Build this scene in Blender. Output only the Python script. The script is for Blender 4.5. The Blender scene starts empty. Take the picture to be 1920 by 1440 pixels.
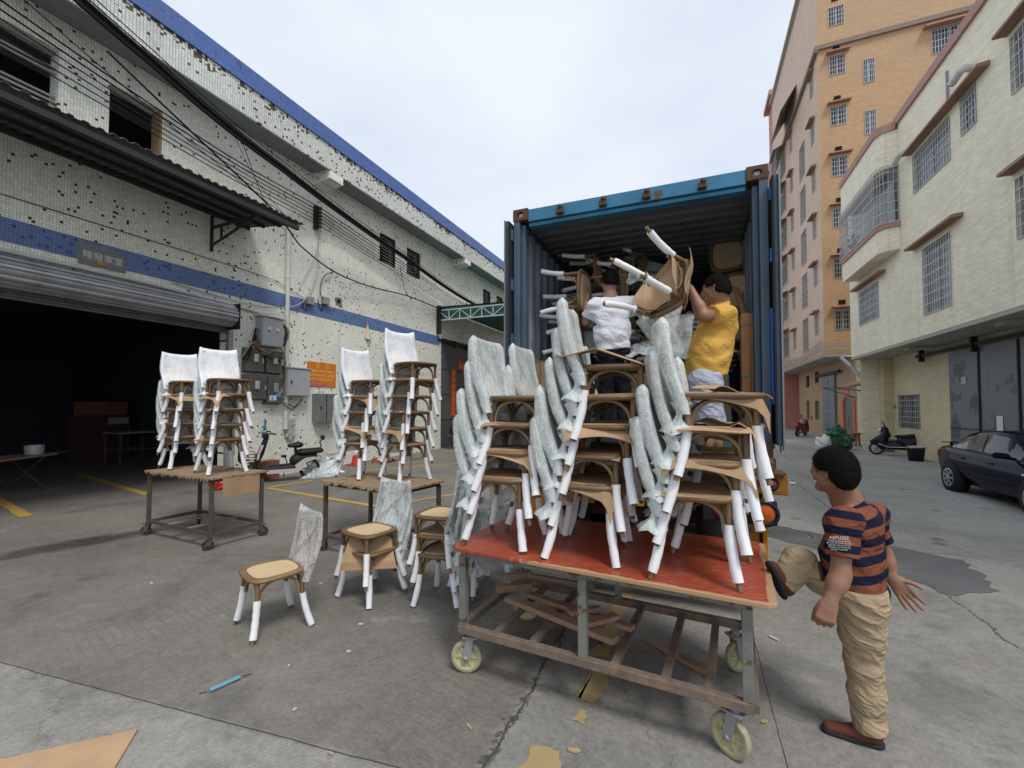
import bpy, bmesh, math, random
import numpy as np
from mathutils import Vector, Matrix, Euler, noise as mnoise
R = math.radians
PI = math.pi
random.seed(7)
SC = bpy.context.scene
COL = SC.collection

# ------------------------------------------------------------------ camera
CAM_H = 1.8
YAW = math.atan(340 / 820)          # the street (world +Y) runs away to the right of the view axis
cd = bpy.data.cameras.new('camera')
cam = bpy.data.objects.new('camera', cd)
COL.objects.link(cam)
cd.lens = 820 / 1920 * 36
cd.sensor_width = 36
cd.shift_y = 16 / 1920
cd.clip_start = 0.05
cd.clip_end = 2000
cam.location = (0, 0, CAM_H)
cam.rotation_euler = (R(90 + 1.8), 0, YAW)
SC.camera = cam

# ------------------------------------------------------------------ sky: bright overcast
SUN_EL, SUN_AZ = R(58), R(130)
w = bpy.data.worlds.new('World')
SC.world = w
w.use_nodes = True
nt = w.node_tree
nt.nodes.clear()
wo = nt.nodes.new('ShaderNodeOutputWorld')
bg = nt.nodes.new('ShaderNodeBackground')
bg.inputs['Strength'].default_value = 0.085
sky = nt.nodes.new('ShaderNodeTexSky')
sky.sky_type = 'NISHITA'
sky.sun_disc = False
sky.sun_elevation = SUN_EL
sky.sun_rotation = SUN_AZ
tc = nt.nodes.new('ShaderNodeTexCoord')
mp = nt.nodes.new('ShaderNodeMapping')
mp.inputs['Scale'].default_value = (1.0, 1.0, 2.2)
nz = nt.nodes.new('ShaderNodeTexNoise')
nz.inputs['Scale'].default_value = 1.5
nz.inputs['Detail'].default_value = 5
nz.inputs['Roughness'].default_value = 0.48
cr = nt.nodes.new('ShaderNodeValToRGB')
cr.color_ramp.elements[0].position = 0.36
cr.color_ramp.elements[0].color = (6.0, 6.7, 7.8, 1)
cr.color_ramp.elements[1].position = 0.64
cr.color_ramp.elements[1].color = (8.0, 8.35, 8.9, 1)
mx = nt.nodes.new('ShaderNodeMix')
mx.data_type = 'RGBA'
mx.inputs[0].default_value = 0.88
nt.links.new(tc.outputs['Generated'], mp.inputs['Vector'])
nt.links.new(mp.outputs[0], nz.inputs['Vector'])
nt.links.new(nz.outputs[0], cr.inputs[0])
nt.links.new(sky.outputs[0], mx.inputs[6])
nt.links.new(cr.outputs[0], mx.inputs[7])
nt.links.new(mx.outputs[2], bg.inputs[0])
nt.links.new(bg.outputs[0], wo.inputs[0])

sd = bpy.data.lights.new('sun', 'SUN')
sd.energy = 1.5
sd.angle = R(16)
sd.color = (1, 0.97, 0.92)
sun = bpy.data.objects.new('sun', sd)
COL.objects.link(sun)
sun.rotation_euler = (R(90) - SUN_EL, 0, R(180) - SUN_AZ)

SC.view_settings.view_transform = 'Standard'
SC.view_settings.look = 'None'
SC.view_settings.exposure = 0.55
SC.view_settings.gamma = 1.0
try:
    SC.cycles.transparent_max_bounces = 10
    SC.cycles.max_bounces = 6
    SC.cycles.diffuse_bounces = 3
    SC.cycles.glossy_bounces = 2
    SC.cycles.transmission_bounces = 2
except Exception:
    pass

# ------------------------------------------------------------------ object helpers
def put(o, parent=None):
    COL.objects.link(o)
    if parent is not None:
        o.parent = parent
    return o

def tag(o, label=None, cat=None, group=None, kind=None):
    if label: o['label'] = label
    if cat: o['category'] = cat
    if group: o['group'] = group
    if kind: o['kind'] = kind
    return o

def empty(name, loc=(0, 0, 0), rz=0.0, label=None, cat=None, group=None, rot=None):
    o = bpy.data.objects.new(name, None)
    o.empty_display_size = 0.2
    o.location = loc
    o.rotation_euler = rot if rot else (0, 0, rz)
    COL.objects.link(o)
    return tag(o, label, cat, group)

class MB:
    """collects shapes; build() links them as ONE mesh object"""
    def __init__(s):
        s.v, s.f, s.sm = [], [], []
    def add(s, vs, fs, smooth=False):
        n = len(s.v)
        s.v.extend([tuple(p) for p in vs])
        s.f.extend([tuple(i + n for i in f) for f in fs])
        s.sm.extend([smooth] * len(fs))
        return s
    def box(s, x0, x1, y0, y1, z0, z1):
        vs = [(x, y, z) for x in (x0, x1) for y in (y0, y1) for z in (z0, z1)]
        return s.add(vs, [(0, 1, 3, 2), (4, 6, 7, 5), (0, 4, 5, 1), (2, 3, 7, 6), (0, 2, 6, 4), (1, 5, 7, 3)])
    def cbox(s, c, d, rot=None):
        m = Euler(rot).to_matrix() if rot else Matrix.Identity(3)
        c = Vector(c)
        vs = [c + m @ Vector((x * d[0] / 2, y * d[1] / 2, z * d[2] / 2)) for x in (-1, 1) for y in (-1, 1) for z in (-1, 1)]
        return s.add(vs, [(0, 1, 3, 2), (4, 6, 7, 5), (0, 4, 5, 1), (2, 3, 7, 6), (0, 2, 6, 4), (1, 5, 7, 3)])
    def bar(s, a, b, wd, hd, up=(0, 0, 1)):
        a, b = Vector(a), Vector(b)
        d = (b - a).normalized()
        u = Vector(up)
        if abs(d.dot(u)) > 0.98: u = Vector((1, 0, 0))
        sd_ = d.cross(u).normalized()
        u = sd_.cross(d)
        vs = [p + sd_ * i * wd / 2 + u * j * hd / 2 for p in (a, b) for i, j in ((-1, -1), (1, -1), (1, 1), (-1, 1))]
        return s.add(vs, [(3, 2, 1, 0), (4, 5, 6, 7), (0, 1, 5, 4), (1, 2, 6, 5), (2, 3, 7, 6), (3, 0, 4, 7)])
    def tube(s, pts, r, n=8, caps=True, smooth=True, flat=1.0):
        pts = [Vector(p) for p in pts]
        rs = r if isinstance(r, (list, tuple)) else [r] * len(pts)
        t0 = (pts[1] - pts[0]).normalized()
        u = Vector((0, 0, 1)) if abs(t0.z) < 0.9 else Vector((1, 0, 0))
        nrm = (u - t0 * u.dot(t0)).normalized()
        vs, fs = [], []
        for i, p in enumerate(pts):
            t = (pts[min(i + 1, len(pts) - 1)] - pts[max(i - 1, 0)])
            if t.length < 1e-9: t = t0
            t = t.normalized()
            nrm = (nrm - t * nrm.dot(t)).normalized()
            bn = t.cross(nrm)
            for k in range(n):
                a = 2 * PI * k / n
                vs.append(p + nrm * math.cos(a) * rs[i] + bn * math.sin(a) * rs[i] * flat)
        for i in range(len(pts) - 1):
            for k in range(n):
                a, b = i * n + k, i * n + (k + 1) % n
                fs.append((a, b, b + n, a + n))
        s.add(vs, fs, smooth)
        if caps:
            m = len(pts) - 1
            s.add(vs[:n], [tuple(range(n))[::-1]])
            s.add(vs[m * n:], [tuple(range(n))])
        return s
    def cyl(s, a, b, r, r2=None, n=16, caps=True, smooth=True):
        return s.tube([a, b], [r, r if r2 is None else r2], n, caps, smooth)
    def lathe(s, prof, n=20, c=(0, 0, 0), axis='z', smooth=True):
        vs, fs = [], []
        for r, h in prof:
            for k in range(n):
                a = 2 * PI * k / n
                x, y = r * math.cos(a), r * math.sin(a)
                if axis == 'z': p = (x, y, h)
                elif axis == 'x': p = (h, x, y)
                else: p = (x, h, y)
                vs.append((p[0] + c[0], p[1] + c[1], p[2] + c[2]))
        for i in range(len(prof) - 1):
            for k in range(n):
                a, b = i * n + k, i * n + (k + 1) % n
                fs.append((a, b, b + n, a + n))
        return s.add(vs, fs, smooth)
    def prism(s, poly, a, b, axis='z'):
        """poly in 2-D, extruded along axis from a to b"""
        def P(p, h):
            return {'z': (p[0], p[1], h), 'x': (h, p[0], p[1]), 'y': (p[0], h, p[1])}[axis]
        n = len(poly)
        vs = [P(p, a) for p in poly] + [P(p, b) for p in poly]
        return s.add(vs, [tuple(range(n))[::-1], tuple(range(n, 2 * n))] + [(i, (i + 1) % n, n + (i + 1) % n, n + i) for i in range(n)])
    def grid(s, fn, nu, nv, smooth=True):
        vs = [fn(i / nu, j / nv) for i in range(nu + 1) for j in range(nv + 1)]
        fs = [(i * (nv + 1) + j, (i + 1) * (nv + 1) + j, (i + 1) * (nv + 1) + j + 1, i * (nv + 1) + j + 1) for i in range(nu) for j in range(nv)]
        return s.add(vs, fs, smooth)
    def sheet(s, fn, nu, nv, th=0.004, smooth=True):
        """two-sided closed sheet with thickness th along z"""
        s.grid(fn, nu, nv, smooth)
        s.grid(lambda u, v: tuple(Vector(fn(u, v)) - Vector((0, 0, th))), nu, nv, smooth)
        for e in range(4):
            n = nu if e < 2 else nv
            def ed(t, e=e):
                return fn(t, 0) if e == 0 else fn(t, 1) if e == 1 else fn(0, t) if e == 2 else fn(1, t)
            vs = []
            for i in range(n + 1):
                p = Vector(ed(i / n))
                vs += [p, p - Vector((0, 0, th))]
            s.add(vs, [(2 * i, 2 * i + 2, 2 * i + 3, 2 * i + 1) for i in range(n)])
        return s
    def mesh(s, name, mat=None):
        me = bpy.data.meshes.new(name)
        me.from_pydata(s.v, [], s.f)
        me.polygons.foreach_set('use_smooth', s.sm)
        if mat is not None:
            for m in (mat if isinstance(mat, (list, tuple)) else [mat]):
                me.materials.append(m)
        bm = bmesh.new()
        bm.from_mesh(me)
        bmesh.ops.recalc_face_normals(bm, faces=bm.faces)
        bm.to_mesh(me)
        bm.free()
        me.update()
        return me
    def build(s, name, mat=None, parent=None, bevel=0.0, seg=2):
        o = put(bpy.data.objects.new(name, s.mesh(name, mat)), parent)
        if bevel:
            b = o.modifiers.new('bevel', 'BEVEL')
            b.width = bevel
            b.segments = seg
            b.limit_method = 'ANGLE'
            b.angle_limit = R(40)
        return o

def inst(name, me, parent=None, loc=(0, 0, 0), rot=(0, 0, 0), scale=None):
    o = bpy.data.objects.new(name, me)
    o.location = loc
    o.rotation_euler = rot
    if scale: o.scale = scale
    return put(o, parent)

def copy_tree(o, parent=None):
    c = o.copy()
    COL.objects.link(c)
    if parent is not None: c.parent = parent
    for ch in o.children:
        copy_tree(ch, c)
    return c

def text_mesh(body, size, mat, name, parent, loc, rot, depth=0.002, align='CENTER', stretch=1.0):
    cu = bpy.data.curves.new(name, 'FONT')
    cu.body = body
    cu.size = size
    cu.extrude = depth
    cu.align_x = align
    cu.resolution_u = 2
    tmp = bpy.data.objects.new(name, cu)
    COL.objects.link(tmp)
    bpy.context.view_layer.update()
    dg = bpy.context.evaluated_depsgraph_get()
    me = bpy.data.meshes.new_from_object(tmp.evaluated_get(dg))
    COL.objects.unlink(tmp)
    bpy.data.objects.remove(tmp)
    me.materials.clear()
    me.materials.append(mat)
    o = bpy.data.objects.new(name, me)
    o.location = loc
    o.rotation_euler = rot
    o.scale = (stretch, 1, 1)
    return put(o, parent)

# ------------------------------------------------------------------ signed-distance modelling (bodies, wraps, clothing)
class SDF:
    def __init__(s, lo, hi, res):
        s.lo = np.array(lo, float)
        s.res = res
        s.n = np.ceil((np.array(hi, float) - s.lo) / res).astype(int) + 1
        s.F = np.full(s.n, 1.0, np.float32)
    def _sub(s, lo, hi):
        i0 = np.clip(np.floor((np.array(lo) - s.lo) / s.res).astype(int), 0, s.n - 1)
        i1 = np.clip(np.ceil((np.array(hi) - s.lo) / s.res).astype(int) + 1, 1, s.n)
        sl = tuple(slice(a, b) for a, b in zip(i0, i1))
        ax = [s.lo[k] + s.res * np.arange(i0[k], i1[k]) for k in range(3)]
        return sl, np.meshgrid(*ax, indexing='ij', sparse=True)
    def _join(s, sl, d, k, mode):
        F = s.F[sl]
        d = d.astype(np.float32)
        if mode == 'cut':
            F = np.maximum(F, -d)
        elif k > 0:
            h = np.maximum(k - np.abs(F - d), 0) / k
            F = np.minimum(F, d) - h * h * k * 0.25
        else:
            F = np.minimum(F, d)
        s.F[sl] = F
    def cone(s, a, b, ra, rb, k=0.02, mode='add', sq=None):
        """round cone from a to b; sq=(axis vector, factor) flattens the section along that axis"""
        a, b = np.array(a, float), np.array(b, float)
        m = max(ra, rb) * 1.2 + 0.06 + k
        sl, (X, Y, Z) = s._sub(np.minimum(a, b) - m, np.maximum(a, b) + m)
        ab = b - a
        L = max(float(ab @ ab), 1e-9)
        px, py, pz = X - a[0], Y - a[1], Z - a[2]
        t = np.clip((px * ab[0] + py * ab[1] + pz * ab[2]) / L, 0, 1)
        qx, qy, qz = px - t * ab[0], py - t * ab[1], pz - t * ab[2]
        d2 = qx * qx + qy * qy + qz * qz
        if sq is not None:
            n = np.array(sq[0], float)
            n = n / np.linalg.norm(n)
            c = qx * n[0] + qy * n[1] + qz * n[2]
            d2 = d2 + c * c * (sq[1] ** 2 - 1)
        d = np.sqrt(d2) - (ra + t * (rb - ra))
        s._join(sl, d, k, mode)
        return s
    def ell(s, c, r, M=None, k=0.02, mode='add'):
        c, r = np.array(c, float), np.array(r, float)
        m = r.max() + 0.05 + k
        sl, (X, Y, Z) = s._sub(c - m, c + m)
        p = [X - c[0], Y - c[1], Z - c[2]]
        if M is not None:
            M = np.array(M)
            p = [p[0] * M[0, j] + p[1] * M[1, j] + p[2] * M[2, j] for j in range(3)]
        q = np.sqrt((p[0] / r[0]) ** 2 + (p[1] / r[1]) ** 2 + (p[2] / r[2]) ** 2)
        g = np.sqrt((p[0] / r[0] ** 2) ** 2 + (p[1] / r[1] ** 2) ** 2 + (p[2] / r[2] ** 2) ** 2) + 1e-6
        d = q * (q - 1) / g
        s._join(sl, d, k, mode)
        return s
    def plane_cut(s, p, n, lo=None, hi=None):
        """remove everything on the +n side of the plane (inside the given bounds)"""
        n = np.array(n, float)
        n = n / np.linalg.norm(n)
        sl, (X, Y, Z) = s._sub(s.lo if lo is None else lo, s.lo + s.n * s.res if hi is None else hi)
        d = (X - p[0]) * n[0] + (Y - p[1]) * n[1] + (Z - p[2]) * n[2]
        s.F[sl] = np.maximum(s.F[sl], d.astype(np.float32))
        return s
    def noise(s, amp, sc, seed=0, st=(1, 1, 1)):
        rng = np.random.RandomState(seed)
        sl, (X, Y, Z) = s._sub(s.lo, s.lo + s.n * s.res)
        N = 0
        for i in range(7):
            kx, ky, kz = rng.normal(size=3) * sc * np.array(st)
            N = N + np.sin(X * kx + Y * ky + Z * kz + rng.rand() * 6.28)
        s.F += (amp * 0.5 * N).astype(np.float32)[tuple(slice(0, q) for q in s.n)] if N.shape == tuple(s.n) else (amp * 0.5 * N).astype(np.float32)
        return s
    def nets(s):
        F = s.F
        F[0], F[-1], F[:, 0], F[:, -1], F[:, :, 0], F[:, :, -1] = 1, 1, 1, 1, 1, 1
        ins = F < 0
        n = np.array(F.shape) - 1
        cnt = np.zeros(n, np.int8)
        for dx in (0, 1):
            for dy in (0, 1):
                for dz in (0, 1):
                    cnt += ins[dx:n[0] + dx, dy:n[1] + dy, dz:n[2] + dz]
        cells = np.argwhere((cnt > 0) & (cnt < 8))
        idx = np.full(n, -1, np.int32)
        idx[cells[:, 0], cells[:, 1], cells[:, 2]] = np.arange(len(cells))
        acc = np.zeros((len(cells), 3))
        num = np.zeros(len(cells))
        cor = np.array([(x, y, z) for x in (0, 1) for y in (0, 1) for z in (0, 1)])
        val = [F[cells[:, 0] + c[0], cells[:, 1] + c[1], cells[:, 2] + c[2]] for c in cor]
        for i in range(8):
            for j in range(i + 1, 8):
                if abs(cor[i] - cor[j]).sum() == 1:
                    m = (val[i] < 0) != (val[j] < 0)
                    t = np.where(m, val[i] / np.where(m, val[i] - val[j], 1), 0)
                    acc += m[:, None] * (cor[i] + t[:, None] * (cor[j] - cor[i]))
                    num += m
        V = s.lo + (cells + acc / num[:, None]) * s.res
        Q = []
        for ax in range(3):
            o1, o2 = [(1, 2), (2, 0), (0, 1)][ax]
            sl0 = [slice(1, -1)] * 3
            sl1 = [slice(1, -1)] * 3
            sl0[ax] = slice(0, -1)
            sl1[ax] = slice(1, None)
            A, B = ins[tuple(sl0)], ins[tuple(sl1)]
            for flip, msk in ((0, A & ~B), (1, ~A & B)):
                e = np.argwhere(msk)
                off = np.ones(3, int)
                off[ax] = 0
                e = e + off
                d1, d2 = np.zeros(3, int), np.zeros(3, int)
                d1[o1] = 1
                d2[o2] = 1
                q = [e - d1 - d2, e - d2, e, e - d1]
                q = np.stack([idx[c[:, 0], c[:, 1], c[:, 2]] for c in q], 1)
                Q.append(q[:, ::-1] if flip else q)
        return V, np.concatenate(Q)
    def mesh(s, name, mat, disp=None, smooth=2, off=(0, 0, 0)):
        V, Q = s.nets()
        for _ in range(smooth):
            A = np.zeros_like(V)
            N = np.zeros(len(V))
            for i in range(4):
                a, b = Q[:, i], Q[:, (i + 1) % 4]
                np.add.at(A, a, V[b])
                np.add.at(A, b, V[a])
                np.add.at(N, a, 1)
                np.add.at(N, b, 1)
            V = V * 0.5 + 0.5 * A / np.maximum(N, 1)[:, None]
        if disp is not None:
            V = disp(V)
        V = V - np.array(off)
        me = bpy.data.meshes.new(name)
        me.from_pydata(V.tolist(), [], Q.tolist())
        me.polygons.foreach_set('use_smooth', [True] * len(Q))
        if mat is not None:
            me.materials.append(mat)
        me.update()
        return me

# ------------------------------------------------------------------ node helpers
class NX:
    """a socket with arithmetic"""
    def __init__(s, t, k): s.t, s.k = t, k
    def _m(s, op, *o, clamp=False):
        n = s.t.nodes.new('ShaderNodeMath')
        n.operation = op
        n.use_clamp = clamp
        for i, q in enumerate((s,) + o):
            if isinstance(q, NX): s.t.links.new(q.k, n.inputs[i])
            else: n.inputs[i].default_value = q
        return NX(s.t, n.outputs[0])
    def __add__(s, o): return s._m('ADD', o)
    def __radd__(s, o): return s._m('ADD', o)
    def __sub__(s, o): return s._m('SUBTRACT', o)
    def __rsub__(s, o): return (s * -1) + o
    def __mul__(s, o): return s._m('MULTIPLY', o)
    def __rmul__(s, o): return s._m('MULTIPLY', o)
    def __truediv__(s, o): return s._m('DIVIDE', o)
    def gt(s, o): return s._m('GREATER_THAN', o)
    def lt(s, o): return s._m('LESS_THAN', o)
    def abs(s): return s._m('ABSOLUTE')
    def floor(s): return s._m('FLOOR')
    def fract(s): return s._m('FRACT')
    def min(s, o): return s._m('MINIMUM', o)
    def max(s, o): return s._m('MAXIMUM', o)
    def step(s, a, b):
        """smoothstep from a to b"""
        n = s.t.nodes.new('ShaderNodeMapRange')
        n.interpolation_type = 'SMOOTHSTEP'
        s.t.links.new(s.k, n.inputs[0])
        n.inputs[1].default_value = a
        n.inputs[2].default_value = b
        return NX(s.t, n.outputs[0])

class MT:
    """a material under construction"""
    def __init__(s, name):
        s.m = bpy.data.materials.new(name)
        s.m.use_nodes = True
        s.t = s.m.node_tree
        s.b = s.t.nodes['Principled BSDF']
    def pos(s, obj=False):
        if obj:
            n = s.t.nodes.new('ShaderNodeTexCoord')
            src = n.outputs['Object']
        else:
            n = s.t.nodes.new('ShaderNodeNewGeometry')
            src = n.outputs['Position']
        q = s.t.nodes.new('ShaderNodeSeparateXYZ')
        s.t.links.new(src, q.inputs[0])
        s.P = src
        return [NX(s.t, q.outputs[i]) for i in range(3)]
    def vec(s, *c):
        n = s.t.nodes.new('ShaderNodeCombineXYZ')
        for i, q in enumerate(c):
            if isinstance(q, NX): s.t.links.new(q.k, n.inputs[i])
            else: n.inputs[i].default_value = q
        return n.outputs[0]
    def noise(s, scale, detail=4, rough=0.55, vec=None, dist=0.0):
        n = s.t.nodes.new('ShaderNodeTexNoise')
        n.inputs['Scale'].default_value = scale
        n.inputs['Detail'].default_value = detail
        n.inputs['Roughness'].default_value = rough
        n.inputs['Distortion'].default_value = dist
        s.t.links.new(s.P if vec is None else vec, n.inputs['Vector'])
        return NX(s.t, n.outputs[0])
    def voro(s, scale, vec=None, out='Distance', feat='F1'):
        n = s.t.nodes.new('ShaderNodeTexVoronoi')
        n.feature = feat
        n.inputs['Scale'].default_value = scale
        s.t.links.new(s.P if vec is None else vec, n.inputs['Vector'])
        return NX(s.t, n.outputs[out])
    def white(s, vec):
        n = s.t.nodes.new('ShaderNodeTexWhiteNoise')
        n.noise_dimensions = '3D'
        s.t.links.new(vec, n.inputs['Vector'])
        return NX(s.t, n.outputs['Value'])
    def attr(s, name):
        n = s.t.nodes.new('ShaderNodeAttribute')
        n.attribute_name = name
        return NX(s.t, n.outputs['Fac'])
    def rnd(s):
        n = s.t.nodes.new('ShaderNodeObjectInfo')
        return NX(s.t, n.outputs['Random'])
    def mix(s, f, a, b):
        n = s.t.nodes.new('ShaderNodeMix')
        n.data_type = 'RGBA'
        if isinstance(f, NX): s.t.links.new(f.k, n.inputs[0])
        else: n.inputs[0].default_value = f
        for i, q in ((6, a), (7, b)):
            if isinstance(q, (tuple, list)): n.inputs[i].default_value = (*q[:3], 1)
            else: s.t.links.new(q, n.inputs[i])
        return n.outputs[2]
    def scale(s, col, f):
        n = s.t.nodes.new('ShaderNodeVectorMath')
        n.operation = 'SCALE'
        if isinstance(col, (tuple, list)): n.inputs[0].default_value = col[:3]
        else: s.t.links.new(col, n.inputs[0])
        s.t.links.new(f.k, n.inputs['Scale'])
        return n.outputs[0]
    def col(s, c):
        if isinstance(c, (tuple, list)): s.b.inputs['Base Color'].default_value = (*c[:3], 1)
        else: s.t.links.new(c, s.b.inputs['Base Color'])
        return s
    def set(s, key, v):
        if isinstance(v, NX): s.t.links.new(v.k, s.b.inputs[key])
        else: s.b.inputs[key].default_value = v
        return s
    def bump(s, h, dist=0.01, strength=1.0):
        n = s.t.nodes.new('ShaderNodeBump')
        n.inputs['Distance'].default_value = dist
        n.inputs['Strength'].default_value = strength
        s.t.links.new(h.k, n.inputs['Height'])
        s.t.links.new(n.outputs[0], s.b.inputs['Normal'])
        return s

def pm(name, c, rough=0.6, metal=0.0, var=0.25, sc=6.0, c2=None, mixat=None, bump=0.0, bsc=40.0, obj=True, alpha=None, trans=0.0, rnd=0.0, grime=0.0):
    """plain procedural material: base colour with noise variation, optional second colour in patches, grime, bump"""
    m = MT(name)
    m.pos(obj)
    n = m.noise(sc, 3, 0.6)
    f = (n - 0.5) * (2 * var) + 1.0
    if rnd: f = f * ((m.rnd() - 0.5) * (2 * rnd) + 1.0)
    base = m.scale(c, f)
    if c2 is not None:
        k = m.noise(sc * 1.7, 4, 0.65)
        base = m.mix(k.step(mixat - 0.03, mixat + 0.03), base, c2)
    if grime:
        g = m.noise(sc * 0.6, 4, 0.7)
        base = m.mix(g.step(0.45, 0.75) * grime, base, (0.05, 0.045, 0.04))
    m.col(base)
    m.set('Metallic', metal)
    m.set('Roughness', (n - 0.5) * 0.25 + rough)
    if bump:
        m.bump(m.noise(bsc, 2, 0.6), 0.01, bump)
    if alpha is not None: m.set('Alpha', alpha)
    if max(c) < 0.06 and rough > 0.15: m.set('Specular IOR Level', 0.2)
    elif rough > 0.55: m.set('Specular IOR Level', 0.3)
    return m.m

MAT = {}
M = MAT
M['wood'] = pm('chair_wood', (0.175, 0.105, 0.05), 0.5, var=0.5, sc=9, bump=0.15, bsc=60, rnd=0.3)
M['woodl'] = pm('chair_brace_wood', (0.25, 0.17, 0.085), 0.45, var=0.4, sc=9, bump=0.15, bsc=60, rnd=0.3)
M['cane'] = None
M['foam'] = pm('white_foam', (0.80, 0.80, 0.82), 0.85, var=0.05, sc=20, bump=0.2, bsc=90, rnd=0.05)
M['card'] = pm('cardboard', (0.40, 0.265, 0.155), 0.9, var=0.16, sc=7, bump=0.15, bsc=30, rnd=0.15)
M['black'] = pm('black_plastic', (0.02, 0.02, 0.022), 0.5, var=0.2)
M['rubber'] = pm('black_rubber', (0.025, 0.025, 0.025), 0.85, var=0.3, grime=0.2)
M['steel'] = pm('painted_steel_brown', (0.10, 0.085, 0.07), 0.6, 0.2, var=0.4, sc=12, c2=(0.16, 0.09, 0.05), mixat=0.6, bump=0.2)
M['chrome'] = pm('chrome', (0.6, 0.6, 0.62), 0.25, 0.9, var=0.1)
M['greymetal'] = pm('grey_metal', (0.32, 0.33, 0.34), 0.5, 0.3, var=0.15, grime=0.35)
M['lightgrey'] = pm('light_grey_paint', (0.42, 0.44, 0.45), 0.5, 0.1, var=0.08, grime=0.15)
M['pvc'] = pm('white_pvc', (0.62, 0.62, 0.58), 0.45, var=0.1, grime=0.25)
M['glass'] = pm('dark_glass', (0.035, 0.045, 0.05), 0.08, var=0.3, sc=1.2)
M['red'] = pm('red_plastic', (0.5, 0.03, 0.025), 0.5, var=0.2)
M['white'] = pm('white_plastic', (0.7, 0.7, 0.69), 0.5, var=0.08)
M['cable'] = pm('black_cable', (0.012, 0.012, 0.014), 0.6, var=0.2)
M['dark'] = pm('dark_void', (0.012, 0.012, 0.013), 0.9, var=0.3)

m = MT('cane_weave')                    # woven cane: crossing strands with small holes
x, y, z = m.pos(True)
n = m.noise(6, 3)
wx = ((x * 95).fract() - 0.5).abs()
wy = ((y * 95).fract() - 0.5).abs()
hole = wx.gt(0.3) * wy.gt(0.3)
cc = m.mix(hole * 0.55, m.scale((0.62, 0.46, 0.26), (n - 0.5) * 0.3 + 1.0), (0.20, 0.12, 0.05))
m.col(cc)
m.set('Roughness', 0.6)
m.bump(wx + wy, 0.002, 0.5)
M['cane'] = m.m

def wrapmat(name, col, lo, hi, cell, crease=0.5):
    """thin translucent packing film: mostly see-through, denser along creases, fine cell speckle"""
    m = MT(name)
    x, y, z = m.pos(True)
    f = m.noise(7, 2)
    cr_ = m.noise(1.0, 3, 0.55, vec=m.vec(x * 17 + z * 3, y * 17 - z * 2, z * 3.2))
    rdg = (1.0 - (cr_ - 0.5).abs() * 9.0).max(0.0)
    cr2 = m.noise(1.0, 3, 0.6, vec=m.vec(x * 10, y * 11 + z * 7, z * 15))
    rd2 = (1.0 - (cr2 - 0.5).abs() * 12.0).max(0.0)
    a = (f - 0.5) * 0.3 + (lo + hi) * 0.5 + rdg * rdg * crease + rd2 * rd2 * crease * 0.7
    h = cr_ * 1.2 + cr2 * 0.7
    if cell:
        c = m.voro(cell)
        a = a + (c.step(0.25, 0.6) - 0.5) * (hi - lo)
        h = h + c * 0.25
    m.bump(h, 0.012, 0.5)
    m.col(m.scale(col, (f - 0.5) * 0.2 + 1.0))
    m.set('Alpha', a._m('MINIMUM', 0.97).max(0.05))
    m.set('Roughness', 0.28)
    return m.m
M['wrap'] = wrapmat('foam_net_wrap', (0.86, 0.93, 0.92), 0.30, 0.54, 170, 0.13)
M['wrapw'] = wrapmat('white_foam_film', (0.82, 0.84, 0.86), 0.78, 0.95, 160, 0.12)
M['net'] = wrapmat('foam_net', (0.82, 0.82, 0.82), 0.0, 0.46, 110, 0.15)
M['film'] = wrapmat('clear_film', (0.80, 0.88, 0.89), 0.22, 0.36, None, 0.26)
# ================================================================== GROUND
m = MT('yard_concrete')
x, y, z = m.pos()
big = m.noise(0.35, 3, 0.6)
mid = m.noise(1.6, 4, 0.65)
med = m.noise(9, 4, 0.7)
fine = m.noise(30, 3, 0.75)
grit = m.noise(110, 2, 0.7)
road = (x + (mid - 0.5) * 0.12).step(-1.05, -0.95)                 # lane slab right of the long joint
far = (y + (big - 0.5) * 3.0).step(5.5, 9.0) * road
slab = ((x * 0.106 + 1.995 - y) + (mid - 0.5) * 0.16).step(-0.03, 0.03) * (1.0 - road)   # paler slab nearest the camera
base = m.mix(road, (0.168, 0.155, 0.134), (0.232, 0.222, 0.200))
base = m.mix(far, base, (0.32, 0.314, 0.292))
base = m.mix(slab, base, (0.255, 0.243, 0.218))
base = m.scale(base, (big - 0.5) * 0.9 + (mid - 0.5) * 0.6 + (med - 0.5) * 0.7 + (fine - 0.5) * 1.0 + (grit - 0.5) * 0.9 + 1.0)
# dirt and oil stains
st = m.noise(0.9, 4, 0.7, dist=0.6).step(0.50, 0.72)
base = m.mix(st * 0.48 * (1.0 - far * 0.7), base, (0.06, 0.058, 0.055))
pale = m.noise(1.3, 4, 0.72, vec=m.vec(x + 7.3, y * 1.3, 3.1)).step(0.60, 0.72)
base = m.mix(pale * 0.35, base, (0.34, 0.335, 0.32))
rust = m.noise(1.1, 4, 0.6, vec=m.vec(x - 3.7, y + 11.0, 1.7)).step(0.66, 0.75)
base = m.mix(rust * 0.35, base, (0.24, 0.15, 0.09))
# damp patch and garage-mouth damp
damp = (((x + 7.5) * 1.1)._m('POWER', 2.0) if False else ((x + 7.55) * (x + 7.55) * 5.0 + (y - 3.0 + (x + 7.55) * -1.6) * (y - 3.0 + (x + 7.55) * -1.6) * 1.6) + (mid - 0.5) * 1.6).step(1.1, 0.1)
base = m.mix(damp * 0.6, base, (0.045, 0.046, 0.038))
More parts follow.
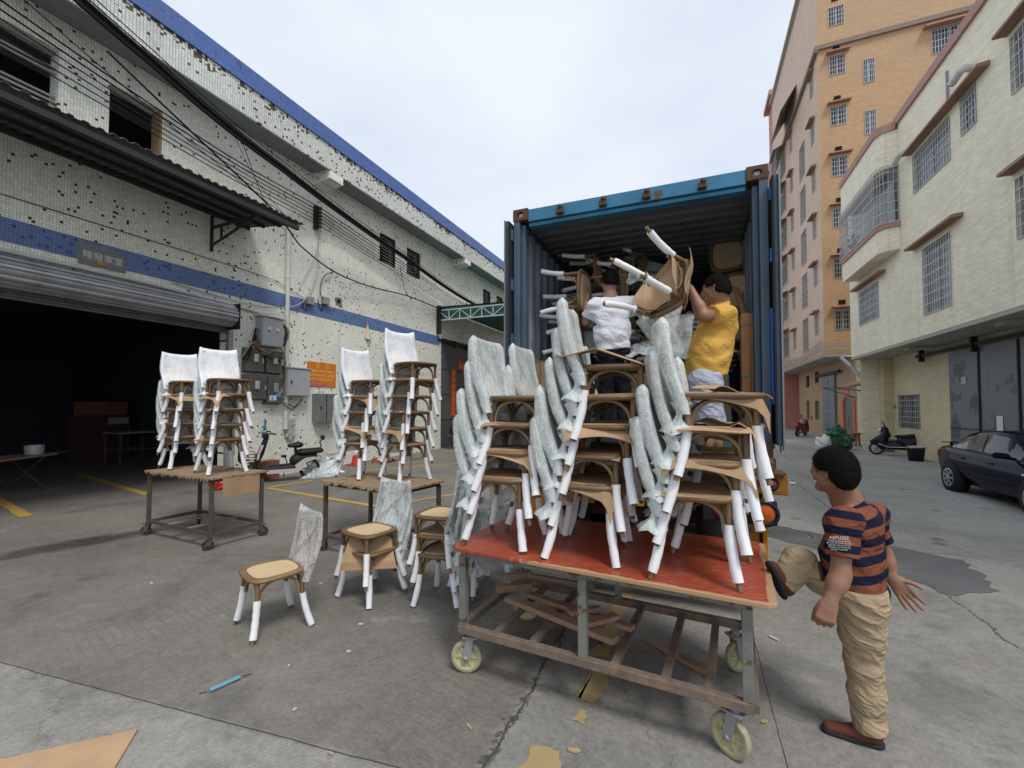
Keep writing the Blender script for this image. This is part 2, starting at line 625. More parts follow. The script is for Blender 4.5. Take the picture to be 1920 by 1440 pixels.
# broom grooves in the yard slab
gx = (x * 0.25 + y * 0.97 + (mid - 0.5) * 0.05)
gro = ((gx * 16.0).fract() - 0.5).abs()
gmask = m.noise(0.55, 3, 0.5, vec=m.vec(x, y, 9.0)).step(0.46, 0.66) * (1.0 - road)
base = m.mix(gro.step(0.16, 0.02) * gmask * (mid - 0.2) * 0.55, base, (0.07, 0.068, 0.064))
# fine broom hatching of the near slab
gh = ((x * 0.75 - y * 0.66 + (mid - 0.5) * 0.03) * 42.0).fract()
base = m.mix((gh - 0.5).abs().step(0.2, 0.05) * slab * 0.22, base, (0.10, 0.10, 0.095))
tm1 = line((x - 2.9 + (mid - 0.5) * 0.5), 0.16) + line((x - 4.6 + (mid - 0.5) * 0.5), 0.18) if False else m.noise(1.0, 4, 0.6, vec=m.vec(x * 2.2, y * 0.12, 6.0)).step(0.54, 0.72)
base = m.mix(tm1 * road * 0.30, base, (0.12, 0.118, 0.11))
drip = m.voro(1.7, vec=m.vec(x, y, 0.0)).step(0.22, 0.08) * m.noise(0.8, 2, vec=m.vec(x, y, 5.0)).step(0.5, 0.6)
base = m.mix(drip * 0.5, base, (0.05, 0.048, 0.045))
# joints and cracks
def line(d, wd): return d.abs().step(wd, wd * 0.3)
n1 = m.noise(3.0, 4, 0.7, vec=m.vec(x, y, 4.4))
n2 = m.noise(12, 4, 0.7, vec=m.vec(x, y, 7.7))
crk = line(x + 0.98 + (n1 - 0.5) * 0.20 + (n2 - 0.5) * 0.03, 0.012)
crkw = line(x + 0.98 + (n1 - 0.5) * 0.20 + (n2 - 0.5) * 0.08, 0.05) * n2.step(0.5, 0.65)
sj = line(x * 0.106 + 1.995 - y + (n1 - 0.5) * 0.03, 0.006) * (1.0 - road)
rj = line(x - 0.41 + (n1 - 0.5) * 0.02, 0.004) * y.lt(4.4)
rj2 = line(x - 2.21 + (n1 - 0.5) * 0.22 + (n2 - 0.5) * 0.05, 0.012)
cross = line((y + 0.5) * 0.2 - ((y + 0.5) * 0.2).floor() - 0.5 + (n1 - 0.5) * 0.008, 0.0014) * road
vn = m.voro(0.42, vec=m.vec(x + (n1 - 0.5) * 0.8, y + (n2 - 0.5) * 0.3, 0.0), feat='DISTANCE_TO_EDGE')
fis = vn.step(0.004, 0.001) * m.noise(0.5, 2, vec=m.vec(x, y, 2.0)).step(0.5, 0.58)
dark = crk.max(crkw).max(sj).max(rj).max(rj2).max(cross * 0.8).max(fis * 0.35)
base = m.mix(dark * 0.85, base, (0.028, 0.027, 0.025))
spk = m.voro(26.0).step(0.10, 0.06) * m.noise(2.0, 3).step(0.52, 0.62)
base = m.mix(spk * 0.5, base, (0.05, 0.05, 0.048))
m.col(base)
m.set('Roughness', 0.82 - damp * 0.55 + (fine - 0.5) * 0.2)
m.bump(fine * 0.5 + grit * 0.5 - dark * 1.5 - gro.step(0.2, 0.0) * gmask * 0.4, 0.006, 0.6)
M['concrete'] = m.m

g = MB()
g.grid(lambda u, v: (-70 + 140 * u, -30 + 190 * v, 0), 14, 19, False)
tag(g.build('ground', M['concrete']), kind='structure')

def blob(pts, z, jit, seed, n=6):
    """ragged polygon sheet: subdivide the outline and jitter it"""
    rd = random.Random(seed)
    out = []
    for i, p in enumerate(pts):
        q = pts[(i + 1) % len(pts)]
        for k in range(n):
            t = k / n
            out.append((p[0] + (q[0] - p[0]) * t + rd.uniform(-jit, jit), p[1] + (q[1] - p[1]) * t + rd.uniform(-jit, jit), z))
    return out

def paint(m_, c, wear, sc):
    m = MT(m_)
    m.pos()
    n = m.noise(sc, 6, 0.75)
    m.col(m.scale(c, (m.noise(3, 4) - 0.5) * 0.5 + 1.0))
    m.set('Alpha', n.step(wear - 0.06, wear + 0.02))
    m.set('Roughness', 0.8)
    return m.m
M['yellow'] = paint('worn_yellow_paint', (0.46, 0.28, 0.055), 0.36, 7)
M['yellow2'] = paint('faded_ochre_paint', (0.36, 0.27, 0.13), 0.30, 9)
M['asphalt'] = pm('asphalt_patch', (0.11, 0.112, 0.116), 0.85, var=0.35, sc=3, bump=0.5, bsc=90, obj=False)

def flat(name, pts, mat, kind='structure', parent=None):
    return tag(MB().add(pts, [tuple(range(len(pts)))]).build(name, mat, parent), kind=kind)

flat('asphalt_patch', blob([(0.95, 7.75), (1.6, 7.45), (2.31, 7.2), (2.86, 6.8), (2.80, 6.2), (2.70, 5.75), (2.2, 5.5), (2.14, 5.68), (1.85, 6.15), (1.3, 6.72), (0.9, 7.0)], 0.004, 0.05, 1), M['asphalt'])
# worn yellow line down the yard, in the patches that are left of it
for i, (q, j) in enumerate([([(-0.82, 1.75), (-0.62, 1.75), (-0.60, 2.1), (-0.66, 2.27), (-0.80, 2.24), (-0.84, 2.0)], .018),
             ([(-0.66, 2.50), (-0.60, 2.50), (-0.60, 2.60), (-0.65, 2.60)], .012), ([(-0.68, 2.70), (-0.58, 2.69), (-0.54, 2.9), (-0.56, 3.06), (-0.66, 3.04)], .018),
             ([(-0.70, 3.5), (-0.58, 3.5), (-0.56, 4.4), (-0.66, 4.6)], .02), ([(-0.72, 3.15), (-0.6, 3.2), (-0.58, 3.4), (-0.7, 3.4)], .02)]):
    flat('yellow_marking', blob(q, 0.004, j, 20 + i), M['yellow2'])
def stripe(a, b, wd, seed, mat='yellow'):
    a, b = Vector(a), Vector(b)
    d = (b - a).normalized()
    s_ = Vector((-d.y, d.x)) * wd / 2
    flat('yellow_line', blob([a + s_, a - s_, b - s_, b + s_], 0.005, 0.012, seed, 10), M[mat])
stripe((-8.7, 6.9), (-5.3, 6.38), 0.13, 31)
stripe((-8.72, 6.97), (-8.56, 8.0), 0.13, 32)
stripe((-8.5, 9.9), (-6.5, 12.6), 0.12, 33)
stripe((-6.6, 12.5), (-4.4, 9.8), 0.12, 34)
stripe((-5.2, 6.45), (-4.2, 8.6), 0.12, 38, 'yellow2')
stripe((-13.2, 4.2), (-10.1, 3.62), 0.16, 35)
stripe((-15.0, 6.35), (-10.3, 5.45), 0.16, 36)
# manhole cover in the lane
mh = empty('manhole_cover', (1.2, 7.2, 0.0), 0, 'round iron manhole cover in the lane beside the asphalt patch', 'manhole')
b = MB()
b.lathe([(0.0, 0.012), (0.27, 0.012), (0.275, 0.002)], 28)
for i in range(-4, 5):
    L_ = math.sqrt(0.24 ** 2 - (i * 0.055) ** 2)
    b.cbox((0, i * 0.055, 0.0145), (2 * L_, 0.018, 0.007))
b.build('cover_plate', pm('manhole_iron', (0.16, 0.155, 0.145), 0.7, 0.3, var=0.3), mh)
MB().lathe([(0.285, 0.003), (0.285, 0.014), (0.335, 0.013), (0.34, 0.002)], 28).build('rim', pm('manhole_rim', (0.12, 0.12, 0.115), 0.8, var=0.3), mh)

# ================================================================== LEFT FACTORY BUILDING (wall plane x = -10)
WX = -10.0
def mosaic(name, tile, col, dcol, dens, peel=False, axis='yz', grout=(0.36, 0.37, 0.31)):
    m = MT(name)
    x, y, z = m.pos()
    u = {'yz': y, 'xz': x}[axis]
    a, b_ = u / tile, z / tile
    ia, ib = a.floor(), b_.floor()
    rn = m.white(m.vec(ia, ib, 1.0))
    rn2 = m.white(m.vec(ia, ib, 5.0))
    fx, fz = (a.fract() - 0.5).abs(), (b_.fract() - 0.5).abs()
    gr = fx.max(fz).step(0.40, 0.46)
    c = m.scale(col, (rn2 - 0.5) * 0.24 + 1.0)
    blotch = m.noise(0.7, 5, 0.6)
    c = m.scale(c, (blotch - 0.5) * 0.45 + 1.0)
    miss = rn.lt(m.noise(0.9, 3, 0.6, vec=m.vec(ia * tile, ib * tile, 4.0)).step(0.38, 0.68) * (dens * 1.5) + dens * 0.35)
    if peel:
        w_ = m.noise(1.1, 5, 0.7, vec=m.vec(ia * tile, ib * tile, 2.0))
        w2 = m.noise(6.0, 4, 0.7, vec=m.vec(ia * tile, ib * tile, 8.0))
        band = z.step(8.55, 9.15) * 0.55 + 0.02
        miss = miss.max(((w_ - 0.5) * 1.3 + (w2 - 0.5) * 1.2 + band + (rn - 0.5) * 0.35).gt(0.62))
    c = m.mix(gr * 0.75, c, grout)
    c = m.mix(miss, c, m.mix(rn2, dcol, (dcol[0] * 2.6, dcol[1] * 2.1, dcol[2] * 1.6)))
    # rain streaks and grime
    stq = m.noise(1.0, 5, 0.65, vec=m.vec(u * 2.6, z * 0.16, 0.0)).step(0.52, 0.78)
    c = m.mix(stq * 0.22, c, (0.13, 0.115, 0.085))
    m.col(c)
    m.set('Roughness', gr * 0.5 + miss * 0.4 + 0.3)
    m.bump(1.0 - gr.max(miss), 0.004, 0.7)
    return m.m
M['tile'] = mosaic('pale_mosaic_tile', 0.043, (0.87, 0.875, 0.78), (0.025, 0.028, 0.022), 0.026)
M['tilex'] = mosaic('pale_mosaic_tile_side', 0.043, (0.87, 0.875, 0.78), (0.025, 0.028, 0.022), 0.026, axis='xz')
M['tilepeel'] = mosaic('peeling_mosaic_tile', 0.055, (0.74, 0.76, 0.71), (0.045, 0.045, 0.035), 0.05, True, grout=(0.12, 0.12, 0.11))
M['bluetile'] = mosaic('blue_mosaic_tile', 0.05, (0.075, 0.155, 0.37), (0.03, 0.05, 0.17), 0.06, grout=(0.26, 0.30, 0.38))
M['bluefas'] = mosaic('blue_fascia_tile', 0.05, (0.065, 0.15, 0.43), (0.05, 0.08, 0.24), 0.10, grout=(0.12, 0.16, 0.30))
M['soffit'] = pm('soffit_plaster', (0.27, 0.29, 0.31), 0.85, var=0.2, sc=0.8, obj=False, grime=0.25)
M['plaster'] = pm('grey_plaster', (0.24, 0.24, 0.23), 0.9, var=0.25, sc=2, bump=0.2, obj=False)
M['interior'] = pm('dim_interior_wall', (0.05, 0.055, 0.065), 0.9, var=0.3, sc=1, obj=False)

FB = empty('factory_building', (WX, 10, 0), 0, 'long white mosaic-tiled factory with blue bands and a dark open gateway on the left', 'building')
def fb(name, mb, mat, bevel=0.0, parent=None):
    """build a part given in world coordinates under the factory"""
    mb.v = [(p[0] - WX, p[1] - 10, p[2]) for p in mb.v]
    return mb.build(name, mat, FB if parent is None else parent, bevel)

def wall_yz(xf, xb, y0, y1, z0, z1, holes):
    """wall slab with rectangular holes (y0,y1,z0,z1)"""
    b = MB()
    ys = sorted({y0, y1} | {h[0] for h in holes} | {h[1] for h in holes})
    zs = sorted({z0, z1} | {h[2] for h in holes} | {h[3] for h in holes})
    def hole(yc, zc): return any(h[0] < yc < h[1] and h[2] < zc < h[3] for h in holes)
    for i in range(len(ys) - 1):
        for j in range(len(zs) - 1):
            if ys[i] >= y1 or zs[j] >= z1: continue
            if not hole((ys[i] + ys[i + 1]) / 2, (zs[j] + zs[j + 1]) / 2):
                for xx in (xf, xb):
                    b.add([(xx, ys[i], zs[j]), (xx, ys[i + 1], zs[j]), (xx, ys[i + 1], zs[j + 1]), (xx, ys[i], zs[j + 1])], [(0, 1, 2, 3)])
    for h in holes:
        for (p, q) in (((h[0], h[2]), (h[0], h[3])), ((h[1], h[2]), (h[1], h[3])), ((h[0], h[3]), (h[1], h[3])), ((h[0], h[2]), (h[1], h[2]))):
            if p[1] == q[1] == z0: continue
            b.add([(xf, p[0], p[1]), (xf, q[0], q[1]), (xb, q[0], q[1]), (xb, p[0], p[1])], [(0, 1, 2, 3)])
    return b

W1, W2 = (2.2, 3.80, 6.80, 7.92), (4.50, 5.38, 6.80, 7.84)
LOUV = [(12.12, 13.0, 6.84, 7.86), (13.68, 14.56, 6.82, 7.86), (20.2, 21.1, 6.92, 7.92), (21.88, 22.76, 6.95, 7.95)]
GATE = (-3.0, 6.85, 0, 3.75)
DOOR2 = (16.15, 23.5, 0, 4.75)
b = wall_yz(WX, WX - 0.3, -9, 34, 0, 8.46, [W1, W2, GATE, DOOR2] + LOUV)
fb('wall', b, M['tile'])
b = MB()
b.box(WX + 0.0, WX + 0.012, -9, 16.0, 4.40, 4.78)
fb('blue_band', b, M['bluetile'])
# eaves: soffit, tiled fascia, blue top band, projecting beams
b = MB()
b.box(WX - 4, WX + 0.6, -9, 34, 8.463, 8.60)
fb('eave_slab', b, M['soffit'])
b = MB()
b.box(WX + 0.60, WX + 0.66, -9, 34, 8.44, 9.13)
fb('fascia', b, M['tilepeel'])
b = MB()
b.box(WX + 0.60, WX + 0.70, -9, 34, 9.13, 9.56)
fb('blue_parapet', b, M['bluefas'])
for yy in (9.2, 17.1, 25.0):
    b = MB()
    b.prism([(WX, 8.16), (WX + 0.25, 8.16), (WX + 0.655, 8.22), (WX + 0.655, 8.462), (WX, 8.462)], yy, yy + 0.5, 'y')
    fb('beam', b, M['tilex'])
b = MB()
b.box(WX - 14, WX + 0.55, -9, 34, 8.75, 8.9)
fb('roof', b, M['plaster'])
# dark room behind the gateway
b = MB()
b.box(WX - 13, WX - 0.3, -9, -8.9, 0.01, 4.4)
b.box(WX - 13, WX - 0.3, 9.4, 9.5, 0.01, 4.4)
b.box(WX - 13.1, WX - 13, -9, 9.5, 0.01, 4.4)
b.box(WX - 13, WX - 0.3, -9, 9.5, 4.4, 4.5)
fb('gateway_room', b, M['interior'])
fb('upper_room_wall', MB().box(WX - 2.0, WX - 1.9, 0, 26, 5.6, 8.4), M['interior'])
fb('upper_room_floor', MB().box(WX - 1.9, WX - 0.3, 0, 26, 5.6, 5.7), M['interior'])
b = MB()
b.box(WX - 6, WX - 5.9, 15, 25, 0.01, 5)
b.box(WX - 6, WX - 0.3, 15, 15.1, 0.01, 5)
b.box(WX - 6, WX - 0.3, 24.9, 25, 0.01, 5)
b.box(WX - 6, WX - 0.3, 15.1, 24.9, 5, 5.1)
fb('side_room', b, M['interior'])
# window 2: open dark opening with a brick-coloured reveal; window 1: slatted
rv = pm('raw_brick_reveal', (0.30, 0.20, 0.12), 0.9, var=0.4, sc=10, obj=False)
b = MB()
b.box(WX - 0.28, WX + 0.004, W2[1] - 0.045, W2[1] - 0.003, W2[2], W2[3])
fb('window_reveal', b, rv)
wn = pm('weathered_slat', (0.33, 0.29, 0.27), 0.8, var=0.3)
wp = fb('window', MB().box(WX - 0.16, WX - 0.12, W1[0], W1[1], W1[3] - 0.05, W1[3] - 0.005), wn)
for k, zz in enumerate((6.86, 6.93, 7.02, 7.10, 7.52, 7.60)):
    q = MB().box(WX - 0.14, WX - 0.10, W1[0] + 0.002, W1[1] - 0.002, zz, zz + 0.035)
    fb('slat', q, wn, parent=wp)
lv = pm('dark_louvre', (0.03, 0.028, 0.026), 0.8, var=0.3)
for h in LOUV:
    fr = MB()
    for (a0, a1, c0, c1) in ((h[0], h[0] + 0.05, h[2], h[3]), (h[1] - 0.05, h[1], h[2], h[3]), (h[0] + 0.05, h[1] - 0.05, h[2], h[2] + 0.05), (h[0] + 0.05, h[1] - 0.05, h[3] - 0.05, h[3])):
        fr.box(WX - 0.16, WX - 0.02, a0 + 0.003, a1 - 0.003, c0 + 0.003, c1 - 0.003)
    fo = fb('louvre_window', fr, lv)
    nl = 9
    for k in range(nl):
        zz = h[2] + 0.09 + k * (h[3] - h[2] - 0.16) / (nl - 1)
        q = MB().cbox((WX - 0.09, (h[0] + h[1]) / 2, zz), (0.085, h[1] - h[0] - 0.1, 0.012), (0, R(38), 0))
        fb('slat', q, wn if h[0] < 18 else wn, parent=fo)
# torn company plaque over the gateway: grey patch with white characters
pq = MB()
pq.add([(WX + 0.016, p[0], p[1]) for p in blob([(4.11, 4.32), (4.82, 4.33), (4.82, 4.62), (4.6, 4.74), (4.11, 4.73)], 0, 0.012, 3, 6)], [tuple(range(30))])
pq.add([(WX + 0.026, p[0], p[1]) for p in [(4.14, 4.36), (4.79, 4.37), (4.79, 4.58), (4.55, 4.66), (4.14, 4.68)]], [(0, 1, 2, 3, 4)])
po = fb('name_plaque', pq, pm('plaque_mortar', (0.22, 0.22, 0.20), 0.9, var=0.3, sc=14))
wt = pm('plaque_characters', (0.7, 0.7, 0.66), 0.6, var=0.15)
text_mesh('隆發家室', 0.15, wt, 'characters', po, (0.032, 4.47 - 10, 4.46), (R(90), 0, R(90)), 0.004)
b = MB()
b.lathe([(0.0, 0.03), (0.05, 0.028), (0.055, 0.02)], 12, (0, 4.44 - 10, 4.42), 'x')
b.build('orange_badge', pm('badge_orange', (0.55, 0.28, 0.04), 0.6), po)
# metal doors and couplets of the side entrance
gd = pm('grey_steel_door', (0.10, 0.105, 0.105), 0.55, 0.3, var=0.2, sc=2, obj=False, grime=0.3)
b = MB()
b.box(WX - 0.10, WX - 0.04, 16.02, 18.65, 0.02, 4.55)
so = fb('sliding_door', b, gd)
b = MB()
for zz in (1.2, 2.3, 3.4): b.box(WX - 0.04, WX - 0.03, 16.05, 18.62, zz, zz + 0.02)
fb('seam', b, M['dark'], parent=so)
b = MB()
b.box(WX - 0.02, WX + 0.06, 15.9, 24.0, 4.58, 4.68)
for yy in (17.2, 18.4, 21.0): b.box(WX - 0.02, WX + 0.10, yy, yy + 0.12, 4.45, 4.74)
fb('door_rail', b, M['black'])
rc = pm('red_paper', (0.62, 0.07, 0.03), 0.7, var=0.2, sc=10)
gold = pm('gold_print', (0.65, 0.42, 0.06), 0.5)
def paper(nm, y0, y1, z0, z1, txt, size, vert):
    b = MB().box(WX - 0.028, WX - 0.022, y0, y1, z0, z1)
    o = fb(nm, b, rc)
    if vert:
        n_ = len(txt)
        for k, ch in enumerate(txt):
            text_mesh(ch, size, gold, 'characters', o, (0 - 0.02, (y0 + y1) / 2 - 10, z1 - (k + 0.85) * (z1 - z0) / n_), (R(90), 0, R(90)), 0.001)
    else:
        text_mesh(txt, size, gold, 'characters', o, (-0.02, (y0 + y1) / 2 - 10, z0 + 0.09), (R(90), 0, R(90)), 0.001)
paper('couplet', 17.06, 17.50, 1.36, 3.46, '財源廣進達三江', 0.27, True)
paper('door_poster', 17.72, 18.58, 3.50, 3.92, '開門大吉', 0.2, False)
b = MB().box(WX - 0.03, WX - 0.024, 18.05, 18.25, 1.75, 2.15)
fb('door_notice', b, M['white'])

# roll-up shutter over the gateway
rs = empty('roller_shutter', (WX, 6.75, 3.6), 0, 'rolled-up ribbed steel shutter above the dark factory gateway', 'shutter')
def loc(mb, o, dx=0, dy=0, dz=0):
    mb.v = [(p[0] - o[0] + dx, p[1] - o[1] + dy, p[2] - o[2] + dz) for p in mb.v]
    return mb
rm = pm('galvanised_slats', (0.36, 0.37, 0.39), 0.38, 0.75, var=0.2, sc=3, obj=False, grime=0.3)
prof = []
cx, cz, rr = WX + 0.28, 3.86, 0.25
nsl = 16
for k in range(nsl * 3 + 1):
    a = 2 * PI * k / (nsl * 3)
    r_ = rr + (0.008 if k % 3 else -0.010)
    prof.append((cx + r_ * math.cos(a), cz + r_ * math.sin(a)))
b = MB().prism(prof[:-1], -4.0, 6.72, 'y')
tag(loc(b, (WX, 6.75, 3.6)).build('rolled_curtain', rm, rs), kind='stuff')
b = MB()
prof = [(WX + 0.02, 3.75)]
for k in range(11):
    zz = 3.75 - k * 0.026
    prof += [(WX + 0.075 + 0.012 * (k % 2), zz)]
prof += [(WX + 0.05, 3.49), (WX + 0.02, 3.49)]
b.prism(prof, -4.0, 6.82, 'y')
tag(loc(b, (WX, 6.75, 3.6)).build('bottom_slats', pm('dirty_slats', (0.17, 0.165, 0.16), 0.55, 0.4, var=0.5, sc=9, obj=False, c2=(0.2, 0.06, 0.04), mixat=0.66), rs), kind='stuff')
b = MB()
b.box(WX + 0.01, WX + 0.52, 6.74, 6.76, 3.55, 4.13)
loc(b, (WX, 6.75, 3.6)).build('end_plate', M['black'], rs)
b = MB()
b.box(WX - 0.02, WX + 0.09, 6.80, 6.90, 0.0, 3.55)
loc(b, (WX, 6.75, 3.6)).build('guide_rail', M['greymetal'], rs)

# corrugated canopy over the gateway
cn = empty('sheet_canopy', (WX, 5, 6.0), 0, 'long corrugated sheet canopy on steel brackets over the factory gateway', 'canopy')
cm = pm('weathered_sheet', (0.16, 0.16, 0.15), 0.75, 0.2, var=0.4, sc=2, obj=False, grime=0.4)
cm2 = pm('canopy_steel', (0.045, 0.045, 0.045), 0.7, 0.2, var=0.4, sc=4)
def cz_(t): return 6.16 - 0.20 * t
def sheet_fn(u, v):
    yy = -4 + 11.35 * v
    t = u
    ph = (yy / 0.16) % 1.0
    wv = 0.03 * (1 if 0.3 < ph < 0.7 else 0 if ph < 0.2 or ph > 0.8 else (ph - 0.2) * 10 if ph < 0.3 else (0.8 - ph) * 10)
    return (WX + 0.02 + 1.75 * t, yy + 0.02 * math.sin(yy * 9), cz_(t) + wv + 0.03 + 0.012 * math.sin(yy * 3.3) * t)
b = MB().sheet(sheet_fn, 4, 568, 0.006, False)
loc(b, (WX, 5, 6.0)).build('corrugated_sheet', cm, cn)
for t in (0.08, 0.38, 0.68, 0.96):
    b = MB().box(WX + 1.75 * t - 0.03, WX + 1.75 * t + 0.03, -4, 7.2, cz_(t) - 0.075, cz_(t) - 0.005)
    loc(b, (WX, 5, 6.0)).build('purlin', cm2, cn)
b = MB().box(WX + 1.72, WX + 1.80, -4, 7.2, cz_(1) - 0.17, cz_(1) - 0.08)
loc(b, (WX, 5, 6.0)).build('edge_beam', cm2, cn)
loc(MB().box(WX + 0.001, WX + 0.05, -4, 7.3, 6.10, 6.26), (WX, 5, 6.0)).build('light_gap_strip', cm2, cn)  # strip added to stop light leaking between sheet and wall
for yb in (6.4, 0.6, -3.6):
    b = MB()
    z0_ = 5.80
    b.bar((WX + 0.03, yb, 5.28), (WX + 0.03, yb, 6.08), 0.05, 0.05)
    b.bar((WX + 0.05, yb, z0_ + 0.02), (WX + 1.75, yb, z0_ + 0.05), 0.05, 0.05)
    b.bar((WX + 0.05, yb, 5.42), (WX + 1.35, yb, z0_ + 0.01), 0.04, 0.04)
    for t in (0.35, 0.85):
        b.bar((WX + t, yb, 5.42 + (z0_ - 5.42) * t / 1.35), (WX + t, yb, z0_), 0.035, 0.035)
    b.bar((WX + 1.72, yb, z0_), (WX + 1.72, yb, cz_(1) - 0.1), 0.05, 0.05)
    loc(b, (WX, 5, 6.0)).build('bracket', cm2, cn)

# green truss canopy of the side entrance
gc = empty('truss_canopy', (WX, 16, 5.5), 0, 'green canopy with white steel truss over the side entrance', 'canopy')
gm = pm('green_sheet', (0.03, 0.13, 0.115), 0.7, var=0.3, sc=2, obj=False)
b = MB()
b.add([(WX + 0.02, 15.9, 6.02), (WX + 5.2, 15.9, 5.92), (WX + 5.2, 24, 5.92), (WX + 0.02, 24, 6.02)], [(0, 1, 2, 3)])
b.add([(WX + 0.02, 15.9, 6.04), (WX + 5.2, 15.9, 5.94), (WX + 5.2, 24, 5.94), (WX + 0.02, 24, 6.04)], [(0, 1, 2, 3)])
b.add([(WX + 0.02, 15.93, 5.46), (WX + 5.2, 15.93, 5.46), (WX + 5.2, 15.93, 5.9), (WX + 0.02, 15.93, 5.98)], [(0, 1, 2, 3)])
loc(b, (WX, 16, 5.5)).build('green_cover', gm, gc)
tm = pm('truss_white', (0.50, 0.53, 0.50), 0.6, 0.1, var=0.2)
b = MB()
b.bar((WX + 0.02, 15.86, 5.86), (WX + 5.2, 15.86, 5.86), 0.045, 0.045)
b.bar((WX + 0.02, 15.86, 5.44), (WX + 5.2, 15.86, 5.44), 0.045, 0.045)
n_ = 10
for k in range(n_):
    xa, xb_ = WX + 0.05 + k * 0.51, WX + 0.05 + (k + 1) * 0.51
    b.bar((xa, 15.86, 5.46), (xa, 15.86, 5.84), 0.03, 0.03)
    b.bar((xa, 15.86, 5.84 if k % 2 == 0 else 5.46), (xb_, 15.86, 5.46 if k % 2 == 0 else 5.84), 0.03, 0.03)
loc(b, (WX, 16, 5.5)).build('truss', tm, gc)
b = MB()
b.box(WX + 0.02, WX + 0.18, 15.75, 15.86, 4.85, 6.05)
loc(b, (WX, 16, 5.5)).build('wall_post', M['black'], gc)

# ------------------------------------------------------------------ wall fittings
def wob(name, label, cat, c, group=None):
    return empty(name, c, 0, label, cat, group)
dr = MB()
dr.tube([(WX + 0.08, 8.37, 1.2), (WX + 0.08, 8.36, 6.9)], 0.055, 12)
for zz in (2.0, 3.6, 5.2, 6.6): dr.tube([(WX + 0.08, 8.365, zz), (WX + 0.08, 8.365, zz + 0.06)], 0.066, 12)
tag(loc(dr, (WX, 8.36, 1.2)).build('drain_pipe', M['pvc']), 'white vertical drain pipe running up the tiled wall past the blue band', 'pipe').location = (WX, 8.36, 1.2)
cp = MB()
cp.tube([(WX + 0.05, -3, 4.19), (WX + 0.05, 2, 4.24), (WX + 0.05, 5.2, 4.24), (WX + 0.05, 7.0, 4.17), (WX + 0.05, 8.15, 4.10), (WX + 0.05, 8.25, 4.0)], 0.035, 10)
tag(loc(cp, (WX, 7, 4.1)).build('conduit_pipe', M['pvc']), 'cream plastic conduit running along the wall just above the shutter', 'pipe').location = (WX, 7, 4.1)

def cabinet(name, label, cat, c, d, mat, door=None, inset=0.02, latch=True, group=None):
    """wall cabinet: c = centre of its back bottom edge on the wall, d = (out, along, up)"""
    e = wob(name, label, cat, c, group)
    MB().box(0, d[0], -d[1] / 2, d[1] / 2, 0, d[2]).build('box', mat, e, 0.008)
    MB().box(d[0], d[0] + 0.015, -d[1] / 2 + inset, d[1] / 2 - inset, inset, d[2] - inset).build('door', door or mat, e, 0.004)
    if latch:
        MB().cbox((d[0] + 0.03, -d[1] / 2 + inset + 0.07, d[2] * 0.5), (0.03, 0.03, 0.08)).build('latch', M['black'], e, 0.005)
    return e
cab = cabinet('electrical_cabinet', 'light grey steel cabinet with a latch beside the meter boxes', 'cabinet', (WX, 8.66, 2.07), (0.22, 0.72, 0.74), M['lightgrey'])
MB().prism([(0, 0.74), (0.26, 0.74), (0.26, 0.76), (0, 0.80)], -0.39, 0.39, 'y').build('rain_hood', M['lightgrey'], cab)
cab = cabinet('electrical_cabinet', 'dull grey metal box low on the wall under the orange notice', 'cabinet', (WX, 9.66, 1.36), (0.25, 0.74, 0.80), pm('dull_metal', (0.24, 0.24, 0.245), 0.5, 0.4, var=0.15, grime=0.3), inset=0.0)
MB().box(0.266, 0.274, -0.10, -0.08, 0.0, 0.8).build('door_seam', M['black'], cab)
cab = cabinet('switch_box', 'pale grey switch box with peeled stickers among brown cables', 'cabinet', (WX, 7.82, 3.30), (0.24, 0.60, 0.72), M['lightgrey'], latch=False)
MB().prism([(0, 0.725), (0.30, 0.725), (0.30, 0.75), (0, 0.80)], -0.36, 0.36, 'y').build('rain_hood', M['pvc'], cab)
b = MB()
for yy in (-0.11, 0.12): b.add([(0.258, yy - 0.06, 0.40), (0.258, yy + 0.03, 0.34), (0.258, yy + 0.06, 0.47), (0.258, yy - 0.01, 0.5)], [(0, 1, 2, 3)])
b.build('sticker_remains', M['white'], cab)
b = MB()
for yy in (-0.12, 0.11): b.add([(0.262, yy - 0.03, 0.40), (0.262, yy + 0.015, 0.33), (0.262, yy + 0.03, 0.41)], [(0, 1, 2)])
b.build('black_triangle', M['black'], cab)
mgl = pm('smoky_clear_cover', (0.10, 0.10, 0.09), 0.25, var=0.4, sc=7, grime=0.3)
mfr = pm('meter_grey', (0.13, 0.125, 0.11), 0.6, var=0.3, grime=0.3)
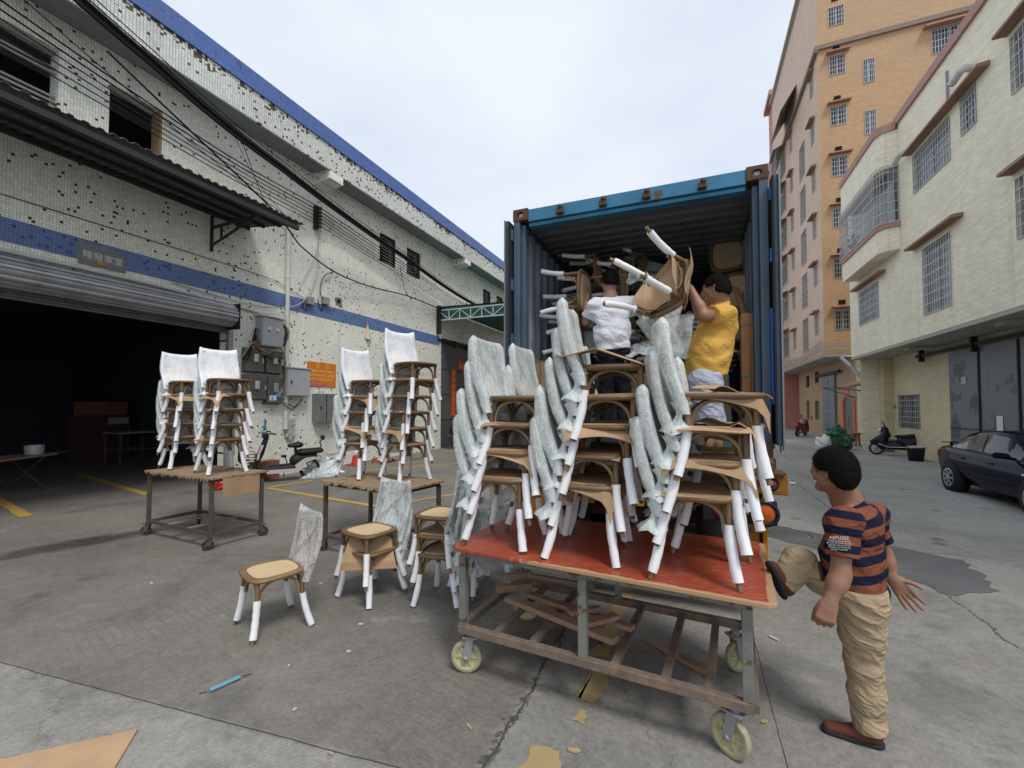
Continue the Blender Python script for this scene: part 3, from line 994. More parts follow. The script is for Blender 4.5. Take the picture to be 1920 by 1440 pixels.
for i, (yy, zz, d1, d2, lab) in enumerate([(7.42, 2.62, 0.5, 0.60, 'upper left smoky meter box with a clear lid on the cable-covered wall'), (7.95, 2.62, 0.5, 0.60, 'upper right smoky meter box with a clear lid next to the white pipe'),
                             (7.46, 1.95, 0.58, 0.62, 'lower left smoky meter box showing a small display'), (7.98, 1.85, 0.46, 0.72, 'lower right smoky meter box with blue and white stickers')]):
    e = wob('meter_box', lab, 'meter box', (WX, yy, zz), 'electric meter boxes')
    MB().box(0, 0.06, -d1 / 2, d1 / 2, 0, d2).build('back_plate', mfr, e, 0.01)
    MB().box(0.06, 0.17, -d1 / 2 + 0.02, d1 / 2 - 0.02, 0.02, d2 - 0.02).build('cover', mgl, e, 0.02)
    MB().box(0.17, 0.21, -0.06, 0.06, d2 * 0.42, d2 * 0.75).build('meter', M['lightgrey'] if i != 3 else M['greymetal'], e, 0.02)
    MB().box(0.17, 0.185, d1 / 2 - 0.08, d1 / 2 - 0.035, d2 * 0.4, d2 * 0.6).build('clasp', M['greymetal'], e, 0.005)
    if i == 3:
        bs = pm('blue_sticker', (0.10, 0.32, 0.62), 0.5)
        MB().box(0.171, 0.174, 0.0, 0.15, 0.20, 0.34).build('sticker', bs, e)
        MB().box(0.1715, 0.175, -0.17, 0.02, 0.10, 0.22).build('sticker', M['white'], e)
        MB().box(0.176, 0.178, -0.13, -0.05, 0.12, 0.19).build('sticker', bs, e)
for i, (yy, zz) in enumerate([(9.12, 4.66), (9.68, 4.78)]):
    e = wob('junction_box', ['left small grey junction box mounted on the blue band', 'right small grey junction box mounted on the blue band'][i], 'junction box', (WX, yy, zz), 'junction boxes')
    MB().box(0, 0.12, -0.11, 0.11, 0, 0.22).build('box', M['greymetal'], e, 0.012)
    b = MB()
    b.tube([(0.05, -0.08, 0.02), (0.06, -0.14, -0.1), (0.04, -0.08, -0.2), (0.03, -0.2, -0.12), (0.02, -0.24, 0.1)], 0.012, 6)
    b.build('cable_loop', M['cable'], e)
# orange notice
no = wob('notice_board', 'orange notice with yellow Chinese text on the tiled wall', 'notice', (WX, 9.63, 2.37))
om = pm('orange_notice', (0.62, 0.17, 0.02), 0.55, var=0.08, sc=3)
MB().box(0.003, 0.022, -0.53, 0.53, 0, 0.70).build('board', om, no, 0.004)
MB().box(0.0225, 0.0245, -0.528, 0.12, 0.003, 0.125).build('footer_band', pm('notice_red', (0.58, 0.06, 0.05), 0.55), no)
yl = pm('notice_yellow', (0.80, 0.55, 0.06), 0.5)
yl2 = pm('notice_light_yellow', (0.88, 0.58, 0.14), 0.5)
text_mesh('告', 0.15, yl, 'characters', no, (0.024, -0.16, 0.54), (R(90), 0, R(90)), 0.001)
text_mesh('示', 0.15, yl, 'characters', no, (0.024, 0.19, 0.54), (R(90), 0, R(90)), 0.001)
for k, (tx, yy) in enumerate([('此處停车位置是業主车', 0.05), ('位不准外来停车出, 影响者', 0.0), ('勿停车, 自发引起后果自', -0.04)]):
    text_mesh(tx, 0.083, yl2, 'characters', no, (0.024, yy, 0.41 - k * 0.115), (R(90), 0, R(90)), 0.001)
pk = pm('notice_pink', (0.75, 0.35, 0.30), 0.5)
text_mesh('此布業物业小區管理处', 0.055, pk, 'characters', no, (0.026, -0.2, 0.07), (R(90), 0, R(90)), 0.001)
text_mesh('联系电话業主用途有限公', 0.045, pk, 'characters', no, (0.026, -0.2, 0.02), (R(90), 0, R(90)), 0.001)
# hole knocked in the wall, paper pennant, glove
e = wob('wall_patch', 'rough hole knocked through the tiles above the blue band', 'hole', (WX, 10.25, 4.98))
b = MB().add([(0.006, p[0], p[1]) for p in blob([(-0.13, -0.12), (0.13, -0.15), (0.12, 0.16), (-0.14, 0.14)], 0, 0.02, 5, 4)], [tuple(range(16))])
b.build('broken_edge', pm('raw_cement', (0.20, 0.18, 0.15), 0.95, var=0.4, sc=20), e)
MB().add([(0.010, -0.07, -0.02), (0.010, 0.06, -0.03), (0.010, 0.06, 0.08), (0.010, -0.06, 0.09)], [(0, 1, 2, 3)]).build('hole_face', M['dark'], e)
e = wob('paper_pennant', 'small folded pale paper triangle hanging on the tiled wall', 'paper', (WX, 11.55, 4.05))
b = MB()
b.add([(0.01, -0.17, 0), (0.12, 0.02, -0.05), (0.06, -0.08, 0.55), (0.01, 0.17, 0.02)], [(0, 1, 2), (1, 3, 2), (0, 2, 3), (0, 3, 1)])
b.build('folded_sheet', pm('pale_paper', (0.62, 0.54, 0.44), 0.85), e)
MB().add([(0.055, -0.09, 0.38), (0.075, -0.07, 0.38), (0.06, -0.08, 0.62), (0.05, -0.06, 0.38)], [(0, 1, 2), (1, 3, 2), (0, 2, 3), (0, 3, 1)]).build('pink_tip', pm('pink_paper', (0.6, 0.2, 0.15), 0.8), e)

gl = SDF((-0.1, -0.25, -0.1), (0.15, 0.25, 0.75), 0.012)
gl.cone((0.04, -0.10, 0.15), (0.04, -0.10, 0.55), 0.05, 0.04, 0.03).cone((0.04, 0.0, 0.08), (0.04, 0.0, 0.55), 0.05, 0.05, 0.03).cone((0.04, 0.10, 0.15), (0.04, 0.10, 0.55), 0.05, 0.04, 0.03).noise(0.006, 40, 3)
tag(inst('hanging_glove', gl.mesh('hanging_glove', pm('grey_cloth', (0.38, 0.38, 0.36), 0.9, var=0.2, sc=8)), None, (WX, 8.55, 0.85)), 'limp pale grey cloth bag hanging on the wall above the scooter', 'bag')
tp = MB()
for k in range(3):
    tp.add([(WX + 0.006 + 0.002 * k, p[0], p[1]) for p in blob([(7.72 + 0.05 * k, 1.02 + 0.16 * k), (7.86 + 0.02 * k, 1.05 + 0.16 * k), (7.85, 1.14 + 0.17 * k), (7.74 + 0.03 * k, 1.18 + 0.15 * k)], 0, 0.03, 60 + k, 5)], [tuple(range(20))])
tag(loc(tp, (WX, 8, 1)).build('teal_graffiti', pm('teal_spray', (0.03, 0.24, 0.32), 0.8, var=0.4, sc=8)), 'teal spray-paint squiggle low on the tiled wall', 'graffiti').location = (WX, 8, 1)

# insulator rack and overhead cables
ir = wob('insulator_rack', 'black rack of stacked insulators holding the wall cables', 'insulator', (WX, 9.3, 6.9))
MB().box(0, 0.10, -0.06, 0.04, -0.02, 0.66).build('mount', M['black'], ir)
for k in range(6):
    MB().lathe([(0.0, 0), (0.055, 0.0), (0.075, 0.02), (0.05, 0.045), (0.06, 0.06), (0.0, 0.075)], 12, (0.13, 0.06, 0.04 + k * 0.105)).build('insulator', pm('brown_glaze', (0.05, 0.035, 0.03), 0.3) if k == 0 else bpy.data.materials['brown_glaze'], ir)
rk = wob('cable_bracket', 'thin steel cable bracket standing above the green canopy', 'bracket', (WX, 17.8, 5.9))
b = MB()
b.bar((0.35, 0, 0.1), (0.35, 0, 0.85), 0.03, 0.03)
b.bar((0, 0, 0.6), (0.35, 0, 0.6), 0.03, 0.03)
b.build('frame', M['steel'], rk)

def cable(label, pts, r=0.012, sag=0.0, n=18, mat=None, name='cable', grp='overhead cables'):
    """smooth hanging cable through world points"""
    P = [Vector(p) for p in pts]
    out = []
    for i in range(len(P) - 1):
        for k in range(n):
            t = k / n
            p0, p1, p2, p3 = P[max(i - 1, 0)], P[i], P[i + 1], P[min(i + 2, len(P) - 1)]
            q = 0.5 * ((2 * p1) + (p2 - p0) * t + (2 * p0 - 5 * p1 + 4 * p2 - p3) * t * t + (3 * p1 - p0 - 3 * p2 + p3) * t ** 3)
            q.z -= sag * 4 * t * (1 - t)
            out.append(q)
    out.append(P[-1])
    o0 = P[0].copy()
    mb = MB().tube([p - o0 for p in out], r, 6, True, True)
    o = mb.build(name, mat or M['cable'])
    o.location = o0
    return tag(o, label, 'cable', grp)
# the thick bundle that runs down the whole wall
bundle = []
for k, (dy, dz, r) in enumerate([(0, 0, 0.05), (0.05, 0.06, 0.035), (-0.04, 0.10, 0.022), (0.03, -0.06, 0.03), (0.0, 0.17, 0.014), (0.06, 0.22, 0.010)]):
    cable('%s strand of the thick black cable bundle sagging along the factory wall' % ['heaviest', 'second heaviest', 'upper', 'lower', 'thin top', 'thinnest topmost'][k],
          [(-8.75 + dy, 1.0, 8.9 + dz), (-9.0 + dy, 4.6, 8.02 + dz), (-9.2 + dy, 7.6, 7.56 + dz * .8), (-9.3 + dy, 12.6, 7.0 + dz * .6), (-9.4 + dy, 17.8, 6.55 + dz * .5), (-9.4 + dy, 25, 6.3 + dz)], r, 0.03)
for k in range(6):
    zz = 6.98 + k * 0.105
    cable('%s of the six thin cables strung from the insulator rack' % ['lowest', 'second lowest', 'third lowest', 'third highest', 'second highest', 'highest'][k],
          [(-8.6 + 0.05 * k, -1.5, 7.1 + 0.17 * k), (-9.2, 5.0, 6.85 + 0.10 * k), (-9.85, 9.36, zz), (-9.8, 13.0, 6.60 + 0.10 * k), (-9.65, 17.8, 6.05 + k * 0.09), (-9.6, 26, 5.9 + 0.09 * k)], 0.011 if k < 4 else 0.015, 0.03)
cable('slack cable drooping from the canopy corner across the wall to the green canopy', [(-9.0, 4.0, 7.75), (-8.55, 6.7, 6.2), (-9.3, 8.4, 5.86), (-9.75, 10.6, 5.72), (-9.8, 13.5, 5.92), (-9.8, 16.2, 5.9)], 0.02, 0.02)
cable('thin cable slanting down over the dark upper window', [(-8.9, 0.8, 8.6), (-9.5, 5.0, 7.45), (-9.9, 8.9, 6.7)], 0.009, 0.03)
cable('thin stay wire dropping steeply from the bundle to the canopy end', [(-9.1, 6.4, 7.72), (-9.5, 7.35, 6.7), (-9.9, 8.2, 6.45)], 0.008, 0.0)
cable('second stay wire dropping from the bundle to the white pipe', [(-9.1, 6.2, 7.75), (-9.0, 6.7, 6.9), (-8.6, 7.1, 6.2)], 0.006, 0.0)
cable('thin wire along the wall just above the blue band', [(WX + 0.03, -2, 5.15), (WX + 0.03, 4.0, 5.12), (WX + 0.03, 7.6, 5.08), (WX + 0.03, 8.4, 4.95), (WX + 0.03, 9.1, 4.75)], 0.007)
cable('white slack cable looping under the blue band to the white pipe', [(WX + 0.05, 5.6, 4.36), (WX + 0.07, 7.2, 4.28), (WX + 0.08, 8.2, 4.38), (WX + 0.06, 8.9, 4.72), (WX + 0.05, 9.35, 5.6), (WX + 0.05, 9.4, 6.9)], 0.013, 0, mat=M['lightgrey'])
cable('thin grey wire hanging from the insulator rack to the junction boxes', [(WX + 0.08, 9.45, 6.9), (WX + 0.05, 9.25, 6.0), (WX + 0.04, 8.9, 5.3), (WX + 0.03, 8.7, 4.9)], 0.007, 0, mat=M['greymetal'])
cable('black wire curling up from the right junction box', [(WX + 0.06, 9.6, 4.9), (WX + 0.08, 9.45, 5.15), (WX + 0.08, 9.6, 5.6), (WX + 0.06, 10.0, 5.85)], 0.013)
cable('black wire hanging between the louvre window and the slack cable', [(-9.8, 13.0, 6.9), (-9.8, 13.3, 6.1), (-9.8, 13.7, 5.85)], 0.012)
# brown cable tangle round the meter boxes
br = pm('brown_cable', (0.13, 0.075, 0.045), 0.6, var=0.4)
rd = random.Random(4)
tg = empty('cable_tangle', (WX, 7.7, 3.2), 0, 'tangle of brown and black cables looping round the meter boxes', 'cables')
tm_ = [br, M['cable'], br, pm('tan_cable', (0.25, 0.17, 0.11), 0.6)]
for k in range(16):
    a = rd.uniform(0, 1)
    p = [(0.12 + rd.uniform(0, 0.1), -0.65 + 0.25 * a, -0.25 + rd.uniform(-.1, .1)), (0.16 + rd.uniform(0, .12), -0.45 + 0.2 * a, 0.15 + rd.uniform(-.1, .2)), (0.14, -0.22 + rd.uniform(-.08, .05), 0.25 + rd.uniform(-.1, .3))]
    if k > 6:
        p = [(0.14, -0.25 + rd.uniform(-.1, .1), 0.05 + rd.uniform(-.05, .05)), (0.2 + rd.uniform(0, .08), 0.0 + rd.uniform(-.1, .1), -0.05 + rd.uniform(-.1, .05)), (0.2, 0.3 + rd.uniform(-.1, .1), 0.0 + rd.uniform(-.15, .1)), (0.15, 0.52 + rd.uniform(-.05, .06), -0.3 + rd.uniform(-.2, .1)), (0.12, 0.5 + rd.uniform(-.06, .06), -1.0 - rd.uniform(0, .3))][: rd.choice([3, 4, 5])]
    if k > 12:
        p = [(0.1, 0.35, 0.85), (0.16, 0.55 + 0.05 * (k - 13), 0.6), (0.14, 0.56, 0.25), (0.1, 0.4, 0.1)]
    P = [Vector(q) for q in p]
    out = []
    for i in range(len(P) - 1):
        for j in range(6):
            t = j / 6
            p0, p1, p2, p3 = P[max(i - 1, 0)], P[i], P[i + 1], P[min(i + 2, len(P) - 1)]
            out.append(0.5 * ((2 * p1) + (p2 - p0) * t + (2 * p0 - 5 * p1 + 4 * p2 - p3) * t * t + (3 * p1 - p0 - 3 * p2 + p3) * t ** 3))
    out.append(P[-1])
    MB().tube(out, rd.choice([0.012, 0.016, 0.02]), 6).build('cable_strand', tm_[k % 4], tg)
b = MB()
b.tube([(0.15, 0.55, -1.35), (0.2, 0.75, -1.5), (0.15, 1.0, -1.35), (0.1, 1.15, -1.2)], 0.018, 6)
b.tube([(0.15, 0.55, -1.3), (0.22, 0.8, -1.42), (0.15, 1.1, -1.25)], 0.014, 6)
b.build('cable_strand', br, tg)
# ================================================================== RIGHT SIDE: cream building, ochre block, pink block
def brickmat(name, col, axis='yz', ch=0.066, cl=0.245, gk=0.6):
    m = MT(name)
    x, y, z = m.pos()
    u = y if axis == 'yz' else x
    r = (z / ch).floor()
    a = u / cl + (r * 0.5)
    ia = a.floor()
    fx, fz = (a.fract() - 0.5).abs(), ((z / ch).fract() - 0.5).abs()
    gr = fz.step(0.40, 0.48).max(fx.step(0.47, 0.49))
    rn = m.white(m.vec(ia, r, 2.0))
    n = m.noise(0.6, 5, 0.6)
    c = m.scale(col, (rn - 0.5) * 0.16 + (n - 0.5) * 0.30 + 1.0)
    c = m.mix(gr * gk, c, (col[0] * 0.62, col[1] * 0.6, col[2] * 0.55))
    stq = m.noise(1.0, 5, 0.65, vec=m.vec(u * 2.2, z * 0.12, 0.0)).step(0.55, 0.8)
    c = m.mix(stq * 0.22, c, (0.2, 0.17, 0.12))
    m.col(c)
    m.set('Roughness', 0.55)
    m.bump(1.0 - gr, 0.006, 0.7)
    return m.m
M['cream'] = brickmat('cream_brick_tile', (0.90, 0.83, 0.63))
M['creamx'] = brickmat('cream_brick_tile_end', (0.90, 0.83, 0.63), 'xz')
M['creamlow'] = brickmat('yellow_brick_tile', (0.68, 0.585, 0.37))
M['creamlowx'] = brickmat('yellow_brick_tile_end', (0.68, 0.585, 0.37), 'xz')
M['peach'] = brickmat('peach_facade_tile', (0.64, 0.45, 0.325), 'yz', 0.05, 0.2, 0.25)
M['ochre'] = brickmat('ochre_facade_tile', (0.47, 0.285, 0.145), 'xz', 0.05, 0.2, 0.25)
M['ochrelow'] = brickmat('ochre_ground_tile', (0.42, 0.27, 0.15), 'yz', 0.05, 0.2, 0.25)
M['pinkwall'] = brickmat('pink_facade_tile', (0.50, 0.20, 0.145), 'yz', 0.05, 0.2, 0.25)
M['pinkwallx'] = brickmat('pink_side_tile', (0.42, 0.15, 0.11), 'xz', 0.05, 0.2, 0.25)
M['pinkcap'] = pm('pink_coping', (0.46, 0.25, 0.21), 0.7, var=0.15, sc=3, obj=False)
M['ledge'] = pm('red_brown_ledge', (0.34, 0.19, 0.135), 0.75, var=0.2, sc=5, obj=False)
M['grille'] = pm('window_grille', (0.50, 0.51, 0.52), 0.4, 0.5, var=0.1)
M['soffit2'] = pm('overhang_plaster', (0.42, 0.40, 0.34), 0.85, var=0.12, sc=1, obj=False)
def panemat(name, c, curtain):
    m = MT(name)
    x, y, z = m.pos()
    n = m.noise(0.9, 3)
    st_ = m.noise(1.0, 3, 0.6, vec=m.vec(x * 9, y * 9, z * 0.4))
    m.col(m.mix(st_.step(0.42, 0.62) * curtain, m.scale(c, (n - 0.5) * 1.0 + 1.0), (0.34, 0.35, 0.36)))
    m.set('Roughness', 0.12)
    return m.m
M['pane'] = panemat('curtained_pane', (0.10, 0.115, 0.125), 0.8)
M['panedark'] = panemat('dark_pane', (0.03, 0.035, 0.04), 0.25)

def local(mb, o):
    mb.v = [(p[0] - o[0], p[1] - o[1], p[2] - o[2]) for p in mb.v]
    return mb

def window(par, O, plane, pos, a0, a1, z0, z1, nv, nh, pane='pane', proud=0.03, depth=0.10, bar=0.016, frame='grille'):
    """window in the x=pos (plane 'x', facing -x) or y=pos (plane 'y', facing -y) wall: frame part > pane, grille sub-parts"""
    def B(mb, d0, d1, u0, u1, h0, h1):
        if plane == 'x': mb.box(pos + d0, pos + d1, u0, u1, h0, h1)
        else: mb.box(u0, u1, pos + d0, pos + d1, h0, h1)
    e = 0.003
    f = MB()
    t = 0.05
    for (u0, u1, h0, h1) in ((a0 + e, a0 + t, z0 + e, z1 - e), (a1 - t, a1 - e, z0 + e, z1 - e), (a0 + t, a1 - t, z0 + e, z0 + t), (a0 + t, a1 - t, z1 - t, z1 - e), ((a0 + a1) / 2 - 0.02, (a0 + a1) / 2 + 0.02, z0 + t, z1 - t)):
        B(f, depth - 0.04, depth, u0, u1, h0, h1)
    fo = local(f, O).build('window', M[frame], par)
    p = MB()
    B(p, depth - 0.012, depth - 0.004 + 0.01, a0 + t * 0.9, a1 - t * 0.9, z0 + t * 0.9, z1 - t * 0.9)
    local(p, O).build('pane', M[pane], fo)
    g_ = MB()
    for k in range(nv + 1):
        u = a0 + 0.01 + (a1 - a0 - 0.02) * k / nv
        B(g_, -proud, -proud + bar, u - bar / 2, u + bar / 2, z0, z1)
    for k in range(nh + 1):
        h = z0 + 0.01 + (z1 - z0 - 0.02) * k / nh
        B(g_, -proud - 0.004, -proud + bar + 0.004, a0 + 0.003, a1 - 0.003, h - bar / 2, h + bar / 2)
    tag(local(g_, O).build('grille', M['grille'], fo), kind='stuff')
    return fo

CO = (6.1, 14, 0)
CB = empty('cream_building', CO, 0, 'three-storey cream tiled building with barred windows and pink coping on the right', 'building')
UP = [(19.15, 21.1, 4.95, 6.25), (14.46, 15.9, 4.37, 6.27), (14.31, 16.31, 8.06, 9.18), (13.19, 13.81, 8.34, 9.25), (10.5, 11.99, 8.14, 9.33), (10.4, 11.98, 5.16, 6.40), (7.0, 8.6, 5.16, 6.4), (7.0, 8.6, 8.14, 9.33)]
local(wall_yz(6.1, 6.4, 4, 22.2, 3.82, 10.75, UP), CO).build('upper_wall', M['cream'], CB)
local(MB().box(6.4, 16, 22.19, 22.2, 0.0, 10.75), CO).build('end_wall', M['creamx'], CB)
local(MB().add([(6.1, 22.2, 3.82), (6.1, 22.2, 10.75), (6.4, 22.2, 10.75), (6.4, 22.2, 3.82)], [(0, 1, 2, 3)]), CO).build('end_return', M['creamx'], CB)
local(MB().box(6.03, 6.45, 4, 22.26, 10.75, 11.0), CO).build('coping', M['pinkcap'], CB)
local(MB().box(6.101, 16, 4, 22.19, 3.72, 3.815), CO).build('overhang_soffit', M['soffit2'], CB)
local(MB().box(6.4, 16, 4, 22.19, 10.3, 10.5), CO).build('roof', M['soffit2'], CB)
LOW = [(19.55, 21.25, 1.0, 2.23), (12.6, 17.4, 0, 3.45)]
local(wall_yz(7.3, 7.6, 4, 22.19, 0, 3.72, LOW), CO).build('ground_floor_wall', M['creamlow'], CB)
local(MB().box(7.0, 7.3, 21.75, 22.19, 0, 3.72), CO).build('pillar', M['creamlow'], CB)
local(MB().box(6.98, 7.295, 21.73, 22.21, 0.0, 0.5), CO).build('pillar_plinth', pm('grey_plinth', (0.17, 0.17, 0.175), 0.7), CB)
for i, h in enumerate(UP):
    window(CB, CO, 'x', 6.1, *h, nv=max(5, int((h[1] - h[0]) / 0.125)), nh=max(5, int((h[3] - h[2]) / 0.24)))
window(CB, CO, 'x', 7.3, *LOW[0], nv=12, nh=6, pane='panedark', frame='dark')
for (y0, y1, zz) in ((18.5, 21.35, 6.36), (13.85, 16.45, 6.40), (12.65, 16.45, 9.28), (9.9, 12.1, 9.44), (9.9, 12.1, 6.52)):
    b = MB().prism([(5.86, zz + 0.02), (6.1, zz + 0.02), (6.1, zz + 0.12), (5.87, zz + 0.09)], y0, y1, 'y')
    local(b, CO).build('window_ledge', M['ledge'], CB)
# elbow vents and a thin steel bar on the facade
for (yy, zz) in ((16.6, 9.5), (13.35, 9.72)):
    b = MB().tube([(6.12, yy, zz), (5.98, yy, zz + 0.02), (5.9, yy + 0.03, zz - 0.03), (5.86, yy + 0.12, zz - 0.11), (5.84, yy + 0.22, zz - 0.17)], 0.085, 14, False)
    vo = local(b, CO).build('vent_elbow', M['pvc'], CB)
    q = MB().lathe([(0.0, 0), (0.08, 0)], 14, (0, 0, 0), 'y')
    q.v = [(p[0] + 5.842 , p[1] + yy + 0.20, p[2] + zz - 0.165) for p in q.v]
    local(q, CO).build('vent_mouth', M['dark'], vo)
local(MB().box(6.05, 6.098, 14.3, 14.34, 9.55, 10.35), CO).build('steel_bar', M['greymetal'], CB)
local(MB().box(6.07, 6.098, 15.1, 15.25, 9.42, 9.62), CO).build('small_vent', M['dark'], CB)
# bay with cage at the street end
BX, B0, B1 = 5.62, 17.3, 21.25
bp = [(BX, B0 + 0.35), (BX + 0.12, B0 + 0.1), (6.098, B0), (6.098, B1), (BX + 0.1, B1), (BX, B1 - 0.1)]
local(MB().prism([(BX, B0 + 0.4), (BX + 0.14, B0 + 0.12), (6.095, B0), (6.095, B1), (BX, B1)], 6.78, 7.50), CO).build('bay_base', M['cream'], CB)
local(MB().prism([(BX - 0.05, B0 + 0.38), (BX + 0.11, B0 + 0.07), (6.095, B0 - 0.06), (6.095, B1 + 0.05), (BX - 0.05, B1 + 0.05)], 7.502, 7.66), CO).build('bay_sill', M['pinkcap'], CB)
local(MB().prism([(BX, B0 + 0.4), (BX + 0.14, B0 + 0.12), (6.095, B0), (6.095, B1), (BX, B1)], 9.45, 10.62), CO).build('bay_head', M['cream'], CB)
local(MB().prism([(BX - 0.05, B0 + 0.38), (BX + 0.11, B0 + 0.07), (6.025, B0 - 0.06), (6.025, B1 + 0.05), (BX - 0.05, B1 + 0.05)], 10.622, 10.86), CO).build('bay_coping', M['pinkcap'], CB)
local(MB().box(5.98, 6.095, B0 + 0.1, B1 - 0.02, 7.665, 9.445), CO).build('bay_window', M['pane'], CB)
b = MB()
k = B0 + 0.38
path = [(6.09, B0 - 0.02), (BX + 0.1, B0 + 0.06), (BX - 0.06, B0 + 0.36), (BX - 0.06, B1 + 0.03), (6.09, B1 + 0.03)]
def along(path, step):
    out = []
    for i in range(len(path) - 1):
        p, q = Vector(path[i]), Vector(path[i + 1])
        n_ = max(1, round((q - p).length / step))
        out += [p + (q - p) * (j / n_) for j in range(n_)]
    return out + [Vector(path[-1])]
for p in along(path, 0.13): b.box(p.x - 0.008, p.x + 0.008, p.y - 0.008, p.y + 0.008, 7.64, 9.52)
for zz in (7.68, 8.0, 8.32, 8.64, 8.96, 9.28, 9.50):
    for i in range(len(path) - 1): b.bar((*path[i], zz), (*path[i + 1], zz), 0.02, 0.02)
tag(local(b, CO).build('bay_cage', M['grille'], CB), kind='stuff')
# potted plant dimly behind the cage
b = MB()
rd = random.Random(3)
for k in range(60):
    c = Vector((5.8 + rd.uniform(-.1, .1), 20.6 + rd.uniform(-.4, .4), 7.75 + rd.uniform(0, .6)))
    a = Vector((rd.uniform(-1, 1), rd.uniform(-1, 1), rd.uniform(-.3, 1))).normalized() * 0.09
    s_ = a.cross(Vector((0.3, 0.5, 0.8))).normalized() * 0.03
    b.add([c - a, c + s_, c + a, c - s_], [(0, 1, 2, 3)])
bo = local(b, CO).build('balcony_plant', pm('dull_leaf', (0.06, 0.10, 0.04), 0.7), CB)
# big sliding steel doors
dm = pm('patched_steel_door', (0.17, 0.18, 0.195), 0.5, 0.3, var=0.25, sc=0.8, obj=False, c2=(0.085, 0.09, 0.10), mixat=0.56, grime=0.25)
for i, (y0, y1) in enumerate(((15.87, 17.42), (14.28, 15.84), (12.55, 14.25))):
    o = local(MB().box(7.22 - 0.002 * i, 7.28, y0, y1, 0.04, 3.42), CO).build('sliding_door', dm, CB)
    local(MB().box(7.19, 7.215, y0, y0 + 0.06, 0.04, 3.42).box(7.19, 7.215, y0 + 0.06, y1, 1.15, 1.17), CO).build('edge_trim', M['black'], o)
local(MB().box(7.12, 7.2, 12, 19.3, 3.46, 3.56), CO).build('door_rail', M['black'], CB)
for yy in (18.9, 15.9, 13.6): local(MB().box(7.08, 7.22, yy, yy + 0.1, 3.3, 3.72), CO).build('rail_hanger', M['black'], CB)
local(MB().box(7.205, 7.212, 14.95, 15.2, 1.15, 1.55), CO).build('notice_paper', M['white'], CB)
local(MB().box(7.205, 7.212, 16.5, 16.75, 2.45, 2.65), CO).build('notice_paper', M['lightgrey'], CB)
local(MB().box(7.285, 7.298, 21.50, 21.72, 1.72, 1.84), CO).build('house_number_plate', pm('blue_plate', (0.08, 0.12, 0.35), 0.5), CB)
text_mesh('1525', 0.09, M['white'], 'number', CB, (7.282 - 6.1, 21.61 - 14, 1.745), (R(90), 0, R(-90)), 0.001)
for yy in (13.0, 17.6): local(MB().box(6.35, 7.1, yy, yy + 0.35, 3.60, 3.715), CO).build('overhang_beam', M['soffit2'], CB)

# small gate lodge between the two blocks
GO = (7.3, 24, 0)
GB = empty('gate_lodge', GO, 0, 'narrow cream gate lodge with pink awning, red pillar and green door', 'building')
local(wall_yz(7.3, 7.5, 22.6, 25.9, 0, 4.3, [(23.0, 24.4, 0, 2.45)]), GO).build('wall', M['creamlow'], GB)
local(MB().box(7.0, 7.32, 22.7, 25.0, 4.02, 4.14).box(7.3, 14, 22.6, 22.62, 0, 4.3), GO).build('upper_ledge', M['pinkcap'], GB)
local(MB().prism([(6.6, 2.75), (7.3, 2.75), (7.3, 3.0), (6.6, 2.85)], 22.75, 25.1, 'y'), GO).build('awning', M['pinkcap'], GB)
local(MB().box(7.22, 7.298, 24.42, 24.95, 0, 2.6), GO).build('red_pillar', pm('red_brick', (0.32, 0.09, 0.08), 0.8, var=0.3, sc=14), GB)
local(MB().box(7.26, 7.297, 24.5, 24.72, 1.0, 2.6), GO).build('couplet', rc, GB)
local(MB().box(7.26, 7.297, 23.5, 24.3, 2.50, 2.74), GO).build('door_poster', rc, GB)
go = local(MB().box(7.36, 7.4, 23.0, 24.4, 0.02, 2.44), GO).build('door', pm('green_grey_door', (0.085, 0.095, 0.085), 0.4, 0.3, var=0.4, sc=4), GB)
b = MB()
for k in range(10): b.box(7.33, 7.355, 23.05 + k * 0.145, 23.08 + k * 0.145, 0.05, 2.4)
tag(local(b, GO).build('door_bars', M['greymetal'], go), kind='stuff')
b = MB().bar((7.3, 23.0, 2.4), (6.1, 26.6, 2.75), 0.05, 0.05).bar((7.3, 25.9, 2.2), (6.1, 26.4, 2.72), 0.04, 0.04).bar((7.3, 26.5, 2.72), (6.1, 26.5, 2.72), 0.04, 0.04)
local(b, GO).build('awning_arm', M['steel'], GB)

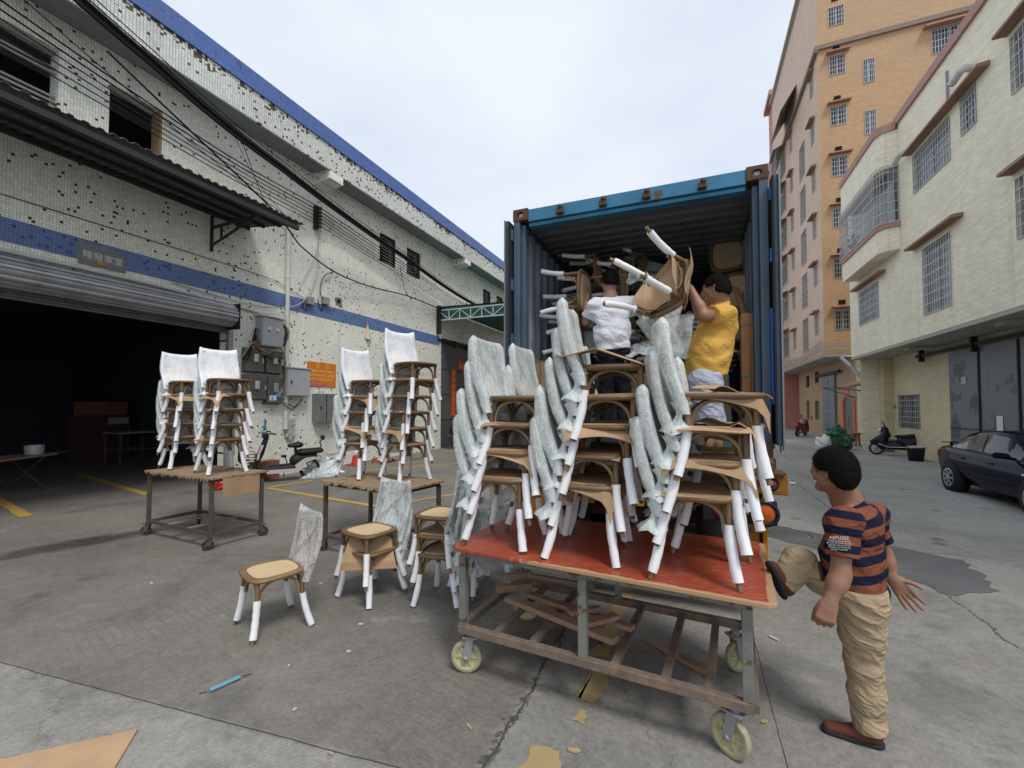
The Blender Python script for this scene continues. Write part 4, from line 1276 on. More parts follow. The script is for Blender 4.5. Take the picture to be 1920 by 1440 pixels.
# ochre apartment block
OO = (6.1, 30, 0)
OB = empty('apartment_block', OO, 0, 'tall ochre and peach apartment block with rows of small barred windows', 'building')
ZS = [4.85, 7.35, 9.85, 12.45, 14.95, 17.45]
SIDE = []
for k, zz in enumerate([5.6, 8.2, 10.75, 13.35, 15.95, 18.55, 21.1]):
    SIDE.append((6.58, 7.25, zz, zz + 0.98))
    if k in (4, 5): SIDE.append((7.98, 8.43, zz - 0.78, zz + 0.4))
    if k == 5: SIDE.append((10.6, 12.0, 18.4, 19.6))
def wall_xz(yf, yb, x0, x1, z0, z1, holes):
    b = wall_yz(yf, yb, x0, x1, z0, z1, holes)
    b.v = [(p[1], p[0], p[2]) for p in b.v]
    return b
local(wall_xz(26.2, 26.5, 6.1, 24, 4.4, 26, SIDE), OO).build('side_wall', M['ochre'], OB)
for h in SIDE:
    window(OB, OO, 'y', 26.2, *h, nv=6 if h[1] - h[0] < 1 else 12, nh=4, pane='panedark', depth=0.12)
    if h[0] == 6.58 and h[3] < 22:
        local(MB().prism([(25.95, h[3] + 0.12), (26.2, h[3] + 0.12), (26.2, h[3] + 0.2), (25.96, h[3] + 0.18)], 6.45, 7.42, 'x'), OO).build('window_ledge', M['ledge'], OB)
    if h[0] == 6.58:
        local(MB().box(6.74, 7.02, 26.17, 26.198, h[3] + 0.28, h[3] + 0.5), OO).build('vent_opening', M['dark'], OB)
    if h[0] > 10:
        local(MB().prism([(25.9, h[3] + 0.06), (26.2, h[3] + 0.06), (26.2, h[3] + 0.18), (25.92, h[3] + 0.14)], 10.3, 12.2, 'x'), OO).build('window_ledge', M['ledge'], OB)
local(MB().box(5.95, 24, 26.08, 26.198, 20.0, 20.22), OO).build('string_course', pm('grey_brown_band', (0.24, 0.19, 0.15), 0.8), OB)
local(MB().box(5.9, 24, 25.9, 39.6, 25.9, 26.1), OO).build('roof', M['soffit2'], OB)
FR = []
for k, zz in enumerate([4.9, 7.5, 10.05, 12.6, 15.2, 17.8]):
    if k < 5: FR.append((29.35, 30.65, zz + 0.05, zz + 2.0))
    FR.append((27.2, 27.85, zz + 0.7, zz + 1.75))
    FR.append((32.6, 33.3, zz + 0.6, zz + 1.7))
    FR.append((35.0, 36.6, zz + 0.4, zz + 1.7))
local(wall_yz(6.1, 6.4, 26.2, 39.6, 4.4, 26, FR), OO).build('front_wall', M['peach'], OB)
for i, h in enumerate(FR):
    window(OB, OO, 'x', 6.1, *h, nv=5, nh=6 if h[3] - h[2] > 1.4 else 4, pane='pane' if h[1] - h[0] > 1 else 'panedark', depth=0.2)
    if h[0] in (27.2, 32.6):
        local(MB().prism([(5.85, h[3] + 0.08), (6.1, h[3] + 0.08), (6.1, h[3] + 0.2), (5.87, h[3] + 0.16)], h[0] - 0.2, h[1] + 0.2, 'y'), OO).build('window_ledge', M['ledge'], OB)
    if h[0] == 35.0:
        b = MB()
        for q in along([(6.09, h[0] - 0.1), (5.55, h[0] - 0.1), (5.55, h[1] + 0.1), (6.09, h[1] + 0.1)], 0.14): b.box(q.x - 0.01, q.x + 0.01, q.y - 0.01, q.y + 0.01, h[2] - 0.25, h[3] + 0.15)
        for zz in (h[2] - 0.25, h[2] + 0.3, h[3] - 0.2, h[3] + 0.15):
            b.bar((5.55, h[0] - 0.1, zz), (5.55, h[1] + 0.1, zz), 0.03, 0.03)
        tag(local(b, OO).build('window_cage', M['greymetal'], OB), kind='stuff')
        local(MB().prism([(5.35, h[3] + 0.2), (6.1, h[3] + 0.55), (6.1, h[3] + 0.6), (5.35, h[3] + 0.25)], h[0] - 0.2, h[1] + 0.2, 'y'), OO).build('cage_hood', M['greymetal'], OB)
local(MB().box(5.92, 6.098, 26.1, 39.6, 19.9, 20.1), OO).build('string_course', bpy.data.materials['grey_brown_band'], OB)
local(MB().prism([(5.2, 20.1), (6.1, 21.6), (6.1, 21.65), (5.2, 20.15)], 31.0, 35.0, 'y'), OO).build('sheet_awning', M['greymetal'], OB)
local(MB().box(6.101, 16, 26.2, 39.6, 4.28, 4.398), OO).build('overhang_soffit', M['soffit2'], OB)
GL = [(26.35, 27.9, 0, 2.3), (29.1, 31.6, 0, 3.5), (32.75, 33.85, 0.95, 2.15), (35.3, 36.2, 0.95, 2.2), (32.75, 33.7, 3.3, 4.0), (35.2, 36.1, 3.1, 3.9)]
local(wall_yz(7.3, 7.6, 26.1, 38.3, 0, 4.28, GL), OO).build('ground_floor_wall', M['ochrelow'], OB)
local(MB().box(7.3, 14, 26.08, 26.1, 0, 4.28), OO).build('ground_floor_end', M['ochre'], OB)
for i, h in enumerate(GL):
    if i == 0:
        o = local(MB().box(7.36, 7.4, h[0], h[1], 0.02, h[3]), OO).build('door', pm('old_grey_door', (0.17, 0.17, 0.18), 0.5, 0.3, var=0.4, sc=3), OB)
        local(MB().tube([(7.33, 27.15, 1.45), (7.30, 27.3, 1.2), (7.33, 27.4, 0.8)], 0.02, 6), OO).build('handle', M['chrome'], o)
        local(MB().box(7.26, 7.297, 26.12, 26.34, 0.25, 2.15), OO).build('couplet', pm('orange_paper', (0.7, 0.16, 0.05), 0.7), OB)
        local(MB().box(7.26, 7.297, 27.92, 28.12, 0.25, 2.15), OO).build('couplet', bpy.data.materials['orange_paper'], OB)
        local(MB().box(7.26, 7.297, 27.0, 27.5, 2.4, 2.65), OO).build('door_poster', bpy.data.materials['orange_paper'], OB)
    elif i == 1:
        dmat = pm('blue_grey_door', (0.17, 0.20, 0.23), 0.5, 0.3, var=0.2, sc=2)
        for (y0, y1) in ((29.12, 30.33), (30.36, 31.58)):
            o = local(MB().box(7.2, 7.28, y0, y1, 0.03, 3.55), OO).build('steel_door', dmat, OB)
            local(MB().box(7.18, 7.198, y0, y0 + 0.05, 0.05, 3.5).box(7.18, 7.198, y0 + 0.05, y1, 1.5, 1.55), OO).build('door_seam', M['greymetal'], o)
        local(MB().box(7.1, 7.19, 28.0, 32.4, 3.6, 3.75), OO).build('door_rail', M['black'], OB)
    else:
        local(MB().box(7.38, 7.40, h[0], h[1], h[2], h[3]), OO).build('dark_window', M['panedark'] if i < 4 else M['dark'], OB)
# cable bundle strung round the block's corner
b = MB()
for k in range(4):
    zz = 4.5 + 0.12 * k
    b.tube([(5.95, 42, zz + 0.2), (5.95, 34.5, zz), (5.9, 30, zz - 0.12), (5.85, 26.0, zz + 0.1), (7.5, 25.9, zz + 0.02), (9, 25.9, zz)], 0.02, 5)
b.bar((5.9, 26.0, 4.35), (5.9, 26.0, 5.1), 0.05, 0.05)
local(b, OO).build('facade_cables', M['greymetal'], OB)
local(MB().tube([(7.3, 25.6, 4.2), (6.6, 25.5, 4.15), (7.25, 24.6, 3.0)], 0.08, 8), OO).build('drain_pipe', M['greymetal'], OB)

# pink block further down the street
PO = (6.1, 45, 0)
PB = empty('pink_block', PO, 0, 'dark pink block with a roof tower rising behind the ochre building', 'building')
local(MB().box(6.1, 20, 39.6, 62, 0.0, 20.0), PO).build('wall', M['pinkwall'], PB)
local(MB().box(6.0, 20, 39.61, 45, 20.0, 21.9), PO).build('coping', M['pinkcap'], PB)
local(MB().box(6.3, 13, 40.2, 42.6, 21.9, 27.0), PO).build('tower', M['pinkwallx'], PB)
local(MB().box(5.95, 13.4, 39.9, 42.9, 27.0, 27.4), PO).build('tower_roof', M['pinkcap'], PB)
window(PB, PO, 'y', 40.2, 6.95, 8.2, 24.0, 25.6, 5, 4, depth=-0.02)
for k in range(7):
    zz = 5 + k * 2.4
    local(MB().prism([(5.6, zz + 1.6), (6.1, zz + 1.9), (6.1, zz + 2.0), (5.6, zz + 1.7)], 41, 43, 'y'), PO).build('window_hood', M['greymetal'], PB)
    local(MB().box(6.06, 6.098, 41.1, 42.9, zz, zz + 1.5), PO).build('window_pane', M['panedark'], PB)
local(MB().box(7.6, 7.64, 42, 42.05, 27.4, 29.8), PO).build('aerial', M['greymetal'], PB)
local(MB().box(6.06, 6.098, 39.9, 42.2, 0.1, 3.4), PO).build('steel_door', bpy.data.materials['blue_grey_door'], PB)

# block closing the street far behind the container
EO = (-4, 66, 0)
EBK = empty('far_block', EO, 0, 'pale four-storey block closing the far end of the street behind the container', 'building')
FW = [(-13 + 2.6 * i, -11.6 + 2.6 * i, 1.6 + 3.0 * k, 3.0 + 3.0 * k) for i in range(7) for k in range(4)]
local(wall_xz(66, 66.3, -16, 6, 0, 13.2, FW), EO).build('wall', brickmat('beige_facade_tile', (0.6, 0.55, 0.47), 'xz', 0.05, 0.2, 0.2), EBK)
local(MB().box(-16, 6, 66.3, 76, 13.0, 13.2), EO).build('roof', M['soffit2'], EBK)
for h in FW: window(EBK, EO, 'y', 66, *h, nv=8, nh=3, pane='panedark', depth=0.12)
# ================================================================== SHIPPING CONTAINER on its trailer
CX0, CX1, CY0, CY1, CZ0, CZ1 = -1.805, 0.633, 4.40, 16.6, 1.36, 3.95
KO = (-0.586, 4.4, 1.36)
KB = empty('shipping_container', KO, 0, 'open blue shipping container on the trailer, chairs being loaded inside', 'container')
blue = pm('container_blue', (0.03, 0.18, 0.31), 0.5, 0.1, var=0.35, sc=3, c2=(0.10, 0.055, 0.035), mixat=0.66, grime=0.3)
blue2 = pm('container_blue_grey', (0.07, 0.105, 0.15), 0.6, 0.1, var=0.4, sc=3, c2=(0.12, 0.075, 0.05), mixat=0.68, grime=0.3)
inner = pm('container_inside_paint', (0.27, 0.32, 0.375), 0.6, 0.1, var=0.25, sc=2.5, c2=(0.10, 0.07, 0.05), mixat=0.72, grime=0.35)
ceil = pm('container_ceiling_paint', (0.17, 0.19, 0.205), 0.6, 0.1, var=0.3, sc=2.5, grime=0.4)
rusty = pm('rusty_casting', (0.115, 0.065, 0.042), 0.85, 0.2, var=0.4, sc=14, bump=0.4)
def kb(name, mb, mat, bevel=0.0, parent=None): return local(mb, KO).build(name, mat, parent or KB, bevel)
# corrugated side walls and roof, floor, front wall
def corr(p0, n_, pitch, dep):
    out = []
    for k in range(n_):
        t = k * pitch
        out += [(p0 + t, 0), (p0 + t + pitch * 0.28, 0), (p0 + t + pitch * 0.42, dep), (p0 + t + pitch * 0.78, dep), (p0 + t + pitch * 0.92, 0)]
    out.append((p0 + n_ * pitch, 0))
    return out
cs = corr(CY0 + 0.20, 43, 0.278, 0.036)
for nm, xs, sg in (('left_wall', CX0 + 0.05, -1), ('right_wall', CX1 - 0.05, 1)):
    b = MB()
    for dx in (0, 0.004):
        vs, fs = [], []
        for (yy, d) in cs:
            vs += [(xs + sg * (d + dx), yy, CZ0 + 0.15), (xs + sg * (d + dx), yy, CZ1 - 0.08)]
        b.add(vs, [(2 * i, 2 * i + 2, 2 * i + 3, 2 * i + 1) for i in range(len(cs) - 1)])
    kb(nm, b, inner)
cs = corr(CY0 + 0.12, 58, 0.209, -0.02)
b = MB()
for dx in (0, 0.004):
    vs = []
    for (yy, d) in cs:
        vs += [(CX0 + 0.05, yy, CZ1 - 0.045 + d + dx), (CX1 - 0.05, yy, CZ1 - 0.045 + d + dx)]
    b.add(vs, [(2 * i, 2 * i + 2, 2 * i + 3, 2 * i + 1) for i in range(len(cs) - 1)])
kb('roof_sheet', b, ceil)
kb('floor', MB().box(CX0 + 0.06, CX1 - 0.06, CY0 + 0.02, CY1, CZ0 + 0.10, CZ0 + 0.16), pm('plywood_floor', (0.13, 0.085, 0.05), 0.8, var=0.3, sc=4))
kb('front_wall', MB().box(CX0, CX1, CY1, CY1 + 0.06, CZ0, CZ1), blue2)
kb('top_rail', MB().box(CX0, CX0 + 0.06, CY0 + 0.16, CY1, CZ1 - 0.12, CZ1 - 0.02), blue2)
kb('top_rail', MB().box(CX1 - 0.06, CX1, CY0 + 0.16, CY1, CZ1 - 0.12, CZ1 - 0.02), blue2)
kb('bottom_rail', MB().box(CX0, CX0 + 0.06, CY0 + 0.16, CY1, CZ0 + 0.02, CZ0 + 0.17), blue2)
kb('bottom_rail', MB().box(CX1 - 0.06, CX1, CY0 + 0.16, CY1, CZ0 + 0.02, CZ0 + 0.17), blue2)
# rear frame
kb('header', MB().box(CX0 + 0.17, CX1 - 0.17, CY0, CY0 + 0.10, CZ1 - 0.145, CZ1 - 0.01).box(CX0 + 0.17, CX1 - 0.17, CY0 + 0.03, CY0 + 0.12, CZ1 - 0.19, CZ1 - 0.148), blue, 0.006)
kb('sill', MB().box(CX0 + 0.17, CX1 - 0.17, CY0 + 0.002, CY0 + 0.12, CZ0 + 0.01, CZ0 + 0.165), blue2, 0.006)
for nm, xa, sg in (('corner_post', CX0, 1), ('corner_post', CX1, -1)):
    b = MB()
    x0_, x1_ = sorted((xa, xa + sg * 0.07))
    b.box(x0_, x1_, CY0, CY0 + 0.16, CZ0 + 0.12, CZ1 - 0.12)
    x0_, x1_ = sorted((xa + sg * 0.071, xa + sg * 0.12))
    b.box(x0_, x1_, CY0 + 0.05, CY0 + 0.16, CZ0 + 0.16, CZ1 - 0.15)
    kb(nm, b, blue2, 0.006)
    for zz in (CZ0, CZ1 - 0.12):
        # corner casting with its oval slot
        x0_, x1_ = sorted((xa - sg * 0.004, xa + sg * 0.168))
        y0_, y1_, z0_, z1_ = CY0 - 0.008, CY0 + 0.17, zz, zz + 0.125
        c = MB()
        xm, zm = (x0_ + x1_) / 2, (z0_ + z1_) / 2
        N = 24
        vs, fs = [], []
        for k in range(N):
            a = 2 * PI * k / N
            ca, sa = math.cos(a), math.sin(a)
            s_ = 1 / max(abs(ca), abs(sa))
            vs.append((xm + (x1_ - x0_) / 2 * max(-1, min(1, ca * s_)), y0_, zm + (z1_ - z0_) / 2 * max(-1, min(1, sa * s_))))
        for k in range(N):
            a = 2 * PI * k / N
            vs.append((xm + 0.040 * math.cos(a), y0_, zm + 0.030 * math.sin(a)))
        for k in range(N):
            a = 2 * PI * k / N
            vs.append((xm + 0.040 * math.cos(a), y0_ + 0.03, zm + 0.030 * math.sin(a)))
        for k in range(N):
            j = (k + 1) % N
            fs += [(k, j, N + j, N + k), (N + k, N + j, 2 * N + j, 2 * N + k)]
        c.add(vs, fs)
        c.box(x0_, x1_, y0_ + 0.03, y1_, z0_, z1_)
        for (u0, u1, h0, h1) in ((x0_, x0_ + 0.012, z0_, z1_), (x1_ - 0.012, x1_, z0_, z1_), (x0_ + 0.012, x1_ - 0.012, z0_, z0_ + 0.012), (x0_ + 0.012, x1_ - 0.012, z1_ - 0.012, z1_)):
            c.box(u0, u1, y0_ + 0.0006, y0_ + 0.0298, h0, h1)
        co = kb('corner_casting', c, rusty)
        if zz > 2:
            kb('slot_daylight_plate', MB().cbox((xm, y0_ + 0.026, zm), (0.05, 0.004, 0.036)), M['lightgrey'], parent=co)  # pale plate standing in for daylight showing through the slot
# lock-rod keeper cams on the header
for xx in (-1.27, -0.82, -0.40, 0.10):
    o = kb('lock_keeper', MB().cbox((xx, CY0 - 0.03, CZ1 - 0.105), (0.075, 0.055, 0.05)).cbox((xx + 0.01, CY0 - 0.045, CZ1 - 0.065), (0.05, 0.05, 0.03), (0, R(20), 0)), rusty, 0.006)
# doors folded back along the sides, with lock rods and hinges
for sg, xa in ((1, CX1), (-1, CX0)):
    def bx(d0, d1, y0, y1, z0, z1):
        x0_, x1_ = sorted((xa + sg * d0, xa + sg * d1))
        return MB().box(x0_, x1_, y0, y1, z0, z1)
    dr_ = kb('door', bx(0.034, 0.07, CY0 - 0.05, CY0 + 1.1, CZ0 + 0.10, CZ1 - 0.12), blue2, 0.006)
    kb('gasket', bx(0.018, 0.033, CY0 - 0.075, CY0 + 0.04, CZ0 + 0.12, CZ1 - 0.14), M['rubber'], parent=dr_)
    kb('edge_strip', bx(0.071, 0.085, CY0 - 0.07, CY0 - 0.02, CZ0 + 0.06, CZ1 - 0.12), pm('edge_grey', (0.20, 0.22, 0.23), 0.5, 0.4, var=0.3, sc=8), parent=dr_)
    for k in range(12):
        kb('rivet', bx(0.0852, 0.092, CY0 - 0.052, CY0 - 0.038, CZ0 + 0.2 + k * 0.19, CZ0 + 0.215 + k * 0.19), M['black'], parent=dr_)
    for zz in (CZ0 + 0.45, CZ0 + 1.1, CZ0 + 1.7, CZ0 + 2.25):
        kb('hinge', bx(0.002, 0.033, CY0 - 0.035, CY0 + 0.03, zz, zz + 0.13), blue2 if sg < 0 else pm('hinge_blue', (0.02, 0.10, 0.30), 0.5) if zz < 2 else bpy.data.materials['hinge_blue'], 0.01, dr_)
    for dd in (0.15, 0.5):
        q = MB().cyl((xa + sg * 0.095, CY0 + dd, CZ0 + 0.03), (xa + sg * 0.095, CY0 + dd, CZ1 - 0.12), 0.017, n=10)
        kb('lock_rod', q, M['greymetal'], parent=dr_)
    q = MB().box(*sorted((xa - sg * 0.0, xa + sg * 0.025)), CY0 - 0.018, CY0 + 0.02, CZ0 + 0.5, CZ0 + 1.3) if sg > 0 else None
    if q: kb('blue_stripe', q, pm('fresh_blue', (0.01, 0.10, 0.55), 0.4), parent=dr_)
text_mesh('H', 0.09, M['black'], 'stencil_mark', KB, (CX0 + 0.065 - KO[0], CY0 + 0.24 - KO[1], CZ1 - 0.34 - KO[2]), (R(90), 0, R(90)), 0.001)

# trailer: chassis rails, bumper beam, lamps, underrun post, wheels
TO = (-0.586, 4.4, 0)
TB = empty('container_trailer', TO, 0, 'rusty orange trailer chassis with round tail lamps under the container', 'trailer')
orange = pm('rusty_orange_paint', (0.36, 0.145, 0.02), 0.65, 0.1, var=0.4, sc=5, c2=(0.11, 0.06, 0.035), mixat=0.56, bump=0.3, grime=0.3)
yell = pm('yellow_orange_paint', (0.52, 0.24, 0.02), 0.6, var=0.3, sc=4, c2=(0.15, 0.08, 0.04), mixat=0.64)
def tb(name, mb, mat, bevel=0.0, parent=None): return local(mb, TO).build(name, mat, parent or TB, bevel)
for xx in (-1.05, -0.20): tb('chassis_rail', MB().box(xx, xx + 0.14, 4.3, 15.5, 0.85, 1.2), orange)
tb('deck_end', MB().box(-1.80, 0.64, 4.28, 4.55, 1.265, 1.355), rusty)
bm_ = tb('bumper_beam', MB().box(-1.86, 0.70, 4.12, 4.42, 1.08, 1.245), orange, 0.01)
tb('bumper_top_plate', MB().box(-1.85, 0.68, 4.06, 4.27, 1.248, 1.262), rusty)
tb('twist_lock', MB().cbox((0.56, 4.16, 1.30), (0.09, 0.09, 0.075)).lathe([(0.055, 1.338), (0.0, 1.385)], 8, (0.56, 4.16, 0)), rusty)
tb('socket_hole', MB().lathe([(0, 0), (0.045, 0)], 14, (0.30, 4.255, 1.30), 'y'), M['dark'])
tb('beam_panel', MB().box(0.10, 0.46, 4.108, 4.118, 1.085, 1.24), yell, parent=bm_)
o = tb('marker_lamp', MB().lathe([(0.0, -0.02), (0.035, -0.018), (0.055, -0.005), (0.06, 0.012)], 18, (0.575, 4.11, 1.165), 'y'), M['rubber'])
tb('lens', MB().lathe([(0.0, -0.034), (0.03, -0.030), (0.038, -0.019)], 16, (0.575, 4.11, 1.165), 'y'), pm('dark_red_lens', (0.16, 0.012, 0.03), 0.3), parent=o)
tb('grab_pin', MB().cyl((0.70, 4.2, 1.17), (0.76, 4.2, 1.17), 0.012, n=8).cbox((0.712, 4.2, 1.16), (0.02, 0.05, 0.09)), M['greymetal'])
lh = tb('lamp_housing', MB().box(0.06, 0.605, 4.02, 4.12, 0.85, 1.045), M['rubber'], 0.012)
tb('lamp_bracket', MB().box(0.12, 0.50, 4.14, 4.22, 1.0, 1.08), M['black'])
tb('indicator_ring', MB().lathe([(0.085, 0.0), (0.105, -0.02), (0.085, -0.026), (0.075, -0.01)], 22, (0.515, 4.02, 0.945), 'y'), M['black'], parent=lh)
tb('indicator_lens', MB().lathe([(0.0, -0.024), (0.06, -0.018), (0.082, -0.006)], 22, (0.515, 4.02, 0.945), 'y'), pm('amber_lens', (0.55, 0.10, 0.015), 0.35, var=0.1), parent=lh)
tb('stop_lens', MB().lathe([(0.0, -0.024), (0.06, -0.018), (0.082, -0.006)], 22, (0.22, 4.02, 0.945), 'y'), pm('red_lens', (0.22, 0.015, 0.025), 0.35, var=0.1), parent=lh)
tb('underrun_post', MB().box(0.25, 0.49, 4.14, 4.30, 0.42, 1.02), orange, 0.01)
tb('post_edge', MB().box(0.512, 0.55, 4.12, 4.32, 0.42, 1.07), yell, 0.005)
tb('underrun_post', MB().box(-1.62, -1.38, 4.14, 4.30, 0.42, 1.02), orange, 0.01)
tb('underrun_bar', MB().box(-1.8, 0.6, 4.16, 4.28, 0.40, 0.50), rusty, 0.01)
tb('plate_lamp', MB().cbox((-0.5, 4.10, 0.95), (0.16, 0.05, 0.08)), yell)
tb('strut', MB().bar((0.1, 4.3, 1.0), (-0.35, 5.0, 0.55), 0.06, 0.06), orange)
for yy in (5.6, 6.9, 8.2):
    tb('axle', MB().cyl((-1.6, yy, 0.5), (0.45, yy, 0.5), 0.07, n=10), rusty)
    for xx in (-1.78, -1.44, 0.02, 0.36):
        wo_ = tb('wheel', MB().lathe([(0.30, 0.0), (0.46, 0.01), (0.50, 0.05), (0.50, 0.22), (0.46, 0.27), (0.30, 0.28)], 28, (xx, yy, 0.5), 'x'), M['rubber'])
        tb('rim', MB().lathe([(0.0, 0.10), (0.12, 0.08), (0.14, 0.13), (0.30, 0.15), (0.30, 0.02)], 24, (xx, yy, 0.5), 'x'), M['greymetal'], parent=wo_)
# ================================================================== CHAIRS (local: facing +x, floor at z = 0)
SEAT = 0.465
def superell(a, b_, n, N=32):
    out = []
    for k in range(N):
        t = 2 * PI * k / N
        c, s_ = math.cos(t), math.sin(t)
        out.append((a * math.copysign(abs(c) ** (2 / n), c), b_ * math.copysign(abs(s_) ** (2 / n), s_)))
    return out
def ring_mesh():
    N = 32
    b = MB()
    lev = [(0.205, 0.205, SEAT - 0.036), (0.222, 0.226, SEAT - 0.026), (0.225, 0.230, SEAT - 0.012), (0.216, 0.220, SEAT), (0.176, 0.182, SEAT), (0.172, 0.178, SEAT - 0.008), (0.172, 0.178, SEAT - 0.03), (0.205, 0.205, SEAT - 0.036)]
    vs, fs = [], []
    for (a, c, z) in lev: vs += [(p[0] * (1 - 0.0 * p[1]), p[1] * (1 + 0.10 * p[0] / 0.22), z) for p in superell(a, c, 3.4, N)]
    for i in range(len(lev) - 1):
        for k in range(N): fs.append((i * N + k, i * N + (k + 1) % N, (i + 1) * N + (k + 1) % N, (i + 1) * N + k))
    return b.add(vs, fs, True).mesh('seat_frame', M['wood'])
def cane_mesh():
    N = 32
    vs, fs = [], []
    for (a, z) in ((1.0, SEAT - 0.004), (0.6, SEAT - 0.0075), (0.25, SEAT - 0.009)):
        vs += [(p[0], p[1] * (1 + 0.10 * p[0] / 0.22), z) for p in superell(0.176 * a, 0.182 * a, 3.4, N)]
    vs.append((0, 0, SEAT - 0.009))
    for i in range(2):
        for k in range(N): fs.append((i * N + k, i * N + (k + 1) % N, (i + 1) * N + (k + 1) % N, (i + 1) * N + k))
    for k in range(N): fs.append((2 * N + k, 2 * N + (k + 1) % N, 3 * N))
    vs += [(p[0], p[1] * (1 + 0.10 * p[0] / 0.22), SEAT - 0.016) for p in superell(0.176, 0.182, 3.4, N)]
    fs.append(tuple(range(3 * N + 1, 4 * N + 1)))
    return MB().add(vs, fs, True).mesh('cane_seat', M['cane'])
def leg_path(fx, sy):
    """front legs fx=+1, rear legs fx=-1; sabre-curved outward towards the floor"""
    out = []
    for k in range(11):
        t = k / 10
        z = 0.445 * (1 - t)
        fl = max(0, (t - 0.25) / 0.75) ** 1.7
        x = fx * 0.165 + fx * (0.045 if fx > 0 else 0.065) * fl
        y = sy * (0.182 + 0.052 * fl)
        out.append((x, y, z))
    return out
def leg_mesh(fx, sy):
    p = leg_path(fx, sy)
    return MB().tube(p, [0.018 - 0.004 * k / 10 for k in range(11)], 8).mesh('leg', M['wood'])
def foam_mesh(fx, sy, seed):
    rd = random.Random(seed)
    p = leg_path(fx, sy)
    top = rd.uniform(0.265, 0.325)
    bot = rd.uniform(0.004, 0.045)
    def at(z):
        for i in range(10):
            if p[i][2] >= z >= p[i + 1][2]:
                t = (p[i][2] - z) / (p[i][2] - p[i + 1][2])
                return tuple(p[i][j] + (p[i + 1][j] - p[i][j]) * t for j in range(3))
        return p[-1]
    pts = [at(top + (bot - top) * k / 8) for k in range(9)]
    rr = [0.0262 + rd.uniform(-0.0022, 0.0026) for _ in range(9)]
    b = MB().tube(pts, rr, 10, False)
    b.tube(pts[::-1], [r - 0.006 for r in rr], 10, False)
    # end rims
    return b.mesh('foam_sleeve', M['foam'])
def arch_mesh(side):
    """bentwood arch between two legs: side 0 +y, 1 -y, 2 front, 3 rear"""
    pts = []
    for k in range(15):
        a = PI * k / 14
        c, s_ = math.cos(a), math.sin(a)
        s2 = s_ ** 0.8
        u, z = 0.150 * c, 0.275 + 0.155 * s2
        if side == 0: pts.append((u, 0.158, z))
        elif side == 1: pts.append((u, -0.158, z))
        elif side == 2: pts.append((0.158, u, z))
        else: pts.append((-0.158, u, z))
    return MB().tube(pts, 0.0115, 7).mesh('bentwood_brace', M['woodl'])
def up(sy, t):
    """rear upright, t 0 at the seat, 1 at the top rail"""
    return Vector((-0.195 - 0.095 * t - 0.02 * math.sin(t * PI), sy * (0.178 + 0.022 * math.sin(t * PI * 0.8)), 0.40 + 0.445 * t))
def back_mesh():
    b = MB()
    for sy in (-1, 1):
        b.tube([(-0.172, sy * 0.172, 0.34)] + [up(sy, k / 8) for k in range(9)], 0.016, 8)
    top = [up(-1, 1) + Vector((0, 0, -0.01))]
    for k in range(1, 10):
        t = k / 10
        p = up(-1, 1).lerp(up(1, 1), t)
        top.append(p + Vector((-0.035 * math.sin(PI * t), 0, 0.006 * math.sin(PI * t))))
    top.append(up(1, 1) + Vector((0, 0, -0.01)))
    b.tube(top, 0.018, 8)
    for sy in (-1, 1):
        pts = []
        for k in range(9):
            t = k / 8
            p = up(sy, 0.22 + 0.72 * t)
            y = sy * 0.178 * (1 - 2 * t)
            pts.append((p.x - 0.018 * math.sin(PI * t) + (0.008 if sy > 0 else -0.008) * math.sin(PI * t), y, p.z))
        b.tube(pts, 0.014, 6, flat=0.5)
    return b.mesh('back_frame', M['wood'])
